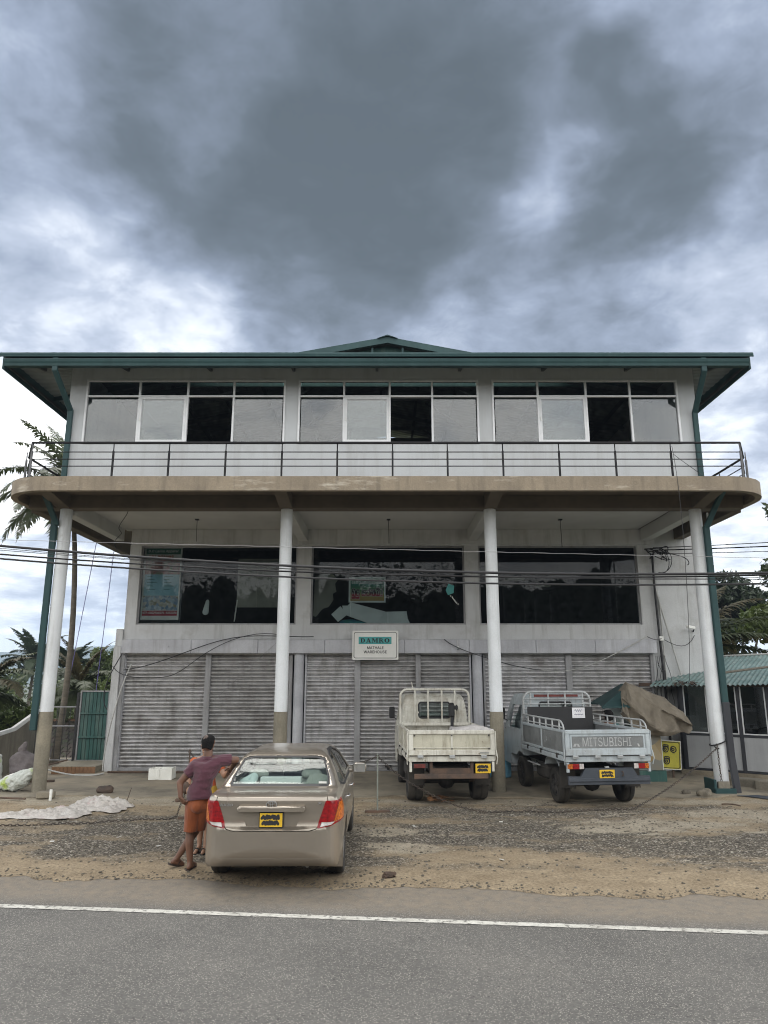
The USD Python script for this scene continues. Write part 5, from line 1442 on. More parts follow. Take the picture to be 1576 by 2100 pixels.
bald = lathe([(0, .012), (.018, .0105), (.032, .004), (.034, 0)], 20)
bv = bald[0] * [1, 1.2, 1]
P(hp, 'bald_patch', (bv @ rotm('x', 62).T @ Rz.T + np.array(q(-.005, -.098, .078)), bald[1]), 'scalp', True)
JS = dict(J)
for k, r in (('bel', .145), ('chest', .142), ('sl', .082), ('sr', .082)):
    JS[k] = J[k][:3] + (r,)
JS['hem'] = (-2.445, 10.10, .90, .148); JS['hemr'] = (-2.375, 10.10, .875, .118); JS['heml'] = (-2.49, 10.10, .90, .112)
JS['col'] = (-2.347, 10.105, 1.345, .068)
JS['slv'] = tuple(np.array(J['sl'][:3]) * .42 + np.array(J['el'][:3]) * .58) + (.073,)
JS['srv'] = tuple(np.array(J['sr'][:3]) * .30 + np.array(J['er'][:3]) * .70) + (.072,)
JS['bk'] = (-2.36, 10.06, 1.22, .12)
BS = [('hem', 'bel'), ('bel', 'chest'), ('chest', 'col'), ('chest', 'sl'), ('chest', 'sr'), ('col', 'sl'), ('col', 'sr'), ('sl', 'slv'), ('sr', 'srv'), ('hem', 'hemr'), ('hem', 'heml'), ('hemr', 'bel'), ('heml', 'bel'), ('bk', 'chest'), ('bk', 'sl'), ('bk', 'sr')]
def half_space(p, n, size=2.0):
    """Everything beyond the plane through p with outward normal n."""
    n = unit(n)
    a = unit(np.cross(n, (0.3, .9, .1))); b = np.cross(n, a)
    return m3.Manifold.cube((size, size, size), True).transform(np.hstack([np.stack([a, b, n], 1), (np.asarray(p, float) + n * size / 2)[:, None]]))
el, er = np.array(J['el'][:3]), np.array(J['er'][:3])
cutL = half_space(np.array(JS['slv'][:3]), el - np.array(J['sl'][:3]), .26)
cutR = half_space(np.array(JS['srv'][:3]), er - np.array(J['sr'][:3]), .26)
cutB = half_space((-2.44, 10.1, .855), (.10, -.1, -1), 1.2)
cutN = half_space((-2.347, 10.09, 1.392), (0, -.35, 1), .3)
sh = tailor(JS, BS, .013, 8, .017, 3, 8, m3.Manifold.batch_boolean([cutL, cutR, cutB, cutN], m3.OpType.Add), (.8, 1, 2.2))
ss = P(Mn, 'polo_shirt', sh, 'shirt_maroon', True)
P(ss, 'collar', lathe([(.062, -.012), (.074, -.016), (.068, .018), (.060, .022), (.062, -.012)], 28, at=(-2.347, 10.115, 1.378)), 'shirt_maroon', True)
JT = {'p': (-2.44, 10.11, .86, .132), 'hl': (-2.505, 10.10, .79, .108), 'hr': (-2.385, 10.13, .78, .108), 'kl': (-2.53, 10.12, .455, .088), 'kr': (-2.455, 10.22, .43, .086), 'bt': (-2.445, 10.055, .80, .105)}
BT = [('p', 'hl'), ('p', 'hr'), ('hl', 'kl'), ('hr', 'kr'), ('hl', 'hr'), ('bt', 'p'), ('bt', 'hl'), ('bt', 'hr')]
cutT = half_space((-2.53, 10.12, .462), (0, 0, -1), 1.0)
P(Mn, 'shorts', tailor(JT, BT, .013, 6, .014, 9, 9, cutT, (1.2, 1, .5)), 'shorts_orange', True)
for hh, tt, up in (((-2.512, 10.02, .022), (-2.49, 10.275, .020), (0, 0, 1)), ((-2.775, 10.125, .075), (-2.635, 10.295, .012), (.35, .3, .8))):
    f_ = P(Mn, 'flip_flop', sole(hh, tt, up), 'rubber_sandal')
    a_, b_ = np.array(hh), np.array(tt)
    d_ = unit(b_ - a_); s_ = unit(np.cross(d_, up)); n_ = np.cross(s_, d_)
    L_ = np.linalg.norm(b_ - a_)
    m = MB()
    for s in (-1, 1):
        m.tube(curve([a_ + d_ * L_ * .45 + s_ * s * .04, a_ + d_ * L_ * .62 + s_ * s * .025 + n_ * .05, a_ + d_ * L_ * .80 + n_ * .02], 8), .006, 6)
    P(f_, 'strap', m, 'rubber_sandal')

# the person behind him, seen in pieces
Wn = T('person', 'person in orange blouse and yellow skirt, mostly hidden behind the one in maroon', 'person', (-2.6, 11.1, 0))
J = {'pel': (-2.56, 11.08, .82, .12), 'bel': (-2.58, 11.1, .98, .10), 'chest': (-2.60, 11.1, 1.15, .11), 'nk': (-2.61, 11.1, 1.28, .047), 'nk2': (-2.60, 11.1, 1.34, .047), 'sl': (-2.77, 11.1, 1.22, .05), 'el': (-2.83, 11.06, .99, .038), 'wl': (-2.80, 10.92, .86, .026),
     'sr': (-2.44, 11.1, 1.22, .05), 'er': (-2.30, 11.0, 1.04, .038), 'wr': (-2.22, 10.86, 1.12, .026), 'hl': (-2.64, 11.1, .78, .09), 'kl': (-2.64, 11.06, .44, .052), 'cl': (-2.635, 11.1, .32, .05), 'al': (-2.63, 11.08, .08, .031), 'hr': (-2.48, 11.1, .78, .09), 'kr': (-2.51, 11.04, .44, .052), 'cr': (-2.525, 11.08, .32, .05), 'ar': (-2.54, 11.06, .08, .031),
     'tl': (-2.645, 10.90, .035, .023), 'hel': (-2.63, 11.11, .04, .027), 'tr': (-2.535, 10.88, .035, .023), 'her': (-2.54, 11.09, .04, .027)}
Bn = [('pel', 'bel'), ('bel', 'chest'), ('chest', 'nk'), ('nk', 'nk2'), ('chest', 'sl'), ('chest', 'sr'), ('nk', 'sl'), ('nk', 'sr'), ('sl', 'el'), ('el', 'wl'), ('sr', 'er'), ('er', 'wr'), ('pel', 'hl'), ('pel', 'hr'), ('hl', 'kl'), ('kl', 'cl'), ('cl', 'al'), ('hr', 'kr'), ('kr', 'cr'), ('cr', 'ar'), ('al', 'tl'), ('al', 'hel'), ('hel', 'tl'), ('ar', 'tr'), ('ar', 'her'), ('her', 'tr')]
hd, eyes, q, Rz = head((-2.60, 11.085, 1.43), 170, (-4, 0))
h1, b1_ = hand(J['wl'][:3], (.1, -.3, -.8), (-.9, -.2, 0), 1, .7)
h2, b2_ = hand(J['wr'][:3], (.2, -.3, .5), (.5, -.5, .2), -1, .5)
bm = m3.Manifold.batch_boolean([mskel(J, Bn).refine_to_length(.03), hd, mskel(h1, b1_).refine_to_length(.006), mskel(h2, b2_).refine_to_length(.006)], m3.OpType.Add)
Bd = P(Wn, 'body', taubin(bm, 6), 'skin_tan', True)
P(Bd, 'eyes', eyes, 'eye_white', True)
P(Wn, 'hair', MB().add(hair(q, Rz, None, .014, low=-.10)).add(trimesh.creation.icosphere(2, .055), at=q(0, -.12, .02)), 'hair_black', True)
JB = {k: J[k] for k in ('bel', 'chest', 'sl', 'sr')}
for k, r in (('bel', .125), ('chest', .128), ('sl', .066), ('sr', .066)):
    JB[k] = J[k][:3] + (r,)
JB['hm'] = (-2.57, 11.09, .86, .135)
JB['a'] = (-2.80, 11.08, 1.10, .062); JB['b'] = (-2.375, 11.05, 1.13, .062)
P(Wn, 'blouse', tailor(JB, [('hm', 'bel'), ('bel', 'chest'), ('chest', 'sl'), ('chest', 'sr'), ('sl', 'a'), ('sr', 'b')], .022, 6, .008, 5, 12), 'blouse_orange', True)
sk = lathe([(.12, .90), (.16, .80), (.19, .62), (.215, .46), (.21, .455), (.18, .62), (.11, .9)], 40, at=(-2.555, 11.07, 0))
sv = sk[0].copy(); ang = np.arctan2(sv[:, 1] - 11.07, sv[:, 0] + 2.555)
sv[:, :2] += (np.stack([np.cos(ang), np.sin(ang)], 1) * (.012 * np.sin(ang * 9) * np.clip((.9 - sv[:, 2]) / .4, 0, 1))[:, None])
P(Wn, 'skirt', (sv, sk[1]), 'skirt_yellow', True)
for h_, t_ in (((-2.63, 11.13, .02), (-2.65, 10.885, .02)), ((-2.54, 11.11, .02), (-2.537, 10.865, .02))):
    f_ = P(Wn, 'sandal', sole(h_, t_), 'black_rubber')
    P(f_, 'strap', MB().tube(curve([(h_[0] - .045, h_[1] - .16, .03), (h_[0] - .01, h_[1] - .17, .075), (h_[0] + .04, h_[1] - .16, .03)], 8), .014, 6), 'black_rubber')
bag = taubin(man(cbox((-2.90, 10.90, .80), (-2.78, 11.05, .96), .04)).refine_to_length(.02), 8)
O('handbag', MB().add(bag).tube(curve([(-2.84, 10.94, .95), (-2.84, 10.98, 1.06), (-2.84, 11.02, .95)], 10), .008, 6), 'rust_dark', 'small dark handbag hanging from the arm of the person in orange', 'bag', smooth=True)

# someone standing behind the lettered truck, only the head above its side rail
Kn = T('person', 'person with dark bushy hair behind the side rail of the lettered truck', 'person', (5.27, 17.6, 0))
o = np.array([5.27, 17.6, 0])
J = {'pel': (0, 0, .88, .12), 'bel': (0, 0, 1.02, .11), 'chest': (0, 0, 1.22, .12), 'nk': (0, 0, 1.37, .05), 'nk2': (0, .01, 1.44, .05), 'sl': (-.17, 0, 1.32, .055), 'el': (-.21, .02, 1.08, .04), 'wl': (-.20, .08, .86, .028), 'sr': (.17, 0, 1.32, .055), 'er': (.21, .02, 1.08, .04), 'wr': (.20, .08, .86, .028),
     'hl': (-.085, 0, .84, .09), 'kl': (-.09, .01, .46, .055), 'al': (-.09, 0, .08, .035), 'tl': (-.10, .17, .035, .026), 'hr': (.085, 0, .84, .09), 'kr': (.09, .01, .46, .055), 'ar': (.09, 0, .08, .035), 'tr': (.10, .17, .035, .026)}
J = {k: tuple(np.array(v[:3]) + o) + (v[3],) for k, v in J.items()}
Bn = [('pel', 'bel'), ('bel', 'chest'), ('chest', 'nk'), ('nk', 'nk2'), ('chest', 'sl'), ('chest', 'sr'), ('nk', 'sl'), ('nk', 'sr'), ('sl', 'el'), ('el', 'wl'), ('sr', 'er'), ('er', 'wr'), ('pel', 'hl'), ('pel', 'hr'), ('hl', 'kl'), ('kl', 'al'), ('al', 'tl'), ('hr', 'kr'), ('kr', 'ar'), ('ar', 'tr')]
hd, eyes, q, Rz = head(tuple(o + [0, .02, 1.545]), 30)
h1, b1_ = hand(J['wl'][:3], (0, .2, -.9), (-.9, 0, 0), 1, .4)
h2, b2_ = hand(J['wr'][:3], (0, .2, -.9), (.9, 0, 0), -1, .4)
bm = m3.Manifold.batch_boolean([mskel(J, Bn).refine_to_length(.04), hd, mskel(h1, b1_).refine_to_length(.008), mskel(h2, b2_).refine_to_length(.008)], m3.OpType.Add)
Bd = P(Kn, 'body', taubin(bm, 5), 'skin_brown', True)
P(Bd, 'eyes', eyes, 'eye_white', True)
P(Kn, 'hair', hair(q, Rz, None, .032, low=-.08), 'hair_black', True)
JB = {k: J[k][:3] + (J[k][3] + .018,) for k in ('pel', 'bel', 'chest', 'sl', 'el', 'sr', 'er')}
P(Kn, 'shirt', tailor(JB, [('pel', 'bel'), ('bel', 'chest'), ('chest', 'sl'), ('chest', 'sr'), ('sl', 'el'), ('sr', 'er')], .03, 6, .006), 'shirt_teal', True)
JB = {k: J[k][:3] + (J[k][3] + .016,) for k in ('pel', 'hl', 'kl', 'al', 'hr', 'kr', 'ar')}
P(Kn, 'trousers', tailor(JB, [('pel', 'hl'), ('hl', 'kl'), ('kl', 'al'), ('pel', 'hr'), ('hr', 'kr'), ('kr', 'ar')], .03, 6, .006), 'trousers_dark', True)
# ---------------------------------------------------------------- palms, trees, hills
mat('palm_leaf', (.080, .102, .032), (.050, .070, .022), .9, .55, trans=.22, island=.3, fine=.15)
mat('palm_leaf_dry', (.125, .105, .045), (.085, .075, .03), .9, .6, trans=.2, island=.3)
mat('palm_leaf_far', (.058, .085, .036), (.036, .058, .025), .3, .6, trans=.15, island=.3)
mat('palm_trunk', (.155, .135, .105), (.10, .088, .07), 3.0, .9, bump=.01, bscale=25, fine=.15, stretch=(1, 1, 4))
mat('leaf_bright', (.15, .20, .045), (.085, .13, .030), .8, .5, trans=.25, island=.45)
mat('leaf_mid', (.080, .118, .034), (.046, .075, .022), .5, .55, trans=.22, island=.45)
mat('leaf_dark', (.036, .060, .021), (.021, .040, .014), .4, .55, trans=.18, island=.45)
mat('bark', (.10, .085, .065), (.06, .05, .04), 4.0, .9, bump=.01, bscale=20)
mat('hill_green', (.030, .055, .022), (.022, .042, .018), .01, .95)

def frond_mesh(L, el0, droop, seed, n=46, leaf=.62, hang=.55, width=.045):
    """One coconut frond along +x from the origin: a rib and two rows of hanging leaflets."""
    r = np.random.default_rng(seed)
    k = 26
    ds = L / k
    a, p, pts = el0, np.zeros(3), [np.zeros(3)]
    side = r.uniform(-.12, .12)
    for i in range(k):
        a -= droop / k * (0.5 + 1.1 * i / k)
        p = p + ds * np.array([math.cos(a), side * (i / k), math.sin(a)])
        pts.append(p.copy())
    pts = np.array(pts)
    mb = MB().tube(pts[::2], np.linspace(.030, .006, len(pts[::2])), 5, False)
    V, F = [], []
    for i in range(n):
        t = .10 + .89 * i / (n - 1)
        f = t * k; j = min(int(f), k - 1); q = pts[j] + (pts[j + 1] - pts[j]) * (f - j)
        d = unit(pts[j + 1] - pts[j])
        up = unit(np.array([-d[2], 0, d[0]]) if abs(d[2]) < .99 else np.array([-1.0, 0, 0]))
        lat = np.cross(up, d)
        ln = leaf * (math.sin(math.pi * min(1, .18 + .86 * t)) ** .7) * r.uniform(.85, 1.1)
        for s in (-1, 1):
            if r.random() < .05:
                continue
            o = unit(lat * s * r.uniform(.8, 1) + d * r.uniform(.35, .75) + up * r.uniform(-.05, .25))
            h = hang * r.uniform(.7, 1.3)
            m1 = q + o * ln * .5 - np.array([0, 0, h * ln * .16])
            m2 = q + o * ln * .88 - np.array([0, 0, h * ln * .62])
            w = unit(np.cross(o, up)) * width * (ln / leaf * .5 + .5)
            b = len(V)
            V += [q - w * .5, q + w * .5, m1 - w, m1 + w, m2]
            F += [[b, b + 1, b + 3], [b, b + 3, b + 2], [b + 2, b + 3, b + 4]]
    return mb.add((np.array(V), np.array(F))).arr()

def palm(name, label, base, top, r0, r1, fronds, leafmat='palm_leaf', group=None, fl=3.2, seed=1, mid=None, nl=52, dead=0, width=.042):
    t = T(name, label, 'palm tree', base, group=group)
    base, top = np.array(base, float), np.array(top, float)
    pts = curve([base, mid if mid is not None else (base + top) / 2, top], 24)
    rr = np.linspace(r0, r1, 24); rr[:3] *= (1.5, 1.25, 1.1)
    v, f = tube(pts, rr, 12)
    v = v + (meshkit.noise(v * np.array([0, 0, 14.0]) + 3, 2) - .5)[:, None] * .02 * (v - top) / np.maximum(np.linalg.norm(v - top, axis=1), .1)[:, None]
    P(t, 'trunk', (v, f), 'palm_trunk', True)
    r = random.Random(seed)
    for i, fr_ in enumerate(fronds):
        az, el, dr, ll = fr_
        fm = frond_mesh(fl * ll, math.radians(el), math.radians(dr), seed * 50 + i, nl, fl * .2, width=width)
        P(t, 'frond', (fm[0] @ rotm('z', az).T + top, fm[1]), 'palm_leaf_dry' if dead and i % dead == 0 else leafmat)
    nut = MB()
    for k in range(6):
        a = k * 1.05
        nut.add(trimesh.creation.icosphere(1, .1), at=top + [.2 * math.cos(a), .2 * math.sin(a), -.22 - .05 * (k % 2)])
    P(t, 'coconut_cluster', nut, 'leaf_bright', True)
    return t

def ring(n, seed, els=((65, 40), (35, 70), (5, 75)), jit=12):
    r = random.Random(seed)
    out = []
    for k in range(n):
        e, d = els[k % len(els)]
        out.append((k * 137.5 + r.uniform(-jit, jit), e + r.uniform(-9, 9), d + r.uniform(-12, 12), r.uniform(.82, 1.08)))
    return out

# tall slender palm at the building's left corner
fr = [(180, 38, 70, 1.0), (165, 60, 60, 1.05), (205, 10, 95, 1.0), (230, 20, 105, .95), (255, 5, 85, .95), (275, 30, 110, .95), (300, -5, 80, .85), (145, 15, 90, 1.0), (120, 50, 70, .95), (95, 20, 80, .9), (60, 45, 70, .9), (20, 20, 85, .85), (335, 5, 90, .8), (190, -20, 60, .9), (240, -30, 50, .85), (215, 70, 50, .9), (320, 55, 70, .8), (285, -35, 45, .85), (150, 72, 40, 1.0)]
palm('coconut_palm', 'tall slender coconut palm with leaning trunk beside the left side of the warehouse', (-9.58, 22.0, -.15), (-9.85, 22.0, 8.25), .10, .062, fr, fl=3.1, seed=3, mid=(-9.42, 22, 4.2))
palm('coconut_palm', 'dark full-crowned coconut palm above the boundary wall, left of the left column', (-33.6, 70, -4), (-33.2, 70, 3.9), .16, .12, ring(36, 5, ((62, 60), (45, 80), (20, 90), (-10, 70), (35, 70))), 'palm_leaf_far', fl=4.2, seed=5, width=.085)
palm('coconut_palm', 'young coconut palm with arching yellowish fronds behind the green gate', (-12.4, 30, -2.2), (-12.3, 30, 1.9), .12, .10, ring(24, 6, ((80, 60), (55, 95), (35, 110), (5, 90))), 'palm_leaf', fl=2.5, seed=6, dead=4)
palm('coconut_palm', 'low coconut palm with long fronds at the left edge above the boundary wall', (-14.3, 26, -2.2), (-14.1, 26, 2.0), .13, .11, ring(16, 7, ((70, 70), (45, 100), (20, 100), (-10, 60))), 'palm_leaf', fl=2.7, seed=7, dead=5)
palm('coconut_palm', 'small distant coconut palm seen between the left column and the slender palm trunk', (-22.4, 52, -4), (-22.2, 52, 3.0), .13, .10, ring(26, 8, ((62, 60), (45, 75), (10, 80))), 'palm_leaf_far', fl=2.8, seed=8, width=.065)
palm('coconut_palm', 'pale distant coconut palm over the top of the green gate', (-24.0, 60, -4), (-23.8, 60, 2.4), .13, .10, ring(28, 9, ((62, 60), (45, 75), (10, 80))), 'palm_leaf', fl=3.2, seed=9, width=.075)
palm('coconut_palm', 'low coconut palm with long feathery fronds behind the corrugated shed roof', (9.5, 22.7, -.5), (9.35, 22.5, 3.35), .14, .12, [(4, 55, 62, 1.0), (-6, 36, 55, 1.1), (2, 20, 50, 1.1), (-10, 6, 42, 1.12), (-16, -8, 34, 1.05), (25, 45, 70, .95), (40, 30, 80, 1.0), (-25, 24, 60, 1.0), (10, 72, 50, .8), (100, 50, 70, 1), (160, 30, 80, 1), (60, 10, 80, 1)], 'palm_leaf', fl=3.3, seed=10, dead=2, nl=70)
palm('coconut_palm', 'coconut palm crown with hanging fronds low behind the boundary wall near its knee', (-17.5, 33, -3), (-17.4, 33, 1.0), .13, .10, ring(15, 12, ((70, 60), (40, 95), (10, 100))), 'palm_leaf', fl=2.2, seed=12)

def leaves(centres, n, size, seed, flat=.5):
    """Leaf-sized faces in clumps through a crown's volume."""
    r = np.random.default_rng(seed)
    cs = np.array([c[:3] for c in centres], float); rad = np.array([c[3] for c in centres], float)
    w = rad ** 2; w /= w.sum()
    pick = r.choice(len(cs), n, p=w)
    d = r.normal(size=(n, 3)); d /= np.linalg.norm(d, axis=1, keepdims=True)
    q = cs[pick] + d * (rad[pick] * r.random(n) ** .30)[:, None] * np.array([1, 1, .8])
    keep = meshkit.fbm(q * (1.6 / max(.6, rad.mean())), 3, seed) > .40
    q, d = q[keep], d[keep]
    n = len(q)
    nrm = d * flat + r.normal(size=(n, 3)) * .6 + [0, 0, .35]
    nrm /= np.linalg.norm(nrm, axis=1, keepdims=True)
    a = np.cross(nrm, r.normal(size=(n, 3))); a /= np.linalg.norm(a, axis=1, keepdims=True)
    b = np.cross(nrm, a)
    s = size * r.uniform(.6, 1.35, n)[:, None]
    v = np.stack([q - a * s, q + b * s * .42 - nrm * s * .1, q + a * s - nrm * s * .18, q - b * s * .42 - nrm * s * .1], 1).reshape(-1, 3)
    i = np.arange(n)[:, None] * 4
    return v, np.vstack([i + [0, 1, 2], i + [0, 2, 3]])

def tree(name, label, base, h, spread, n, size, material, seed, squash=.75, group=None, lean=(0, 0), cat='tree', low=.35):
    r = np.random.default_rng(seed)
    base = np.array(base, float)
    t = T(name, label, cat, base, group=group)
    c0 = base + [lean[0], lean[1], h * (1 - .5 * squash * spread / h)]
    cen = []
    for k in range(15):
        d = r.normal(size=3); d /= np.linalg.norm(d)
        cen.append((*(c0 + d * spread * np.array([.72, .72, .55 * squash + .12]) * r.uniform(.45, 1)), spread * r.uniform(.24, .42)))
    m = MB()
    tr = max(.05, h * .018)
    fork = base + np.array([lean[0] * .4, lean[1] * .4, h * low])
    m.tube(curve([base - [0, 0, .3], (base + fork) / 2 + [.05, .03, 0], fork], 8), np.linspace(tr * 1.4, tr, 8), 9)
    for c in cen[:9]:
        c = np.array(c[:3])
        m.tube(curve([fork, fork * .45 + c * .55 + [0, 0, -.1 * spread], c], 7), np.linspace(tr * .6, tr * .12, 7), 6)
    P(t, 'trunk', m, 'bark', True)
    P(t, 'crown', leaves(cen, n, size, seed), material)
    return t
tree('leafy_tree', 'dark small-leaved tree at the left edge above the boundary wall', (-16.2, 27.5, -2.5), 7.6, 1.55, 5200, .10, 'leaf_dark', 21)
tree('leafy_bush', 'bright green broad-leaved bush just over the boundary wall by the left column', (-12.55, 26.0, -2.6), 3.9, 1.15, 2300, .15, 'leaf_bright', 22, cat='bush', low=.3)
tree('leafy_bush', 'darker bush behind the boundary wall, left of the bright green bush', (-15.2, 29.0, -2.6), 4.1, 1.6, 3000, .14, 'leaf_mid', 23, cat='bush', low=.3)
tree('leafy_tree', 'feathery light green tree rising beside the corner pier above the gate', (-16.9, 46, -4), 8.1, 1.7, 6500, .13, 'leaf_bright', 24, squash=1.1)
tree('leafy_tree', 'dense green tree behind the gate, lower than the feathery one', (-15.6, 38, -3.5), 5.2, 2.0, 5200, .14, 'leaf_mid', 25)
tree('leafy_tree', 'tall broad-leaved tree with gaps of sky at the right edge', (17.1, 28.0, -.8), 9.9, 2.35, 6500, .15, 'leaf_mid', 26, squash=1.3, low=.45)
tree('leafy_tree', 'dark rounded tree in the distance behind the palm fronds on the right', (20.6, 43, -3), 10.9, 3.2, 7000, .19, 'leaf_dark', 27, squash=.9)
tree('leafy_tree', 'bright mid-height tree right of the shed roof under the tall one', (14.4, 26.0, -.8), 5.9, 1.9, 4600, .14, 'leaf_bright', 28)
tree('leafy_tree', 'dark green tree filling the gap behind the shed', (13.2, 31, -2), 6.6, 2.6, 5000, .16, 'leaf_dark', 29)

def far_wood(seed, x0, x1, y0, y1, h0, h1, n, size, every=3.2):
    r = np.random.default_rng(seed)
    cen = []
    for k in range(int((x1 - x0) / every)):
        x = x0 + (x1 - x0) * r.random(); y = y0 + (y1 - y0) * r.random()
        h = r.uniform(h0, h1)
        for q in range(4):
            cen.append((x + r.normal() * 1.6, y + r.normal() * 1.5, -4 + h * r.uniform(.25, .95), h * r.uniform(.16, .28)))
    return leaves(cen, n, size, seed)
S('far_woodland', far_wood(31, -75, -20, 60, 100, 6.5, 9.5, 34000, .28, 1.2), 'leaf_mid', kind='stuff')
S('undergrowth', far_wood(33, -27, -11.5, 29, 46, 4.6, 7.0, 40000, .13, .6), 'leaf_bright', kind='stuff')
S('right_undergrowth', far_wood(34, 11.5, 34, 26, 44, 4.5, 8.0, 9000, .2), 'leaf_dark', kind='stuff')
S('roadside_woodland', far_wood(35, -42, 42, -21.5, -18.5, 12.6, 15.4, 110000, .21, .8), 'leaf_dark', kind='stuff')
S('roadside_bank', grid(420, 14, lambda u, w: np.stack([-50 + 100 * u, -15 - 5 * w + 1.5 * meshkit.noise(np.stack([u * 50, w * 5, 0 * u], 1), 6), -.1 + (9.3 + 4.2 * (meshkit.fbm(np.stack([u * 26, 0 * u, 0 * u], 1), 4, 4) - .4) + 2.4 * (meshkit.fbm(np.stack([u * 130, 0 * u, 0 * u], 1), 4, 9) - .4)) * w ** .5], 1)), 'leaf_dark', True)

def hills(u, w):
    x = -2600 + 4800 * u
    y = 1250 + 1400 * w
    p = np.stack([x * .0022, y * .0022, 0 * x], 1)
    ridge = np.exp(-((w - .55) / .28) ** 2)
    z = -10 + ridge * (58 + 46 * (meshkit.fbm(p, 4, 3) - .35) + 34 * np.exp(-((x + 620) / 520) ** 2)) + (meshkit.fbm(p * 16, 3, 8) - .5) * 12 * ridge
    return np.stack([x, y, z], 1)
S('hills', grid(260, 40, hills), 'hill_green', True)

rh = T('red_roof_house', 'house with a red roof across the road, seen in the window glass', 'house', (-4.0, -13, 0))
mat('roof_red', (.22, .05, .035), (.15, .035, .025), 2.0, .8)
P(rh, 'wall', MB().box((-7.5, -16, -.1), (1.5, -11, 2.9)), 'room_wall' if 'room_wall' in M else 'bark')
P(rh, 'roof', MB().add(prism([(-16.8, 2.7), (-13.5, 4.6), (-10.2, 2.7), (-13.5, 4.75)], 'x', -8.2, 2.2)), 'roof_red')

# the air between here and the hills
def haze():
    M['air'] = usdkit.material(stage, '/World/Looks/air', {'v': ('principled_volume', {'color': (.62, .76, .95), 'density': HAZE, 'anisotropy': .2})}, [], volume='v.volume')
    v, f = cbox((-2800, -120, -40), (2800, 2900, 150))
    path = S('haze', (v, f), 'air', kind='stuff')
HAZE = 0.00035
haze()
# ---------------------------------------------------------------- shop sign, banners, things behind the glass
def rsign(x0, z0, x1, z1, r=.03):
    return sbox(x0 + r, z0 + r, x1 - r, z1 - r).buffer(r, quad_segs=5)
sg = T('shop_sign', 'white rectangular warehouse sign with teal name band over the shutters', 'sign', (-.235, 19.66, 2.88))
P(sg, 'panel', MB().prism(rsign(-.85, 2.885, .385, 3.655), 'y', 19.66, 19.72), 'sign_white')
P(sg, 'border', MB().prism(rsign(-.81, 2.925, .345, 3.615, .05).difference(rsign(-.797, 2.938, .332, 3.602, .045)), 'y', 19.657, 19.661), 'ink_black')
P(sg, 'name_band', MB().box((-.68, 19.652, 3.30), (.20, 19.661, 3.49), .002), 'sign_teal')
def slab_word():
    """DAMRO in heavy slab-serif capitals."""
    def serif(x, z, w):
        return sbox(x - w / 2, z, x + w / 2, z + .10)
    L = {}
    L['D'] = (unary_union([sbox(.10, 0, .34, 1), sbox(0, 0, .5, .12), sbox(0, .88, .5, 1), shapely.affinity.scale(shapely.Point(.42, .5).buffer(.5, 16), 1.05, 1).difference(shapely.affinity.scale(shapely.Point(.40, .5).buffer(.38, 16), .75, 1)).intersection(sbox(.34, 0, 1.1, 1))]), 1.0)
    A = unary_union([LineString([(.17, .06), (.50, .98)]).buffer(.055, cap_style='flat'), LineString([(.52, .98), (.82, .06)]).buffer(.13, cap_style='flat'), sbox(.3, .28, .72, .38), sbox(0, 0, .36, .11), sbox(.58, 0, 1.06, .11), sbox(.36, .90, .62, 1)])
    L['A'] = (A, 1.06)
    Mm = unary_union([sbox(.12, 0, .22, 1), sbox(.98, 0, 1.24, 1), Polygon([(.12, 1), (.42, 1), (.72, .34), (.62, .05)]), Polygon([(.60, .05), (.68, .05), (1.05, 1), (.94, 1)]), sbox(0, 0, .34, .11), sbox(.86, 0, 1.36, .11), sbox(0, .89, .3, 1), sbox(1.05, .89, 1.36, 1)])
    L['M'] = (Mm, 1.36)
    Rr = unary_union([sbox(.10, 0, .34, 1), sbox(0, 0, .46, .11), sbox(0, .89, .5, 1), shapely.Point(.52, .73).buffer(.27, 12).difference(shapely.affinity.scale(shapely.Point(.48, .73).buffer(.16, 12), .8, 1)).intersection(sbox(.33, .3, 1, 1)), Polygon([(.40, .50), (.62, .52), (.98, .08), (1.06, .08), (1.06, 0), (.74, 0)])])
    L['R'] = (Rr, 1.06)
    L['O'] = (shapely.affinity.scale(shapely.Point(.52, .5).buffer(.5, 20), 1.04, 1).difference(shapely.affinity.scale(shapely.Point(.52, .5).buffer(.38, 20), .62, 1)), 1.06)
    out, x = [], 0
    for c in 'DAMRO':
        g, w = L[c]
        out.append(shapely.affinity.translate(g, x, 0)); x += w + .13
    return unary_union(out), x - .13
wd, ww_ = slab_word()
P(sg, 'name_lettering', prism(shapely.affinity.translate(shapely.affinity.scale(wd, .78 / ww_, .115, origin=(0, 0)), -.63, 3.337), 'y', 19.648, 19.6525), 'ink_black')
P(sg, 'lettering', text_fit('MATHALE', -.455, -.01, 3.165, 3.24, 19.6602, True), 'ink_black')
P(sg, 'lettering', text_fit('WAREHOUSE', -.545, .075, 3.055, 3.13, 19.6602, True), 'ink_black')
P(sg, 'bracket', MB().box((-.6, 19.721, 3.2), (-.55, 19.76, 3.45), .004).box((.1, 19.721, 3.2), (.15, 19.76, 3.45), .004), 'steel_grey', kind='stuff')

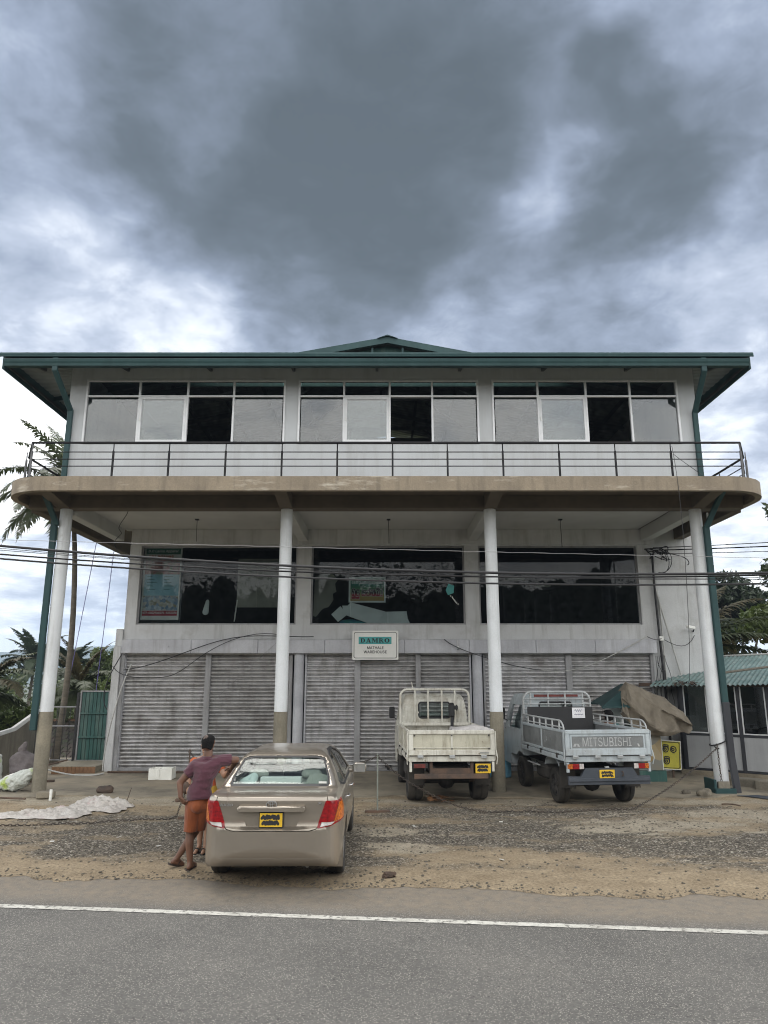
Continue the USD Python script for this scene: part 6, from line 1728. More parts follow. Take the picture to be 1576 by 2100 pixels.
# hanging banner of an apparel shop behind the left window
def picture(name, stops, scale, det=3.0, stretch=(1, 1, 1)):
    n = {'g': ('geometry', {}), 'm': ('mapping', {'scale': stretch}), 'v': ('voronoi_texture', {'scale': scale}), 's': ('separate_color', {}), 'n': ('noise_texture', {'scale': scale * .7, 'detail': det}), 'a': ('math', {'math_type': 'multiply_add', 'value2': .6}), 'b': ('math', {'math_type': 'multiply', 'value2': .4}),
         'r': ('rgb_ramp', {'ramp': stops, 'interpolate': True}), 'p': ('principled_bsdf', {'roughness': .5})}
    M[name] = usdkit.material(stage, '/World/Looks/' + name, n, [('g.position', 'm.vector'), ('m.vector', 'v.vector'), ('m.vector', 'n.vector'), ('v.color', 's.color'), ('n.fac', 'b.value1'), ('s.r', 'a.value1'), ('b.value', 'a.value3'), ('a.value', 'r.fac'), ('r.color', 'p.base_color')], surface='p.BSDF')
picture('print_flowers', [(0, (.10, .05, .05)), (.3, (.32, .13, .12)), (.5, (.42, .27, .25)), (.7, (.20, .24, .15)), (1, (.50, .38, .34))], 14)
picture('print_goods', [(0, (.04, .07, .09)), (.25, (.42, .50, .55)), (.45, (.12, .20, .30)), (.62, (.50, .50, .46)), (.8, (.22, .20, .12)), (1, (.60, .64, .66))], 11)
mat('print_blue', (.20, .42, .50), (.36, .55, .60), 1.2, .5, fine=.05)
mat('print_green', (.02, .13, .09), None, 2.0, .5)
mat('print_red', (.33, .03, .05), None, 2.0, .5)
mat('print_cream', (.60, .62, .58), None, 2.0, .5)
mat('print_orange_text', (.42, .12, .05), None, 2.0, .5)
YB = 20.135
bn = T('shop_banner', 'tall printed apparel banner behind the left window, green top and red foot', 'banner', (-6.3, YB, 4.0))
bx0, bx1, bz0, bz1 = -6.76, -5.70, 3.98, 6.01
P(bn, 'backing', MB().box((bx0, YB, bz0), (bx1, YB + .006, bz1), .001), 'print_cream')
ly = YB - .002
for nm, a, b, m_ in (('flower_print', .42, .79, 'print_flowers'), ('list_print', .40, .625, 'print_blue'), ('goods_print', .13, .33, 'print_goods'), ('header_strip', .905, .985, 'print_green'), ('phone_strip', .055, .125, 'print_red')):
    if nm == 'flower_print':
        a, b = .625, .83
    if nm == 'list_print':
        a, b = .331, .624
    P(bn, nm, MB().box((bx0 + .045, ly, bz0 + a * 2.03), (bx1 - .045, ly + .0018, bz0 + b * 2.03)), m_)
P(bn, 'lettering', text_fit('D.C Lanka Apparel', bx0 + .10, bx1 - .12, bz0 + .925 * 2.03, bz0 + .968 * 2.03, ly, True, .15), 'print_cream')
P(bn, 'lettering', text_fit('077-0852906/071-5252030', bx0 + .06, bx1 - .06, bz0 + .076 * 2.03, bz0 + .112 * 2.03, ly, True), 'print_cream')
m = MB()
def sinhala(lines, x0, z0, h, gap, seq, w, y):
    out = []
    x = x0
    for g in seq:
        if g == ' ':
            x += h * .45
            continue
        for l in GL[g][0]:
            c = LineString(curve(l, 7 * len(l)) if len(l) > 2 else l)
            out.append(shapely.affinity.translate(shapely.affinity.scale(c, h, h, origin=(0, 0)), x, z0).buffer(w, quad_segs=3))
        x += GL[g][1] * h + gap
    return unary_union(out), x
# rounded letters of the local script, drawn as brush strokes in a unit-high box: (strokes, width)
def spiral(cx, cz, r, a0, a1, k=.55, n=9):
    return [(cx + r * (1 - (1 - k) * t) * math.cos(a0 + (a1 - a0) * t), cz + r * (1 - (1 - k) * t) * math.sin(a0 + (a1 - a0) * t)) for t in np.linspace(0, 1, n)]
GL = {
 'ma': ([spiral(.42, .5, .46, 2.4, -3.1 - 1.0, .80, 12), spiral(.38, .48, .20, 3.1, -2.8, .7, 9), [(.06, .32), (.10, .58), (.20, .62), (.36, .64)]], .9),
 'ba': ([[(.10, .55), (.05, .25), (.22, .02), (.42, .25), (.42, .02), (.70, .02), (.80, .3), (.78, .65), (.55, .95), (.25, .92), (.08, .70)], [(.42, .25), (.42, .5), (.30, .62)]], .88),
 'u': ([[(.78, .05), (.78, -.32)], [(.05, -.20), (.78, -.20)], [(.05, -.34), (.78, -.34)]], 0),
 'du': ([[(.62, .62), (.40, .86), (.12, .72), (.10, .5), (.40, .42), (.66, .42), (.66, .1), (.66, -.34)], [(.10, .48), (.06, .12), (.34, .04)], [(.05, -.20), (.66, -.20)], [(.05, -.34), (.66, -.34)]], .78),
 'sa': ([[(.05, .80), (.30, .60), (.55, .80), (.80, .62), (.82, .25), (.66, .02), (.45, .22), (.26, .02), (.06, .20), (.10, .48), (.40, .50), (.78, .48)]], .92),
 'ra': ([[(.74, 1.05), (.66, .80), (.30, .82), (.08, .50), (.14, .12), (.40, .02), (.68, .14), (.76, .46), (.60, .74), (.34, .70), (.26, .48)]], .86),
 'na': ([[(.05, .05), (.05, .5), (.22, .82), (.46, .74), (.42, .45), (.20, .44)], [(.42, .45), (.46, .05), (.66, .05), (.66, .80)], [(.66, .05), (.92, .05), (.92, .60), (.78, .85)]], 1.02),
 'yi': ([[(.06, .55), (.10, .12), (.34, .02), (.44, .30), (.56, .02), (.80, .10), (.86, .50), (.72, .70), (.46, .66), (.44, .30)], [(.14, .92), (.40, 1.10), (.70, 1.02), (.80, .84), (.50, .86), (.14, .92)]], .95),
 'ii': ([[(.10, .92), (.45, .86), (.82, .90), (.80, 1.08), (.45, 1.14), (.12, 1.10), (.10, .92)], [(.82, .90), (.86, .60)]], 0),
 'l': ([[(.10, .30), (.20, .80), (.50, .85), (.60, .5), (.45, .08), (.15, .08), (.10, .3), (.3, .5)]], .68),
 'e': ([[(.5, .85), (.15, .7), (.3, .45), (.5, .5), (.2, .4), (.1, .12), (.45, .05), (.55, .2)]], .6),
 't': ([[(.55, .9), (.2, .9), (.08, .5), (.3, .08), (.6, .2), (.62, .5), (.40, .56)]], .68),
}
up, _ = sinhala(None, bx0 + .12, bz0 + .855 * 2.03, .075, .02, ['l', 'ma', 'e', ' ', 't', 'ra', 'e', 'l', 'na', 't'], .009, ly)
P(bn, 'lettering', prism(up, 'y', ly - .003, ly), 'print_orange_text')
for k in range(5):
    for c in range(2):
        x0 = bx0 + .12 + c * .48
        z = bz0 + (.595 - .045 * k) * 2.03
        P(bn, 'list_line', MB().box((x0, ly - .0015, z), (x0 + .14 + .17 * ((k * 7 + c * 3) % 5) / 5, ly, z + .014)), 'print_green')

# blessing sign in the middle window
bs = T('blessing_sign', 'framed green and gold sign with red and black lettering in the middle window', 'sign', (-.47, 20.14, 4.45))
yS = 20.14
sx0, sx1, sz0, sz1 = -.985, .045, 4.46, 5.17
n_ = {'g': ('geometry', {}), 's': ('separate_xyz', {}), 'r': ('map_range', {'from_min': sz0, 'from_max': sz1}), 'c': ('rgb_ramp', {'ramp': [(0, (.34, .20, .06)), (.25, (.36, .29, .08)), (.45, (.10, .25, .09)), (.7, (.02, .16, .12)), (1, (.07, .20, .13))]}), 'p': ('principled_bsdf', {'roughness': .5})}
M['print_green_gold'] = usdkit.material(stage, '/World/Looks/print_green_gold', n_, [('g.position', 's.vector'), ('s.z', 'r.value'), ('r.result', 'c.fac'), ('c.color', 'p.base_color')], surface='p.BSDF')
P(bs, 'panel', MB().box((sx0 + .04, yS, sz0 + .04), (sx1 - .04, yS + .01, sz1 - .04)), 'print_green_gold')
P(bs, 'frame', MB().prism(sbox(sx0, sz0, sx1, sz1).difference(sbox(sx0 + .045, sz0 + .045, sx1 - .045, sz1 - .045)), 'y', yS - .012, yS + .014), 'board_pale')
g1, _ = sinhala(None, sx0 + .085, 4.98, .085, .014, ['l', 'e', 'ma', 'ii', ' ', 'e', 'l', 'na', 't', 'ba', 'e', 'l', 'na', 'l', 't'], .0085, yS)
lo = g1.bounds
g1 = shapely.affinity.scale(g1, .86 / (lo[2] - lo[0]), 1, origin=(lo[0], 0))
P(bs, 'lettering', prism(g1, 'y', yS - .004, yS), 'board_pale')
def big_word():
    out = []
    x = 0
    for seq in (['ba', 'u'], ['du'], ' ', ['sa'], ['ra'], ['na'], ['yi']):
        if seq == ' ':
            x += .35
            continue
        for g in seq:
            for l in GL[g][0]:
                c = LineString(curve(l, 7 * len(l)) if len(l) > 2 else l)
                out.append(shapely.affinity.translate(c, x, 0))
        x += GL[seq[0]][1] + .10
    out.append(LineString([(x + .08, .0), (x + .08, .03)])); out.append(LineString([(x + .32, .30), (x + .32, 1.05)])); out.append(LineString([(x + .32, .0), (x + .32, .03)]))
    return unary_union(out), x + .45
bw, bwx = big_word()
bw = shapely.affinity.translate(shapely.affinity.scale(bw, .86 / bwx, .20, origin=(0, 0)), sx0 + .085, 4.645)
P(bs, 'lettering', prism(bw.buffer(.024, quad_segs=3), 'y', yS - .003, yS), 'print_cream')
P(bs, 'lettering', prism(bw.buffer(.0165, quad_segs=3).intersection(sbox(-3, 4.705, 3, 6)), 'y', yS - .006, yS - .003), 'ink_black')
P(bs, 'lettering', prism(bw.buffer(.0165, quad_segs=3).intersection(sbox(-3, 4, 3, 4.7049)), 'y', yS - .006, yS - .003), 'print_red')

# boards, sacks and paper leaning inside the glass
YI = 20.18
def slabp(poly, y, th=.012):
    return prism(poly, 'y', y, y + th)
O('cardboard_sheet', slabp([(-1.17, 4.38), (-1.02, 4.38), (-.93, 4.47), (.03, 4.22), (-.12, 3.86), (-.36, 3.86), (-1.10, 4.13)], YI + .03), 'board_pale', 'largest pale sheet leaning below the blessing sign in the middle window', 'sheet')
O('cardboard_sheet', slabp([(-1.47, 4.14), (-1.22, 4.37), (-1.02, 4.14), (-1.28, 3.93)], YI + .06), 'board_pale', 'small diamond-shaped pale sheet left of the blessing sign foot', 'sheet')
O('cardboard_sheet', slabp([(-.12, 3.86), (-.03, 4.21), (.63, 4.23), (.66, 4.02), (.74, 3.86)], YI + .06), 'board_pale', 'low pale sheet with torn right edge in the middle window', 'sheet')
O('torn_curtain', slabp([(-1.98, 4.10), (-1.90, 4.08), (-1.72, 4.30), (-1.55, 4.35), (-1.42, 4.55), (-1.44, 4.72), (-1.34, 4.78), (-1.38, 5.0), (-1.30, 5.12), (-1.42, 5.25), (-1.60, 5.33), (-1.95, 5.2)], YI + .1), 'curtain_dull', 'torn dull curtain at the left end of the middle window', 'curtain')
sk_ = taubin(m3.Manifold.batch_hull([m3.Manifold.sphere(.16, 24).scale((1.9, .8, .6)).translate((-.95, 20.36, 3.92)), m3.Manifold.sphere(.15, 24).scale((1.8, .8, .6)).translate((-.62, 20.36, 3.88))]).refine_to_length(.04), 6)
mat('sack_green_blue', (.05, .28, .20), (.06, .18, .34), 2.2, .7)
O('plastic_sack', sk_, 'sack_green_blue', 'blue and green sack under the pale sheets in the middle window', 'sack', smooth=True)
O('old_sticker', MB().add(prism([(1.72, 4.80), (1.80, 4.98), (1.96, 4.92), (1.94, 4.72), (1.78, 4.66)], 'y', 20.085, 20.087)), 'sign_teal', 'teal scrap of sticker on the right part of the middle window', 'sticker')
m = MB()
for k in range(9):
    x, z = 1.86 + .022 * k + R.uniform(-.03, .03), 4.62 - .028 * k
    m.box((x, 20.084, z), (x + .025, 20.086, z + .03))
O('glue_marks', m, 'sign_white', 'white glue marks trailing below the teal sticker scrap', 'marks', kind='stuff')
O('pale_board', MB().box((-4.18, 20.5, 4.36), (-2.95, 20.52, 5.75), .003), 'curtain_dull', 'large dull board hanging inside the right part of the left window', 'board')
O('tube_lamp', MB().tube([(-4.18, 20.3, 3.95), (-4.12, 20.3, 4.55)], .018, 8), 'sign_white', 'thin white tube standing inside the left window', 'tube', smooth=True)
O('hung_garment', taubin(m3.Manifold.batch_hull([m3.Manifold.sphere(.05, 16).scale((1, .4, 1)).translate((-4.98, 20.4, 4.52)), m3.Manifold.sphere(.09, 16).scale((1, .3, 1)).translate((-5.02, 20.4, 4.22))]).refine_to_length(.03), 5), 'board_pale', 'pale green garment hanging inside the left window', 'garment', smooth=True)
for k, (x0, x1, z, h) in enumerate(((2.62, 3.25, 5.38, .14), (3.45, 4.05, 5.18, .12), (4.35, 4.8, 5.0, .1))):
    O('clear_bag', taubin(m3.Manifold.batch_hull([m3.Manifold.sphere(h, 18).scale((1, .6, .7)).translate((x0 + h, 20.5 + .1 * k, z)), m3.Manifold.sphere(h, 18).scale((1, .6, .6)).translate((x1 - h, 20.5 + .1 * k, z))]).refine_to_length(.04), 5), 'curtain_dull', ('pale bag behind the right window, next to the column', 'middle pale bag behind the right window', 'rightmost small pale bag behind the right window')[k], 'bag', smooth=True)
    O('storage_rack', MB().box((x0 - .05, 20.35 + .1 * k, z - h * .8 - .05), (x1 + .1, 21.1, z - h * .62)).box((x0, 20.9, 3.5), (x0 + .04, 20.94, z - .1)).box((x1, 20.9, 3.5), (x1 + .04, 20.94, z - .1)), 'dark_room', ('dark rack under the bag next to the column', 'dark rack under the middle bag in the right window', 'dark rack under the rightmost small bag')[k], 'rack')

# ---------------------------------------------------------------- cables and pipes
def span(p0, pm, p1, r, label, material='cable_black', y=11.5):
    """A cable across the road front through three points, carried on beyond the picture."""
    p0, pm, p1 = (np.array(q, float) for q in (p0, pm, p1))
    A = np.polyfit([p0[0], pm[0], p1[0]], [p0[1], pm[1], p1[1]], 2)
    x = np.linspace(-15, 15, 80)
    z = np.polyval(A, np.clip(x, -9, 9)) + np.where(np.abs(x) > 9, (np.abs(x) - 9) * .04, 0)
    return O('power_cable', tube(np.stack([x, np.full_like(x, y), z], 1), r, 6), material, label, 'cable', smooth=True)
span((-6.21, 4.50), (-1.0, 4.15), (6.16, 4.06), .022, 'thickest black cable crossing the front just under the window tops')
span((-6.20, 4.37), (-1.0, 4.07), (6.16, 4.035), .014, 'black cable hanging close below the thickest one', y=11.56)
span((-6.19, 4.29), (-1.0, 3.97), (6.14, 3.885), .016, 'lowest black cable crossing the front of the windows')
span((-6.22, 4.60), (.09, 4.44), (6.19, 4.30), .004, 'thin grey wire highest above the black cables', 'steel_grey')
span((-6.2, 4.46), (-1.0, 4.10), (6.16, 3.985), .005, 'thin dark wire sagging between the black cables')
span((-6.2, 4.43), (1.0, 4.02), (6.16, 3.955), .005, 'second thin dark wire just above the lowest cable')
br = T('cable_bracket', 'black tangle of service cables on a bracket at the upper right corner of the facade', 'cable bracket', (7.45, 19.9, 5.9))
m = MB()
r_ = random.Random(4)
for k in range(13):
    c = np.array([7.42 + r_.uniform(-.12, .3), 19.84, 5.9 + r_.uniform(-.12, .1)])
    m.tube(curve([c, c + [r_.uniform(-.15, .25), -.05, r_.uniform(-.2, .12)], c + [r_.uniform(-.05, .4), -.02, r_.uniform(-.3, .06)]], 9), .014, 5)
for s in (.26, .36):
    m.tube(curve([(7.5, 19.84, 5.85), (7.6 + s, 19.8, 5.75), (7.7 + s * .6, 19.8, 5.25 + s * .4), (7.6, 19.84, 5.15 + s * .3)], 14), .011, 5)
P(br, 'cable_tangle', m, 'cable_black', True, kind='stuff')
P(br, 'hook_arm', MB().tube(curve([(7.6, 19.84, 5.86), (8.0, 19.6, 5.72), (8.30, 19.5, 5.55), (8.32, 19.5, 5.45), (8.28, 19.5, 5.42)], 14), .013, 6), 'cable_black', True)
for k, (z0, x1, z1, r) in enumerate(((5.95, 15.5, 5.55, .011), (5.88, 15.5, 5.38, .016), (5.78, 15.5, 5.18, .009))):
    O('service_cable', tube(sag((7.5, 19.82, z0), (x1, 13.2, z1), .10), r, 6), 'cable_black', ('uppermost service cable running from the bracket to the right', 'thick middle service cable running from the bracket to the right', 'lowest service cable running from the bracket to the right')[k], 'cable', smooth=True)
O('drain_pipe', tube(curve([(7.50, 19.93, 5.75), (7.50, 19.92, 4.0), (7.55, 19.92, 2.0), (7.56, 19.92, .2)], 16), .032, 8), 'cable_black', 'dark vertical pipe down the right corner of the facade', 'pipe', smooth=True)
O('conduit_pipe', tube([(7.44, 19.93, 5.1), (7.5, 19.95, 4.9), (8.05, 20.04, 2.5)], .024, 8), 'pvc_grey', 'grey plastic pipe leaning away from the dark pipe on the right wall', 'pipe', smooth=True)
O('conduit_pipe', tube([(7.60, 19.96, 4.6), (7.64, 19.96, .4)], .02, 8), 'pvc_grey', 'grey plastic pipe straight beside the dark vertical pipe', 'pipe', smooth=True)
O('hanging_wire', tube(curve([(6.34, 15.16, 7.40), (6.36, 15.08, 6.6), (6.50, 15.4, 5.0), (6.75, 16.3, 2.6), (6.78, 16.5, 2.3)], 24), .006, 5), 'cable_black', 'thin dark wire hanging from the railing down past the right column', 'wire', smooth=True)
O('hanging_wire', tube(curve([(6.36, 15.15, 7.2), (6.7, 15.2, 6.95), (7.1, 15.4, 6.75), (7.4, 15.9, 6.72)], 16), .006, 5), 'cable_black', 'short wire drooping from the railing towards the right downpipe', 'wire', smooth=True)
for k, (x, z0, z1) in enumerate(((-4.93, 6.5, 5.9), (.12, 6.5, 5.85), (4.65, 6.5, 5.75))):
    O('lamp_wire', MB().tube([(x, 18.6, z0), (x + .01, 18.6, z1)], .008, 5).box((x - .05, 18.55, 6.47), (x + .05, 18.65, 6.499), .005), 'cable_black', ('ceiling wire hanging in front of the left window', 'ceiling wire hanging in front of the middle window', 'ceiling wire hanging in front of the right window')[k], 'wire')
O('lamp_wire', tube(curve([(-6.3, 17.2, 6.49), (-6.32, 17.2, 6.25), (-6.45, 17.2, 5.95), (-6.38, 17.2, 5.85), (-6.45, 17.2, 5.75), (-6.42, 17.2, 5.4)], 24), .008, 5), 'cable_black', 'kinked wire dangling from the ceiling near the left corner', 'wire', smooth=True)
mat('rope_purple', (.15, .13, .36), None, 2.0, .6)
O('stay_wire', tube(sag((-9.72, 24, 6.9), (-10.45, 24, .05), .04), .011, 6), 'rope_purple', 'left one of two bluish wires beside the slender palm trunk', 'wire', smooth=True)
O('stay_wire', tube(sag((-8.88, 23.4, 6.5), (-9.22, 23.6, .3), .03), .011, 6), 'rope_purple', 'right one of two bluish wires, nearest the corner pier', 'wire', smooth=True)
y = 19.70
O('wall_cable', tube(curve([(-1.9, y + .04, 3.50), (-3.0, y + .02, 3.52), (-4.2, y, 3.44), (-5.4, y - .05, 3.05), (-6.3, y, 2.75), (-6.95, y, 2.62)], 30), .012, 5), 'cable_black', 'long slack cable over the header box above the left shutters', 'cable', smooth=True)
O('wall_cable', tube(curve([(-2.6, y + .04, 3.50), (-4.0, y, 3.44), (-5.0, y - .04, 2.9), (-5.6, y - .04, 2.5), (-6.3, y, 2.42), (-6.9, y, 2.48), (-7.25, y, 2.72)], 30), .010, 5), 'cable_black', 'lower slack cable looping in front of the leftmost shutter', 'cable', smooth=True)
O('wall_cable', tube(curve([(-7.02, y, 3.05), (-7.25, y, 2.6), (-7.42, y, 2.0), (-7.3, y - .02, 1.6)], 14), .014, 5), 'cable_black', 'black cable dropping from the header box beside the left corner pier', 'cable', smooth=True)
O('hanging_stick', tube([(-2.85, 19.7, 3.38), (-4.9, 19.68, 1.45)], .006, 5), 'steel_grey', 'thin slanting wire across the two left shutters', 'wire', smooth=True)
O('conduit_pipe', tube(curve([(-6.75, 19.72, 2.78), (-6.95, 19.7, 2.2), (-7.2, 19.66, 1.0), (-7.25, 19.6, .08)], 12), .018, 6), 'pvc_grey', 'pale thin pipe leaning on the left corner pier', 'pipe', smooth=True)
O('wall_cable', tube(curve([(1.62, 19.72, 3.43), (2.0, 19.7, 3.2), (2.7, 19.69, 2.95), (3.4, 19.69, 2.75), (4.2, 19.69, 2.62)], 16), .011, 5), 'cable_black', 'black cable sloping down over the header box behind the third column', 'cable', smooth=True)
O('wall_cable', tube(curve([(4.2, 19.69, 2.62), (5.2, 19.68, 2.66), (6.2, 19.68, 3.05), (7.0, 19.68, 3.46), (7.1, 19.7, 3.52)], 18), .013, 5), 'pvc_grey', 'grey cable rising to the right end of the header box', 'cable', smooth=True)
O('wall_cable', tube(curve([(7.1, 19.72, 3.5), (7.4, 19.72, 3.42), (7.56, 19.88, 3.45), (7.9, 19.95, 3.3), (8.5, 20.0, 3.55)], 18), .009, 5), 'cable_black', 'thin cable crossing the right wall towards the security camera', 'cable', smooth=True)
lb = T('light_bulb', 'bare bulb hanging on a short wire at the header box, left of the third column', 'bulb', (1.99, 19.72, 3.0))
P(lb, 'bulb', MB().add(trimesh.creation.icosphere(2, .032), at=(1.99, 19.72, 3.17)), 'window_glass', True)
P(lb, 'holder', MB().tube([(1.99, 19.72, 3.19), (1.99, 19.72, 3.25)], .018, 8).tube([(1.99, 19.72, 3.25), (1.99, 19.73, 3.40)], .004, 5), 'sign_white')
O('junction_box', MB().box((7.49, 19.86, 3.40), (7.60, 19.93, 3.52), .01), 'sign_white', 'small white junction box on the right corner of the facade', 'box')
O('meter_box', MB().box((7.50, 19.86, 2.35), (7.58, 19.925, 2.62), .01), 'black_plastic', 'small black box among the cables right of the shutters', 'box')
r_ = random.Random(9)
for k in range(5):
    pts = [(7.36 + .06 * k, 19.9, 3.0)]
    for q in range(5):
        pts.append((pts[-1][0] + r_.uniform(-.12, .12), 19.88 - .02 * k, pts[-1][2] - .3))
    O('loose_wire', tube(curve(pts, 20), .007, 5), 'cable_black', ('leftmost loose wire at the right end of the shutters', 'second loose wire from the shutters on the right pier', 'middle loose wire on the right pier', 'fourth loose wire on the right pier', 'rightmost loose wire on the right pier')[k], 'wire', smooth=True)
sc = T('security_camera', 'white bullet security camera on the right side wall', 'camera', (8.35, 19.9, 3.72))
P(sc, 'body', MB().add(cbox((-.13, -.045, -.04), (.13, .045, .04), .015), rot=rotm('y', 8) @ rotm('z', 20), at=(8.36, 19.86, 3.76)), 'sign_white')
P(sc, 'mount', MB().tube([(8.47, 19.9, 3.72), (8.52, 20.05, 3.70), (8.52, 20.1, 3.66)], .018, 8), 'black_plastic')

# ---------------------------------------------------------------- left side: wall, gate, fence, step
wl = T('boundary_wall', 'grey cement boundary wall with a stepped top behind the sacks', 'wall', (-9.9, 20, 0))
v = []
pth = [(-9.25, 17.2), (-9.45, 18.4), (-9.80, 20.0), (-10.35, 22.6)]
tops = [1.02, 1.02, 1.0, 1.38]
tops = [1.0, 1.01, 1.04, 1.42]
m = MB()
for k in range(3):
    (xa, ya_), (xb, yb) = pth[k], pth[k + 1]
    q = np.array([[xa, ya_, -.4], [xb, yb, -.4], [xb, yb, tops[k + 1]], [xa, ya_, tops[k]]])
    b_ = q + [-.16, 0, 0]
    m.add((np.vstack([q, b_]), np.array([[0, 1, 2], [0, 2, 3], [4, 6, 5], [4, 7, 6], [3, 2, 6], [3, 6, 7], [0, 3, 7], [0, 7, 4], [1, 5, 6], [1, 6, 2]])))
P(wl, 'wall_face', m, 'bare_cement')
m = MB()
for k in range(3):
    m.tube([(pth[k][0] - .08, pth[k][1], tops[k] + .01), (pth[k + 1][0] - .08, pth[k + 1][1], tops[k + 1] + .01)], .085, 6)
P(wl, 'coping', m, 'pvc_grey')
gt = T('sheet_metal_gate', 'green sheet-metal gate with three panels of vertical boards left of the warehouse', 'gate', (-8.25, 21.3, .1))
gx0, gx1, gz0, gz1 = -8.68, -7.84, .13, 2.06
P(gt, 'frame', MB().box((gx0, 21.28, gz0), (gx0 + .04, 21.33, gz1), .004).box((gx1 - .04, 21.28, gz0), (gx1, 21.33, gz1), .004).box((gx0 + .041, 21.28, gz1 - .04), (gx1 - .041, 21.33, gz1), .004).box((gx0 + .041, 21.28, gz0), (gx1 - .041, 21.33, gz0 + .04), .004), 'steel_grey')
for z in (.76, 1.41):
    P(gt, 'crossbar', MB().box((gx0 + .041, 21.26, z), (gx1 - .041, 21.30, z + .045), .004), 'green_sheet')
nb = 7
for k in range(nb):
    a = gx0 + .042 + (gx1 - gx0 - .084) * k / nb; b = gx0 + .042 + (gx1 - gx0 - .084) * (k + 1) / nb
    P(gt, 'board', MB().box((a + .006, 21.302, gz0 + .042), (b - .006, 21.315, gz1 - .042), .004), 'green_sheet')
P(gt, 'backing', MB().box((gx0 + .04, 21.318, gz0 + .04), (gx1 - .04, 21.324, gz1 - .04)), 'black_plastic')
P(gt, 'hinge', MB().tube([(gx0 - .02, 21.3, 1.75), (gx0 - .02, 21.3, 1.88)], .02, 8), 'black_plastic')
P(gt, 'gate_post', MB().box((gx0 - .09, 21.27, -.1), (gx0 - .03, 21.34, 2.0), .005), 'black_plastic')
fn = T('bar_fence', 'black bar fence between the slender palm trunk and the green gate', 'fence', (-9.1, 21.6, 0))
for z in (.12, 1.05, 1.58):
    P(fn, 'rail', MB().box((-10.1, 21.58, z), (-8.78, 21.62, z + .035), .004), 'steel_grey')
for k in range(7):
    x = -10.0 + k * .19
    P(fn, 'bar', MB().tube([(x, 21.6, .1), (x, 21.6, 1.6)], .009, 6), 'black_plastic')
O('tiled_step', MB().box((-8.55, 19.55, -.1), (-7.42, 20.9, .20), .015), 'column_cement', 'low cement step in front of the gate faced with brown tiles', 'step')
stp = '/World/tiled_step'
mat('tile_brown', (.30, .165, .085), (.20, .105, .055), 3.0, .55, fine=.1, island=.3)
for k in range(11):
    x0 = -8.545 + k * .1023
    P(stp, 'tile', MB().box((x0 + .003, 19.535, -.02), (x0 + .0995, 19.549, .185), .003), 'tile_brown')
O('garden_hose', tube(curve([(-8.75, 19.4, .16), (-8.3, 19.3, .09), (-7.8, 19.1, .045), (-7.3, 19.05, .045), (-7.1, 19.3, .06)], 24), .02, 8), 'pvc_grey', 'grey hose lying along the foot of the tiled step', 'hose', smooth=True)
O('steel_pipe', tube([(-7.1, 19.55, .06), (-4.6, 19.5, .06)], .025, 8), 'rust_dark', 'dark pipe lying along the foot of the left shutters', 'pipe', smooth=True)
O('steel_pipe', tube([(-9.3, 18.9, .06), (-8.3, 19.9, .32)], .02, 8), 'rust_dark', 'dark bar leaning on the left end of the tiled step', 'pipe', smooth=True)
O('timber_offcut', MB().add(cbox((-.30, -.04, 0), (.30, .04, .05), .008), rot=rotm('z', 12), at=(-8.05, 17.9, .03)), 'rust_dark', 'dark timber offcut behind the left column', 'timber')
hs = T('tiled_roof_house', 'low house with a mossy tiled roof below the bar fence', 'house', (-12.6, 27.5, -2.4))
mat('roof_tile', (.115, .085, .07), (.06, .055, .045), 1.5, .85, fine=.2, island=.45, extra=spots((.04, .06, .02), .7, 3.0, .5, .62))
P(hs, 'wall', MB().box((-15.4, 26.9, -2.6), (-9.7, 31.5, -.25)), 'bare_cement')
rp = P(hs, 'roof', MB().add(([[-15.7, 26.3, -.45], [-9.4, 26.3, -.45], [-9.4, 28.9, .75], [-15.7, 28.9, .75], [-15.7, 31.8, -.5], [-9.4, 31.8, -.5]], [[0, 1, 2], [0, 2, 3], [3, 2, 5], [3, 5, 4]])), 'roof_tile')
for r0 in range(10):
    for c in range(24):
        y0_, z0_ = 26.3 + r0 * .262, -.42 + r0 * .121
        x0_ = -15.6 + c * .258 + (r0 % 2) * .1
        q = cbox((0, 0, 0), (.235, .30, .028), .006)
        mm = MB().add(q, rot=rotm('x', 24.0 + R.uniform(-1.5, 1.5)), at=(x0_, y0_, z0_ + .03))
        if x0_ > -13.2:
            P(rp, 'tile', mm, 'roof_tile')
P(rp, 'ridge_tile', MB().tube([(-15.7, 28.9, .78), (-9.4, 28.9, .78)], .1, 8), 'tile_brown')

# rubbish by the left column
mat('sack_white', (.55, .57, .53), (.44, .47, .43), 3.0, .65, bump=.01, bscale=18, extra=spots((.36, .46, .10), .7, 2.2, .56, .64))
mat('sack_purple_grey', (.165, .145, .145), (.115, .10, .10), 3.0, .85, bump=.006, bscale=60, stretch=(1, 1, 2))
mat('plastic_film', (.62, .59, .55), (.50, .46, .42), 4.0, .4, bump=.01, bscale=30, trans=.2, extra=spots((.52, .28, .30), .6, 2.2, .57, .68))
mat('foam_white', (.76, .76, .71), (.68, .68, .62), 4.0, .8, fine=.04, extra=spots((.3, .27, .2), .5, 6.0, .64, .74))
def lump(centres, L, it, seed, wr, scale, sc=(1, 1, 1)):
    hullm = m3.Manifold.batch_hull([m3.Manifold.sphere(c[3], 22).scale(sc).translate(tuple(map(float, c[:3]))) for c in centres])
    t = taubin(hullm.refine_to_length(L), it)
    v = np.array(t.vertices); n = np.array(t.vertex_normals)
    f = np.abs(meshkit.fbm(v * scale, 4, seed) - .5) * 2
    t.vertices = v - n * (f * wr)[:, None]
    return t
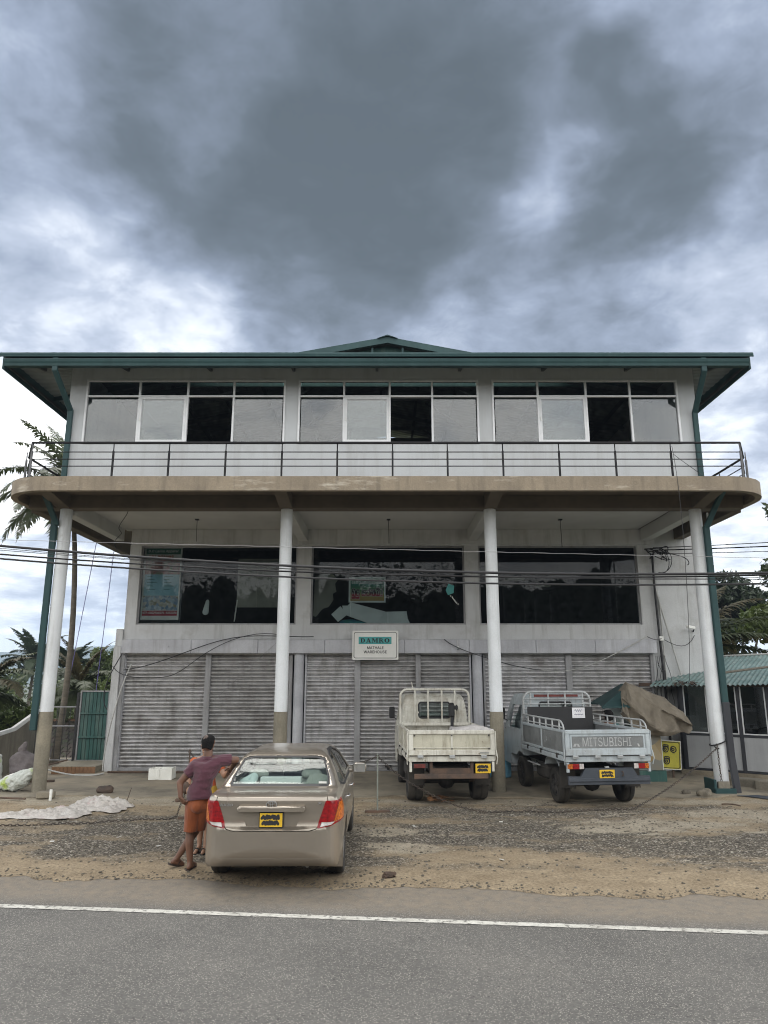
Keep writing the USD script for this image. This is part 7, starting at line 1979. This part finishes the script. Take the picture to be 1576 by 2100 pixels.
O('full_sack', lump([(-8.42, 17.6, .18, .22), (-8.40, 17.6, .62, .17), (-8.2, 17.6, .5, .2), (-8.55, 17.6, .55, .14)], .025, 6, 3, .05, 7), 'sack_purple_grey', 'full purplish grey woven sack standing behind the left column', 'sack', smooth=True)
O('sack_neck', lump([(-8.42, 17.6, .78, .10), (-8.36, 17.6, .92, .05)], .02, 4, 9, .04, 14), 'sack_purple_grey', 'gathered open top of the purplish sack', 'sack top', smooth=True)
O('full_sack', lump([(-8.95, 17.4, .2, .22), (-8.9, 17.4, .62, .13), (-9.1, 17.4, .45, .2)], .025, 6, 4, .05, 8), 'sack_white', 'upright white and lime sack at the left edge', 'sack', smooth=True)
O('full_sack', lump([(-8.35, 16.75, .14, .13), (-7.85, 16.55, .28, .19), (-7.65, 16.5, .42, .10), (-8.0, 16.6, .12, .12)], .022, 5, 6, .06, 9), 'sack_white', 'white and lime sack lying against the foot of the left column', 'sack', smooth=True)
O('full_sack', lump([(-8.42, 17.1, .14, .15), (-8.28, 17.05, .22, .12)], .02, 5, 8, .04, 10), 'foam_white', 'small white bag between the purplish sack and the lying sack', 'sack', smooth=True)
O('full_sack', lump([(-8.78, 16.9, .12, .16), (-8.6, 16.9, .1, .12), (-8.8, 16.9, .3, .12)], .02, 5, 12, .06, 10), 'sack_purple_grey', 'grey crumpled sack at the left edge under the upright lime one', 'sack', smooth=True)
def film(cx, cy, rx, ry, h, seed, rot=0):
    def fn(u, w):
        r = np.sqrt(w); a = u * 2 * np.pi
        edge = 1 + .28 * np.sin(a * 3 + seed) + .15 * np.sin(a * 7 + seed * 2)
        x = r * edge * rx * np.cos(a); y = r * edge * ry * np.sin(a)
        c, s = math.cos(rot), math.sin(rot)
        X_, Y_2 = cx + c * x - s * y, cy + s * x + c * y
        p = np.stack([X_ * 6.5, Y_2 * 6.5, 0 * x + seed], 1)
        rid = 1 - np.abs(meshkit.fbm(p, 3, seed) - .5) * 7
        rid2 = 1 - np.abs(meshkit.fbm(p * 2.3 + 5, 3, seed + 1) - .5) * 6
        z = .02 + h * (1 - r ** 2) * (.1 + 1.1 * np.clip(meshkit.fbm(p * .45, 3, seed + 3) - .25, 0, 1)) + (.055 * np.clip(rid, 0, 1) + .025 * np.clip(rid2, 0, 1)) * (1 - .75 * r ** 2)
        return np.stack([X_, Y_2, z], 1)
    v, f = grid(72, 26, fn)
    return np.vstack([v, v - [0, 0, .004]]), np.vstack([f, f[:, ::-1] + len(v)])
O('plastic_sheet', film(-6.30, 13.75, .66, .40, .10, 3), 'plastic_film', 'pinkish white plastic sheet spread at the left edge of the yard', 'plastic sheet', smooth=True)
O('plastic_sheet', film(-5.72, 14.05, .50, .42, .20, 5), 'plastic_film', 'cream plastic sheet in the middle of the heap before the left column', 'plastic sheet', smooth=True)
O('plastic_sheet', film(-5.55, 14.85, .55, .35, .24, 8), 'plastic_film', 'crumpled plastic sheet at the back of the heap before the left column', 'plastic sheet', smooth=True)
O('plastic_sheet', film(-5.18, 14.45, .42, .34, .26, 11), 'plastic_film', 'white plastic sheet with a pink corner at the right end of the heap', 'plastic sheet', smooth=True)
O('coconut_husk', lump([(-6.05, 16.3, .09, .08), (-5.85, 16.3, .10, .09)], .02, 3, 2, .03, 12), 'rust_dark', 'dark husk lying right of the left column foot', 'husk', smooth=True)
O('concrete_block', MB().add(cbox((-.17, -.1, 0), (.17, .1, .13), .02), rot=rotm('z', 14), at=(-6.95, 15.75, .01)), 'concrete', 'grey concrete block in front of the left column', 'block')
O('short_pipe', tube([(-6.72, 15.45, .01), (-6.72, 15.45, .22)], .028, 10), 'sign_white', 'short cream pipe end sticking up beside the left column', 'pipe', smooth=True)
O('iron_bar', tube([(-9.0, 15.9, .04), (-7.2, 15.4, .05)], .02, 6), 'rust_dark', 'rusty bar lying before the lying lime sack', 'bar', smooth=True)
O('thin_stick', tube([(-5.02, 14.9, .0), (-4.92, 14.9, .33)], .008, 5), 'rust_dark', 'thin stick standing up at the right of the plastic heap', 'stick', smooth=True)
fbx = T('foam_box', 'broken white foam box lying before the left shutters', 'box', (-5.35, 18.5, .03))
P(fbx, 'shell', MB().prism([(-5.66, .03), (-5.10, .03), (-5.10, .30), (-5.20, .31), (-5.24, .27), (-5.36, .27), (-5.40, .31), (-5.48, .31), (-5.50, .29), (-5.66, .29)], 'y', 18.30, 18.34).box((-5.66, 18.341, .03), (-5.62, 18.66, .29), .008).box((-5.14, 18.341, .03), (-5.10, 18.66, .30), .008).box((-5.62, 18.62, .03), (-5.14, 18.66, .29), .008).box((-5.62, 18.341, .03), (-5.14, 18.62, .06)), 'foam_white')
P(fbx, 'rib', MB().box((-5.50, 18.285, .05), (-5.40, 18.299, .27), .005), 'foam_white')

# ---------------------------------------------------------------- chain posts
mat('chain_iron', (.035, .03, .027), (.075, .055, .04), 6.0, .7)
def chain(pts, label, link=.055, r=.0065):
    p = np.asarray(pts, float)
    d = np.concatenate([[0], np.cumsum(np.linalg.norm(np.diff(p, axis=0), axis=1))])
    n = int(d[-1] / link)
    mb = MB()
    for k in range(n):
        s = (k + .5) * link
        c = np.array([np.interp(s, d, p[:, i]) for i in range(3)]); c2 = np.array([np.interp(min(s + .01, d[-1]), d, p[:, i]) for i in range(3)])
        t = unit(c2 - c) if np.linalg.norm(c2 - c) > 1e-9 else np.array([1.0, 0, 0])
        a = unit(np.cross(t, [0, .3, 1])); b = np.cross(t, a)
        o = a if k % 2 else b
        loop = [c + t * link * .62 * math.cos(q) + o * link * .30 * math.sin(q) for q in np.linspace(0, 2 * math.pi, 9)]
        mb.add(tube(loop, r, 4, False))
    return O('barrier_chain', mb, 'chain_iron', label, 'chain')
mat('post_green', (.20, .22, .19), (.13, .14, .12), 4.0, .6)
def stand(label, x, y, h=1.03, rz=0):
    t = T('chain_post', label, 'post', (x, y, 0), rz, 'thin posts on flat feet that carry the chain', local=True)
    P(t, 'post', MB().tube([(0, 0, .05), (0, 0, h)], .015, 10).add(trimesh.creation.icosphere(1, .022), at=(0, 0, h)), 'rust_dark' if label.startswith('dark') else 'post_green', True)
    P(t, 'foot', MB().box((-.23, -.045, .0), (.23, .045, .055), .008), 'rust_dark')
    P(t, 'ring', MB().tube([(.03 * math.cos(a), 0, h - .03 + .03 * math.sin(a)) for a in np.linspace(0, 6.28, 12)], .005, 5, False), 'rust_dark')
    return t
stand('thin chain post on a flat foot right of the car', -.12, 14.1, 1.02, 4)
stand('thin chain post on a flat foot left of the person in maroon', -3.36, 13.45, .92, -3)
stand('dark chain post before the left shutter, behind the two people', -3.95, 15.4, .98, 3)
gz = lambda x, y: yard_z(x, y) + .012 if 'yard_z' in globals() and 8.8 < y < 16.3 else .02
def ground_run(a, b, n=30):
    return [(a[0] + (b[0] - a[0]) * t, a[1] + (b[1] - a[1]) * t + .06 * math.sin(t * 9), gz(a[0] + (b[0] - a[0]) * t, a[1] + (b[1] - a[1]) * t)) for t in np.linspace(0, 1, n)]
chain(sag((-.12, 14.1, 1.0), (.75, 14.45, .35), .06).tolist() + sag((.75, 14.45, .35), (1.75, 14.1, .03), .05).tolist()[1:] + ground_run((1.75, 14.1), (4.6, 14.3))[1:] + sag((4.6, 14.3, .03), (7.22, 16.3, .98), .10).tolist()[1:], 'long rusty chain from the post by the car past both trucks to the right column')
chain(sag((-.12, 14.1, 1.0), (-1.1, 14.3, .75), .06).tolist(), 'rusty chain from the post by the car running behind the car')
chain(sag((-3.36, 13.45, .90), (-3.62, 13.43, .06), .02).tolist() + ground_run((-3.62, 13.43), (-9.3, 12.2), 50)[1:], 'rusty chain hanging from the left post and lying across the yard to the left')
chain(sag((-3.95, 15.4, .95), (-3.36, 14.6, .8), .08).tolist() + sag((-3.36, 14.6, .8), (-3.0, 14.0, .8), .03).tolist()[1:], 'rusty chain on the dark post behind the two people')
chain([(7.19, 16.3, 1.02), (7.20, 16.3, .5), (7.22, 16.3, .06)], 'rusty chain hanging straight down the right column')
O('rope_knot', MB().tube([(7.30 + .17 * math.cos(a), 16.5 + .17 * math.sin(a), 1.04 + .06 * math.cos(a * 1.0)) for a in np.linspace(0, 6.28, 22)], .014, 6, False).tube(curve([(7.20, 16.34, 1.02), (7.14, 16.3, .96), (7.22, 16.28, .93)], 8), .014, 6), 'cable_black', 'black rope tied round the right column', 'rope', smooth=True)

# ---------------------------------------------------------------- right side: shed, kiosk, signs
sd = T('glazed_shed', 'low shed with corrugated roof and aluminium glazed front right of the warehouse', 'shed', (9.4, 19, 0))
A0, A1 = np.array([7.72, 19.45]), np.array([10.9, 17.05])
dv = (A1 - A0) / np.linalg.norm(A1 - A0); LEN = np.linalg.norm(A1 - A0)
nv_ = np.array([dv[1], -dv[0]])
def on_shed(mesh):
    v, f = vf(mesh)
    w = np.zeros_like(v)
    w[:, 0] = A0[0] + dv[0] * v[:, 0] - nv_[0] * v[:, 1]; w[:, 1] = A0[1] + dv[1] * v[:, 0] - nv_[1] * v[:, 1]; w[:, 2] = v[:, 2]
    return w, f
def sb(lo, hi, b=.006):
    return on_shed(cbox(lo, hi, b))
P(sd, 'plinth', sb((-.1, -.06, -.1), (LEN, .3, .14), .01), 'concrete')
posts = [0, .62, 1.42, 1.50, 2.20, 2.28, 3.1, LEN - .06]
for x in (0.0, .66, 1.36, 2.02, 2.74, 3.46):
    if x < LEN:
        P(sd, 'post', sb((x, -.02, .14), (x + .085, .06, 2.30)), 'aluminium_dark')
edges = [0.0, .66, 1.36, 2.02, 2.74, 3.46, LEN]
for a, b in zip(edges[:-1], edges[1:]):
    a += .087; b -= .002
    if b - a < .1:
        continue
    P(sd, 'lower_panel', sb((a, .005, .20), (b, .02, .98), .002), 'panel_grey')
    P(sd, 'crossbar', sb((a, -.01, .985), (b, .04, 1.04), .004), 'aluminium_dark')
    P(sd, 'crossbar', sb((a, -.01, .145), (b, .04, .195), .004), 'aluminium_dark')
    fr_ = MB()
    for lo, hi in (((a, -.005, 1.045), (a + .03, .035, 2.27)), ((b - .03, -.005, 1.045), (b, .035, 2.27)), ((a + .031, -.005, 1.045), (b - .031, .035, 1.075)), ((a + .031, -.005, 2.24), (b - .031, .035, 2.27))):
        fr_.add(sb(lo, hi, .004))
    w = P(sd, 'window_frame', fr_, 'aluminium_white')
    P(w, 'pane', sb((a + .03, .012, 1.075), (b - .03, .017, 2.24), 0), 'shed_glass')
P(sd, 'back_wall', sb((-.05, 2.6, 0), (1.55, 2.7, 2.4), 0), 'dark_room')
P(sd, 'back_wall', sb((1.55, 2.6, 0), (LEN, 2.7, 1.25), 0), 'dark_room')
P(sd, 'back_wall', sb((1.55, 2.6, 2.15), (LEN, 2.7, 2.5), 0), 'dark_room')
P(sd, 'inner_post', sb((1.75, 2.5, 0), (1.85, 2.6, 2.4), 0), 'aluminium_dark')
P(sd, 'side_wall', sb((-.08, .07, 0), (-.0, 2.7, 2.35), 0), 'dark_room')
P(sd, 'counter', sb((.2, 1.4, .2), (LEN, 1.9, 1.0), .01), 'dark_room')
def roofp(u, w):
    x = -.62 + (LEN + 1.2) * u
    q = np.zeros((len(u), 3))
    yy = -.42 + 3.4 * w
    ph = np.mod(u * 46, 1)
    zz = 2.32 + .10 * u + .235 * yy + .018 * np.cos(ph * 2 * np.pi) + (meshkit.noise(np.stack([x, yy * 2, 0 * x], 1), 5) - .5) * .03
    zz += .06 * (u - .5)
    return np.stack([x, yy, zz], 1)
v, f = grid(46 * 6 + 1, 12, roofp)
v2, _ = on_shed((v, f))
P(sd, 'corrugated_roof', (np.vstack([v2, v2 - [0, 0, .006]]), np.vstack([f, f[:, ::-1] + len(v2)])), 'roof_sheet_old', True)
P(sd, 'roof_edge_trim', on_shed(MB().tube([(-.9, 2.98, 2.99), (LEN + .5, 2.98, 3.16)], .035, 6)), 'pvc_grey')
P(sd, 'rafter', on_shed(MB().box((-1.0, -.1, 2.20), (LEN + .5, -.04, 2.28), .004)), 'rust_dark')
O('bamboo_pole', on_shed(MB().tube(curve([(.95, .1, 2.52), (2.2, .55, 2.70), (3.4, .9, 2.84)], 10), .03, 8)), 'tile_pole' if 'tile_pole' in M else 'stone_pale' if 'stone_pale' in M else 'concrete', 'pale pinkish pole lying on the corrugated shed roof', 'pole', smooth=True)
m = MB()
for k in range(40):
    a_, b_ = R.uniform(.0, .55), R.uniform(-.42, -.12)
    m.add(cbox((-.05, -.02, 0), (.05, .02, .006)), rot=rotm('z', R.uniform(0, 180)) @ rotm('y', R.uniform(-30, 30)), at=(a_, b_, 2.32 + .235 * b_ + R.uniform(.0, .06)))
O('leaf_litter', on_shed(m), 'rust_dark', 'dark dead leaves caught on the shed roof edge', 'leaves', kind='stuff')
# kerb blocks before the shed
cb_ = [((8.05, 17.55), (8.75, 16.7)), ((8.78, 16.66), (9.3, 16.1))]
for k, (x, y, rz_, sx_, h_) in enumerate(((7.95, 17.15, -40, .30, .20), (8.22, 16.55, -45, .30, .22), (8.40, 15.85, -50, .26, .16), (8.62, 15.2, -50, .30, .26), (9.0, 16.2, -40, .32, .24), (9.1, 15.4, -45, .34, .20))):
    O('kerb_block', MB().add(cbox((-sx_, -.16, -.05), (sx_, .16, h_), .02), rot=rotm('z', rz_), at=(x + .25, y + .15, 0)), 'bare_cement', ('weathered kerb block nearest the green angle frame', 'second weathered kerb block from the green angle frame', 'low broken kerb block third from the green angle frame', 'tall kerb block at the right edge nearest the road', 'raised slab behind the kerb blocks by the shed wall', 'flat block behind the tall one at the right edge')[k], 'block')
# drain mat
dm_ = []
for t in np.linspace(0, 1, 20):
    dm_.append((7.45 + 1.6 * t, 16.15 - 2.3 * t ** 1.2 + .06 * math.sin(t * 8)))
pl_ = LineString(dm_).buffer(.16, cap_style='flat')
O('rubber_strip', MB().prism(pl_, 'z', .014, .026), 'bumper_slate', 'dark grey strip lying on the ground from the right column to the right edge', 'strip')
O('angle_frame', MB().box((7.02, 16.18, .0), (7.46, 16.24, .13), .008).box((7.02, 16.241, .0), (7.08, 16.75, .30), .008).box((7.40, 16.241, 0), (7.46, 16.6, .12), .008), 'green_paint', 'green steel angle frame round the foot of the right column', 'frame')
O('column_block', MB().box((7.12, 16.27, .02), (7.38, 16.34, .26), .015), 'bare_cement', 'rough cement block at the foot of the right column', 'block')
O('rubble_stone', lump([(6.55, 15.9, .08, .07), (6.75, 15.95, .10, .08), (6.68, 15.85, .04, .09)], .03, 2, 3, .05, 9), 'concrete', 'pale lump of broken concrete left of the green angle frame', 'stone')
O('rubble_stone', lump([(6.35, 16.2, .06, .06), (6.45, 16.22, .05, .05)], .03, 2, 5, .04, 9), 'stone_grey' if 'stone_grey' in M else 'concrete', 'small dark stone further left of the green angle frame', 'stone')
O('bent_stick', tube(curve([(6.55, 14.9, .03), (6.7, 14.75, .05), (6.82, 14.7, .03)], 8), .014, 6), 'rust_dark', 'short bent dark stick lying before the right column', 'stick', smooth=True)
# kiosk with a small pitched roof, under a tarpaulin
kk = T('street_kiosk', 'small kiosk with green pitched roof and painted board walls behind the lettered truck', 'kiosk', (6.15, 18.4, 0))
picture('kiosk_print', [(0, (.12, .06, .03)), (.3, (.30, .22, .10)), (.55, (.16, .17, .16)), (.8, (.34, .27, .15)), (1, (.40, .33, .22))], 3.2)
P(kk, 'front_board', MB().box((5.75, 18.02, .28), (6.62, 18.06, 1.25), .006), 'kiosk_print')
P(kk, 'side_board', MB().box((5.72, 18.061, .28), (5.75, 18.9, 1.78), .004), 'board_pale')
P(kk, 'side_board', MB().box((6.62, 18.061, .28), (6.65, 18.9, 1.4), .004), 'board_pale')
P(kk, 'back_board', MB().box((5.76, 18.88, .28), (6.61, 18.91, 1.75), .004), 'board_pale')
P(kk, 'plinth', MB().box((5.68, 17.98, 0), (6.68, 18.95, .278), .01), 'green_sheet')
for x in (5.74, 6.60):
    P(kk, 'corner_post', MB().box((x, 18.07, 1.26), (x + .04, 18.11, 1.80), .004), 'sign_white')
P(kk, 'roof', MB().add(prism([(5.28, 1.80), (6.10, 2.27), (6.95, 1.86), (6.95, 1.82), (6.10, 2.225), (5.28, 1.765)], 'y', 18.42, 19.1)).add(([[5.22, 17.9, 1.74], [6.0, 17.88, 1.76], [6.10, 18.42, 2.27], [5.28, 18.42, 1.80], [5.22, 17.9, 1.70], [6.0, 17.88, 1.72]], [[0, 1, 2], [0, 2, 3], [4, 1, 0], [4, 5, 1]])), 'green_paint')
def tarp(u, w):
    """A stiff old tarpaulin thrown over the ridge, hanging down the front and the right side."""
    tx = np.interp(u, [0, .25, .5, .75, 1], [5.78, 6.0, 6.42, 6.92, 7.16]); tz = np.interp(u, [0, .25, .5, .75, 1], [2.10, 2.33, 2.16, 1.96, 1.72])
    bx = np.interp(u, [0, .25, .5, .75, 1], [5.66, 5.90, 6.35, 6.95, 7.38]); bz = np.interp(u, [0, .25, .5, .75, 1], [1.62, 1.22, 1.08, 1.14, 1.22])
    x = tx + (bx - tx) * w; z = tz + (bz - tz) * w
    p = np.stack([u * 3.4 + w * 1.3, w * 2.8 - u * 1.6, 0 * u], 1)
    fold = np.abs(meshkit.fbm(p, 4, 6) - .5) * 2
    swag = np.sin((u * 1.15 - w * 1.05) * 9.5)
    y = 18.42 - .62 * w ** .6 - .14 * np.sin(w * np.pi) + .10 * swag * np.clip(w * 2, 0, 1) + .15 * fold * np.clip(w * 1.5, 0, 1) - .05 * np.sin(u * 30 + w * 6) * w
    z = z + .08 * swag * np.sin(w * np.pi) - .06 * fold + .03 * np.sin(u * 22 - w * 9) * w
    return np.stack([x, y, z], 1)
mat('tarp_brown', (.22, .19, .145), (.15, .128, .096), 1.6, .9, bump=.004, bscale=90, fine=.12, extra=both(streaks((.09, .075, .055), .5, 1.5, .4), spots((.27, .24, .19), .4, 2.0, .58, .7)))
v, f = grid(110, 90, tarp)
O('tarpaulin', (np.vstack([v, v - [0, -.004, .008]]), np.vstack([f, f[:, ::-1] + len(v)])), 'tarp_brown', 'brown canvas tarpaulin thrown over the kiosk roof', 'tarpaulin', smooth=True)
O('rag_bundle', lump([(6.42, 17.9, 1.22, .06), (6.62, 17.92, 1.20, .07), (6.52, 17.88, 1.26, .05)], .02, 3, 6, .03, 14), 'sack_purple_grey', 'dark rag bundle hanging under the tarpaulin edge on the kiosk front', 'rag', smooth=True)
ys = T('yellow_sign', 'yellow notice board with black rounded script beside the kiosk', 'sign', (7.1, 18.7, .2))
mat('sign_yellow', (.52, .47, .055), (.42, .38, .05), 2.0, .5, fine=.05, extra=spots((.18, .15, .06), .6, 4.0, .66, .74))
tl = rotm('y', 3)
def ysp(mesh):
    v, f = vf(mesh)
    return (v - [6.9, 0, .24]) @ tl.T + [6.9, 0, .24], f
P(ys, 'panel', ysp(MB().prism(rsign(6.45, .24, 7.30, .90, .02), 'y', 18.68, 18.70)), 'sign_yellow')
P(ys, 'border', ysp(MB().prism(rsign(6.47, .26, 7.28, .88, .03).difference(rsign(6.485, .275, 7.265, .865, .03)), 'y', 18.676, 18.681)), 'ink_black')
P(ys, 'edge', ysp(MB().prism(rsign(6.44, .23, 7.31, .91, .02).difference(rsign(6.455, .245, 7.295, .895, .02)), 'y', 18.674, 18.702)), 'sign_white')
def letter(seq, x, z, h, w=.017):
    return unary_union([shapely.affinity.translate(shapely.affinity.scale(LineString(curve(l, 8 * len(l))), h, h, origin=(0, 0)), x, z) for g in seq for l in GL[g][0]]).buffer(w, quad_segs=3)
for seq, x, z in ((['ma', 'ii'], 6.86, .62), (['ma'], 7.05, .62), (['ma', 'ii'], 6.88, .34), (['ra'], 6.70, .62)):
    P(ys, 'lettering', ysp(prism(letter(seq, x, z, .165, .0105), 'y', 18.672, 18.680)), 'ink_black')
P(ys, 'leg', MB().box((6.6, 18.71, 0), (6.64, 18.75, .9)).box((7.1, 18.71, 0), (7.14, 18.75, .9)), 'rust_dark', kind='stuff')
# blue barrel beyond the third column
O('blue_drum', lathe([(0, .03), (.27, .03), (.28, .06), (.28, .30), (.29, .32), (.28, .34), (.28, .60), (.29, .62), (.28, .64), (.28, .88), (.26, .92), (0, .92)], 28, at=(2.88, 18.9, 0)), 'blue_cloth', 'blue plastic drum behind the third column', 'drum', smooth=True)
# litter on the yard
lt = [(-3.3, 11.4, 'torn paper scrap left of the standing person, towards the road'), (-4.1, 12.0, 'paper scrap on the gravel well left of the two people'), (-5.0, 11.7, 'paper scrap near the left edge of the yard, below the chain'), (.5, 12.9, 'paper scrap on the gravel right of the car, below the chain post'), (2.0, 13.2, 'paper scrap on the gravel behind the white truck'), (1.6, 10.6, 'paper scrap near the road edge, right of the car')]
for k, (x, y, lb_) in enumerate(lt):
    a_ = R.uniform(0, 180)
    O('paper_scrap', MB().add(cbox((-.03, -.02, 0), (.03, .02, .005)), rot=rotm('z', a_) @ rotm('x', R.uniform(-12, 12)), at=(x, y, (yard_z(x, y) if 'yard_z' in globals() else 0) + .014)), 'sign_white', lb_, 'litter', 'pale scraps of litter on the yard')
O('twig_clump', MB().add(lump([(.02, 9.75, .02, .05), (.12, 9.78, .03, .04)], .015, 2, 3, .05, 25)), 'rust_dark', 'dark clump of twigs at the road edge right of the car', 'twigs')
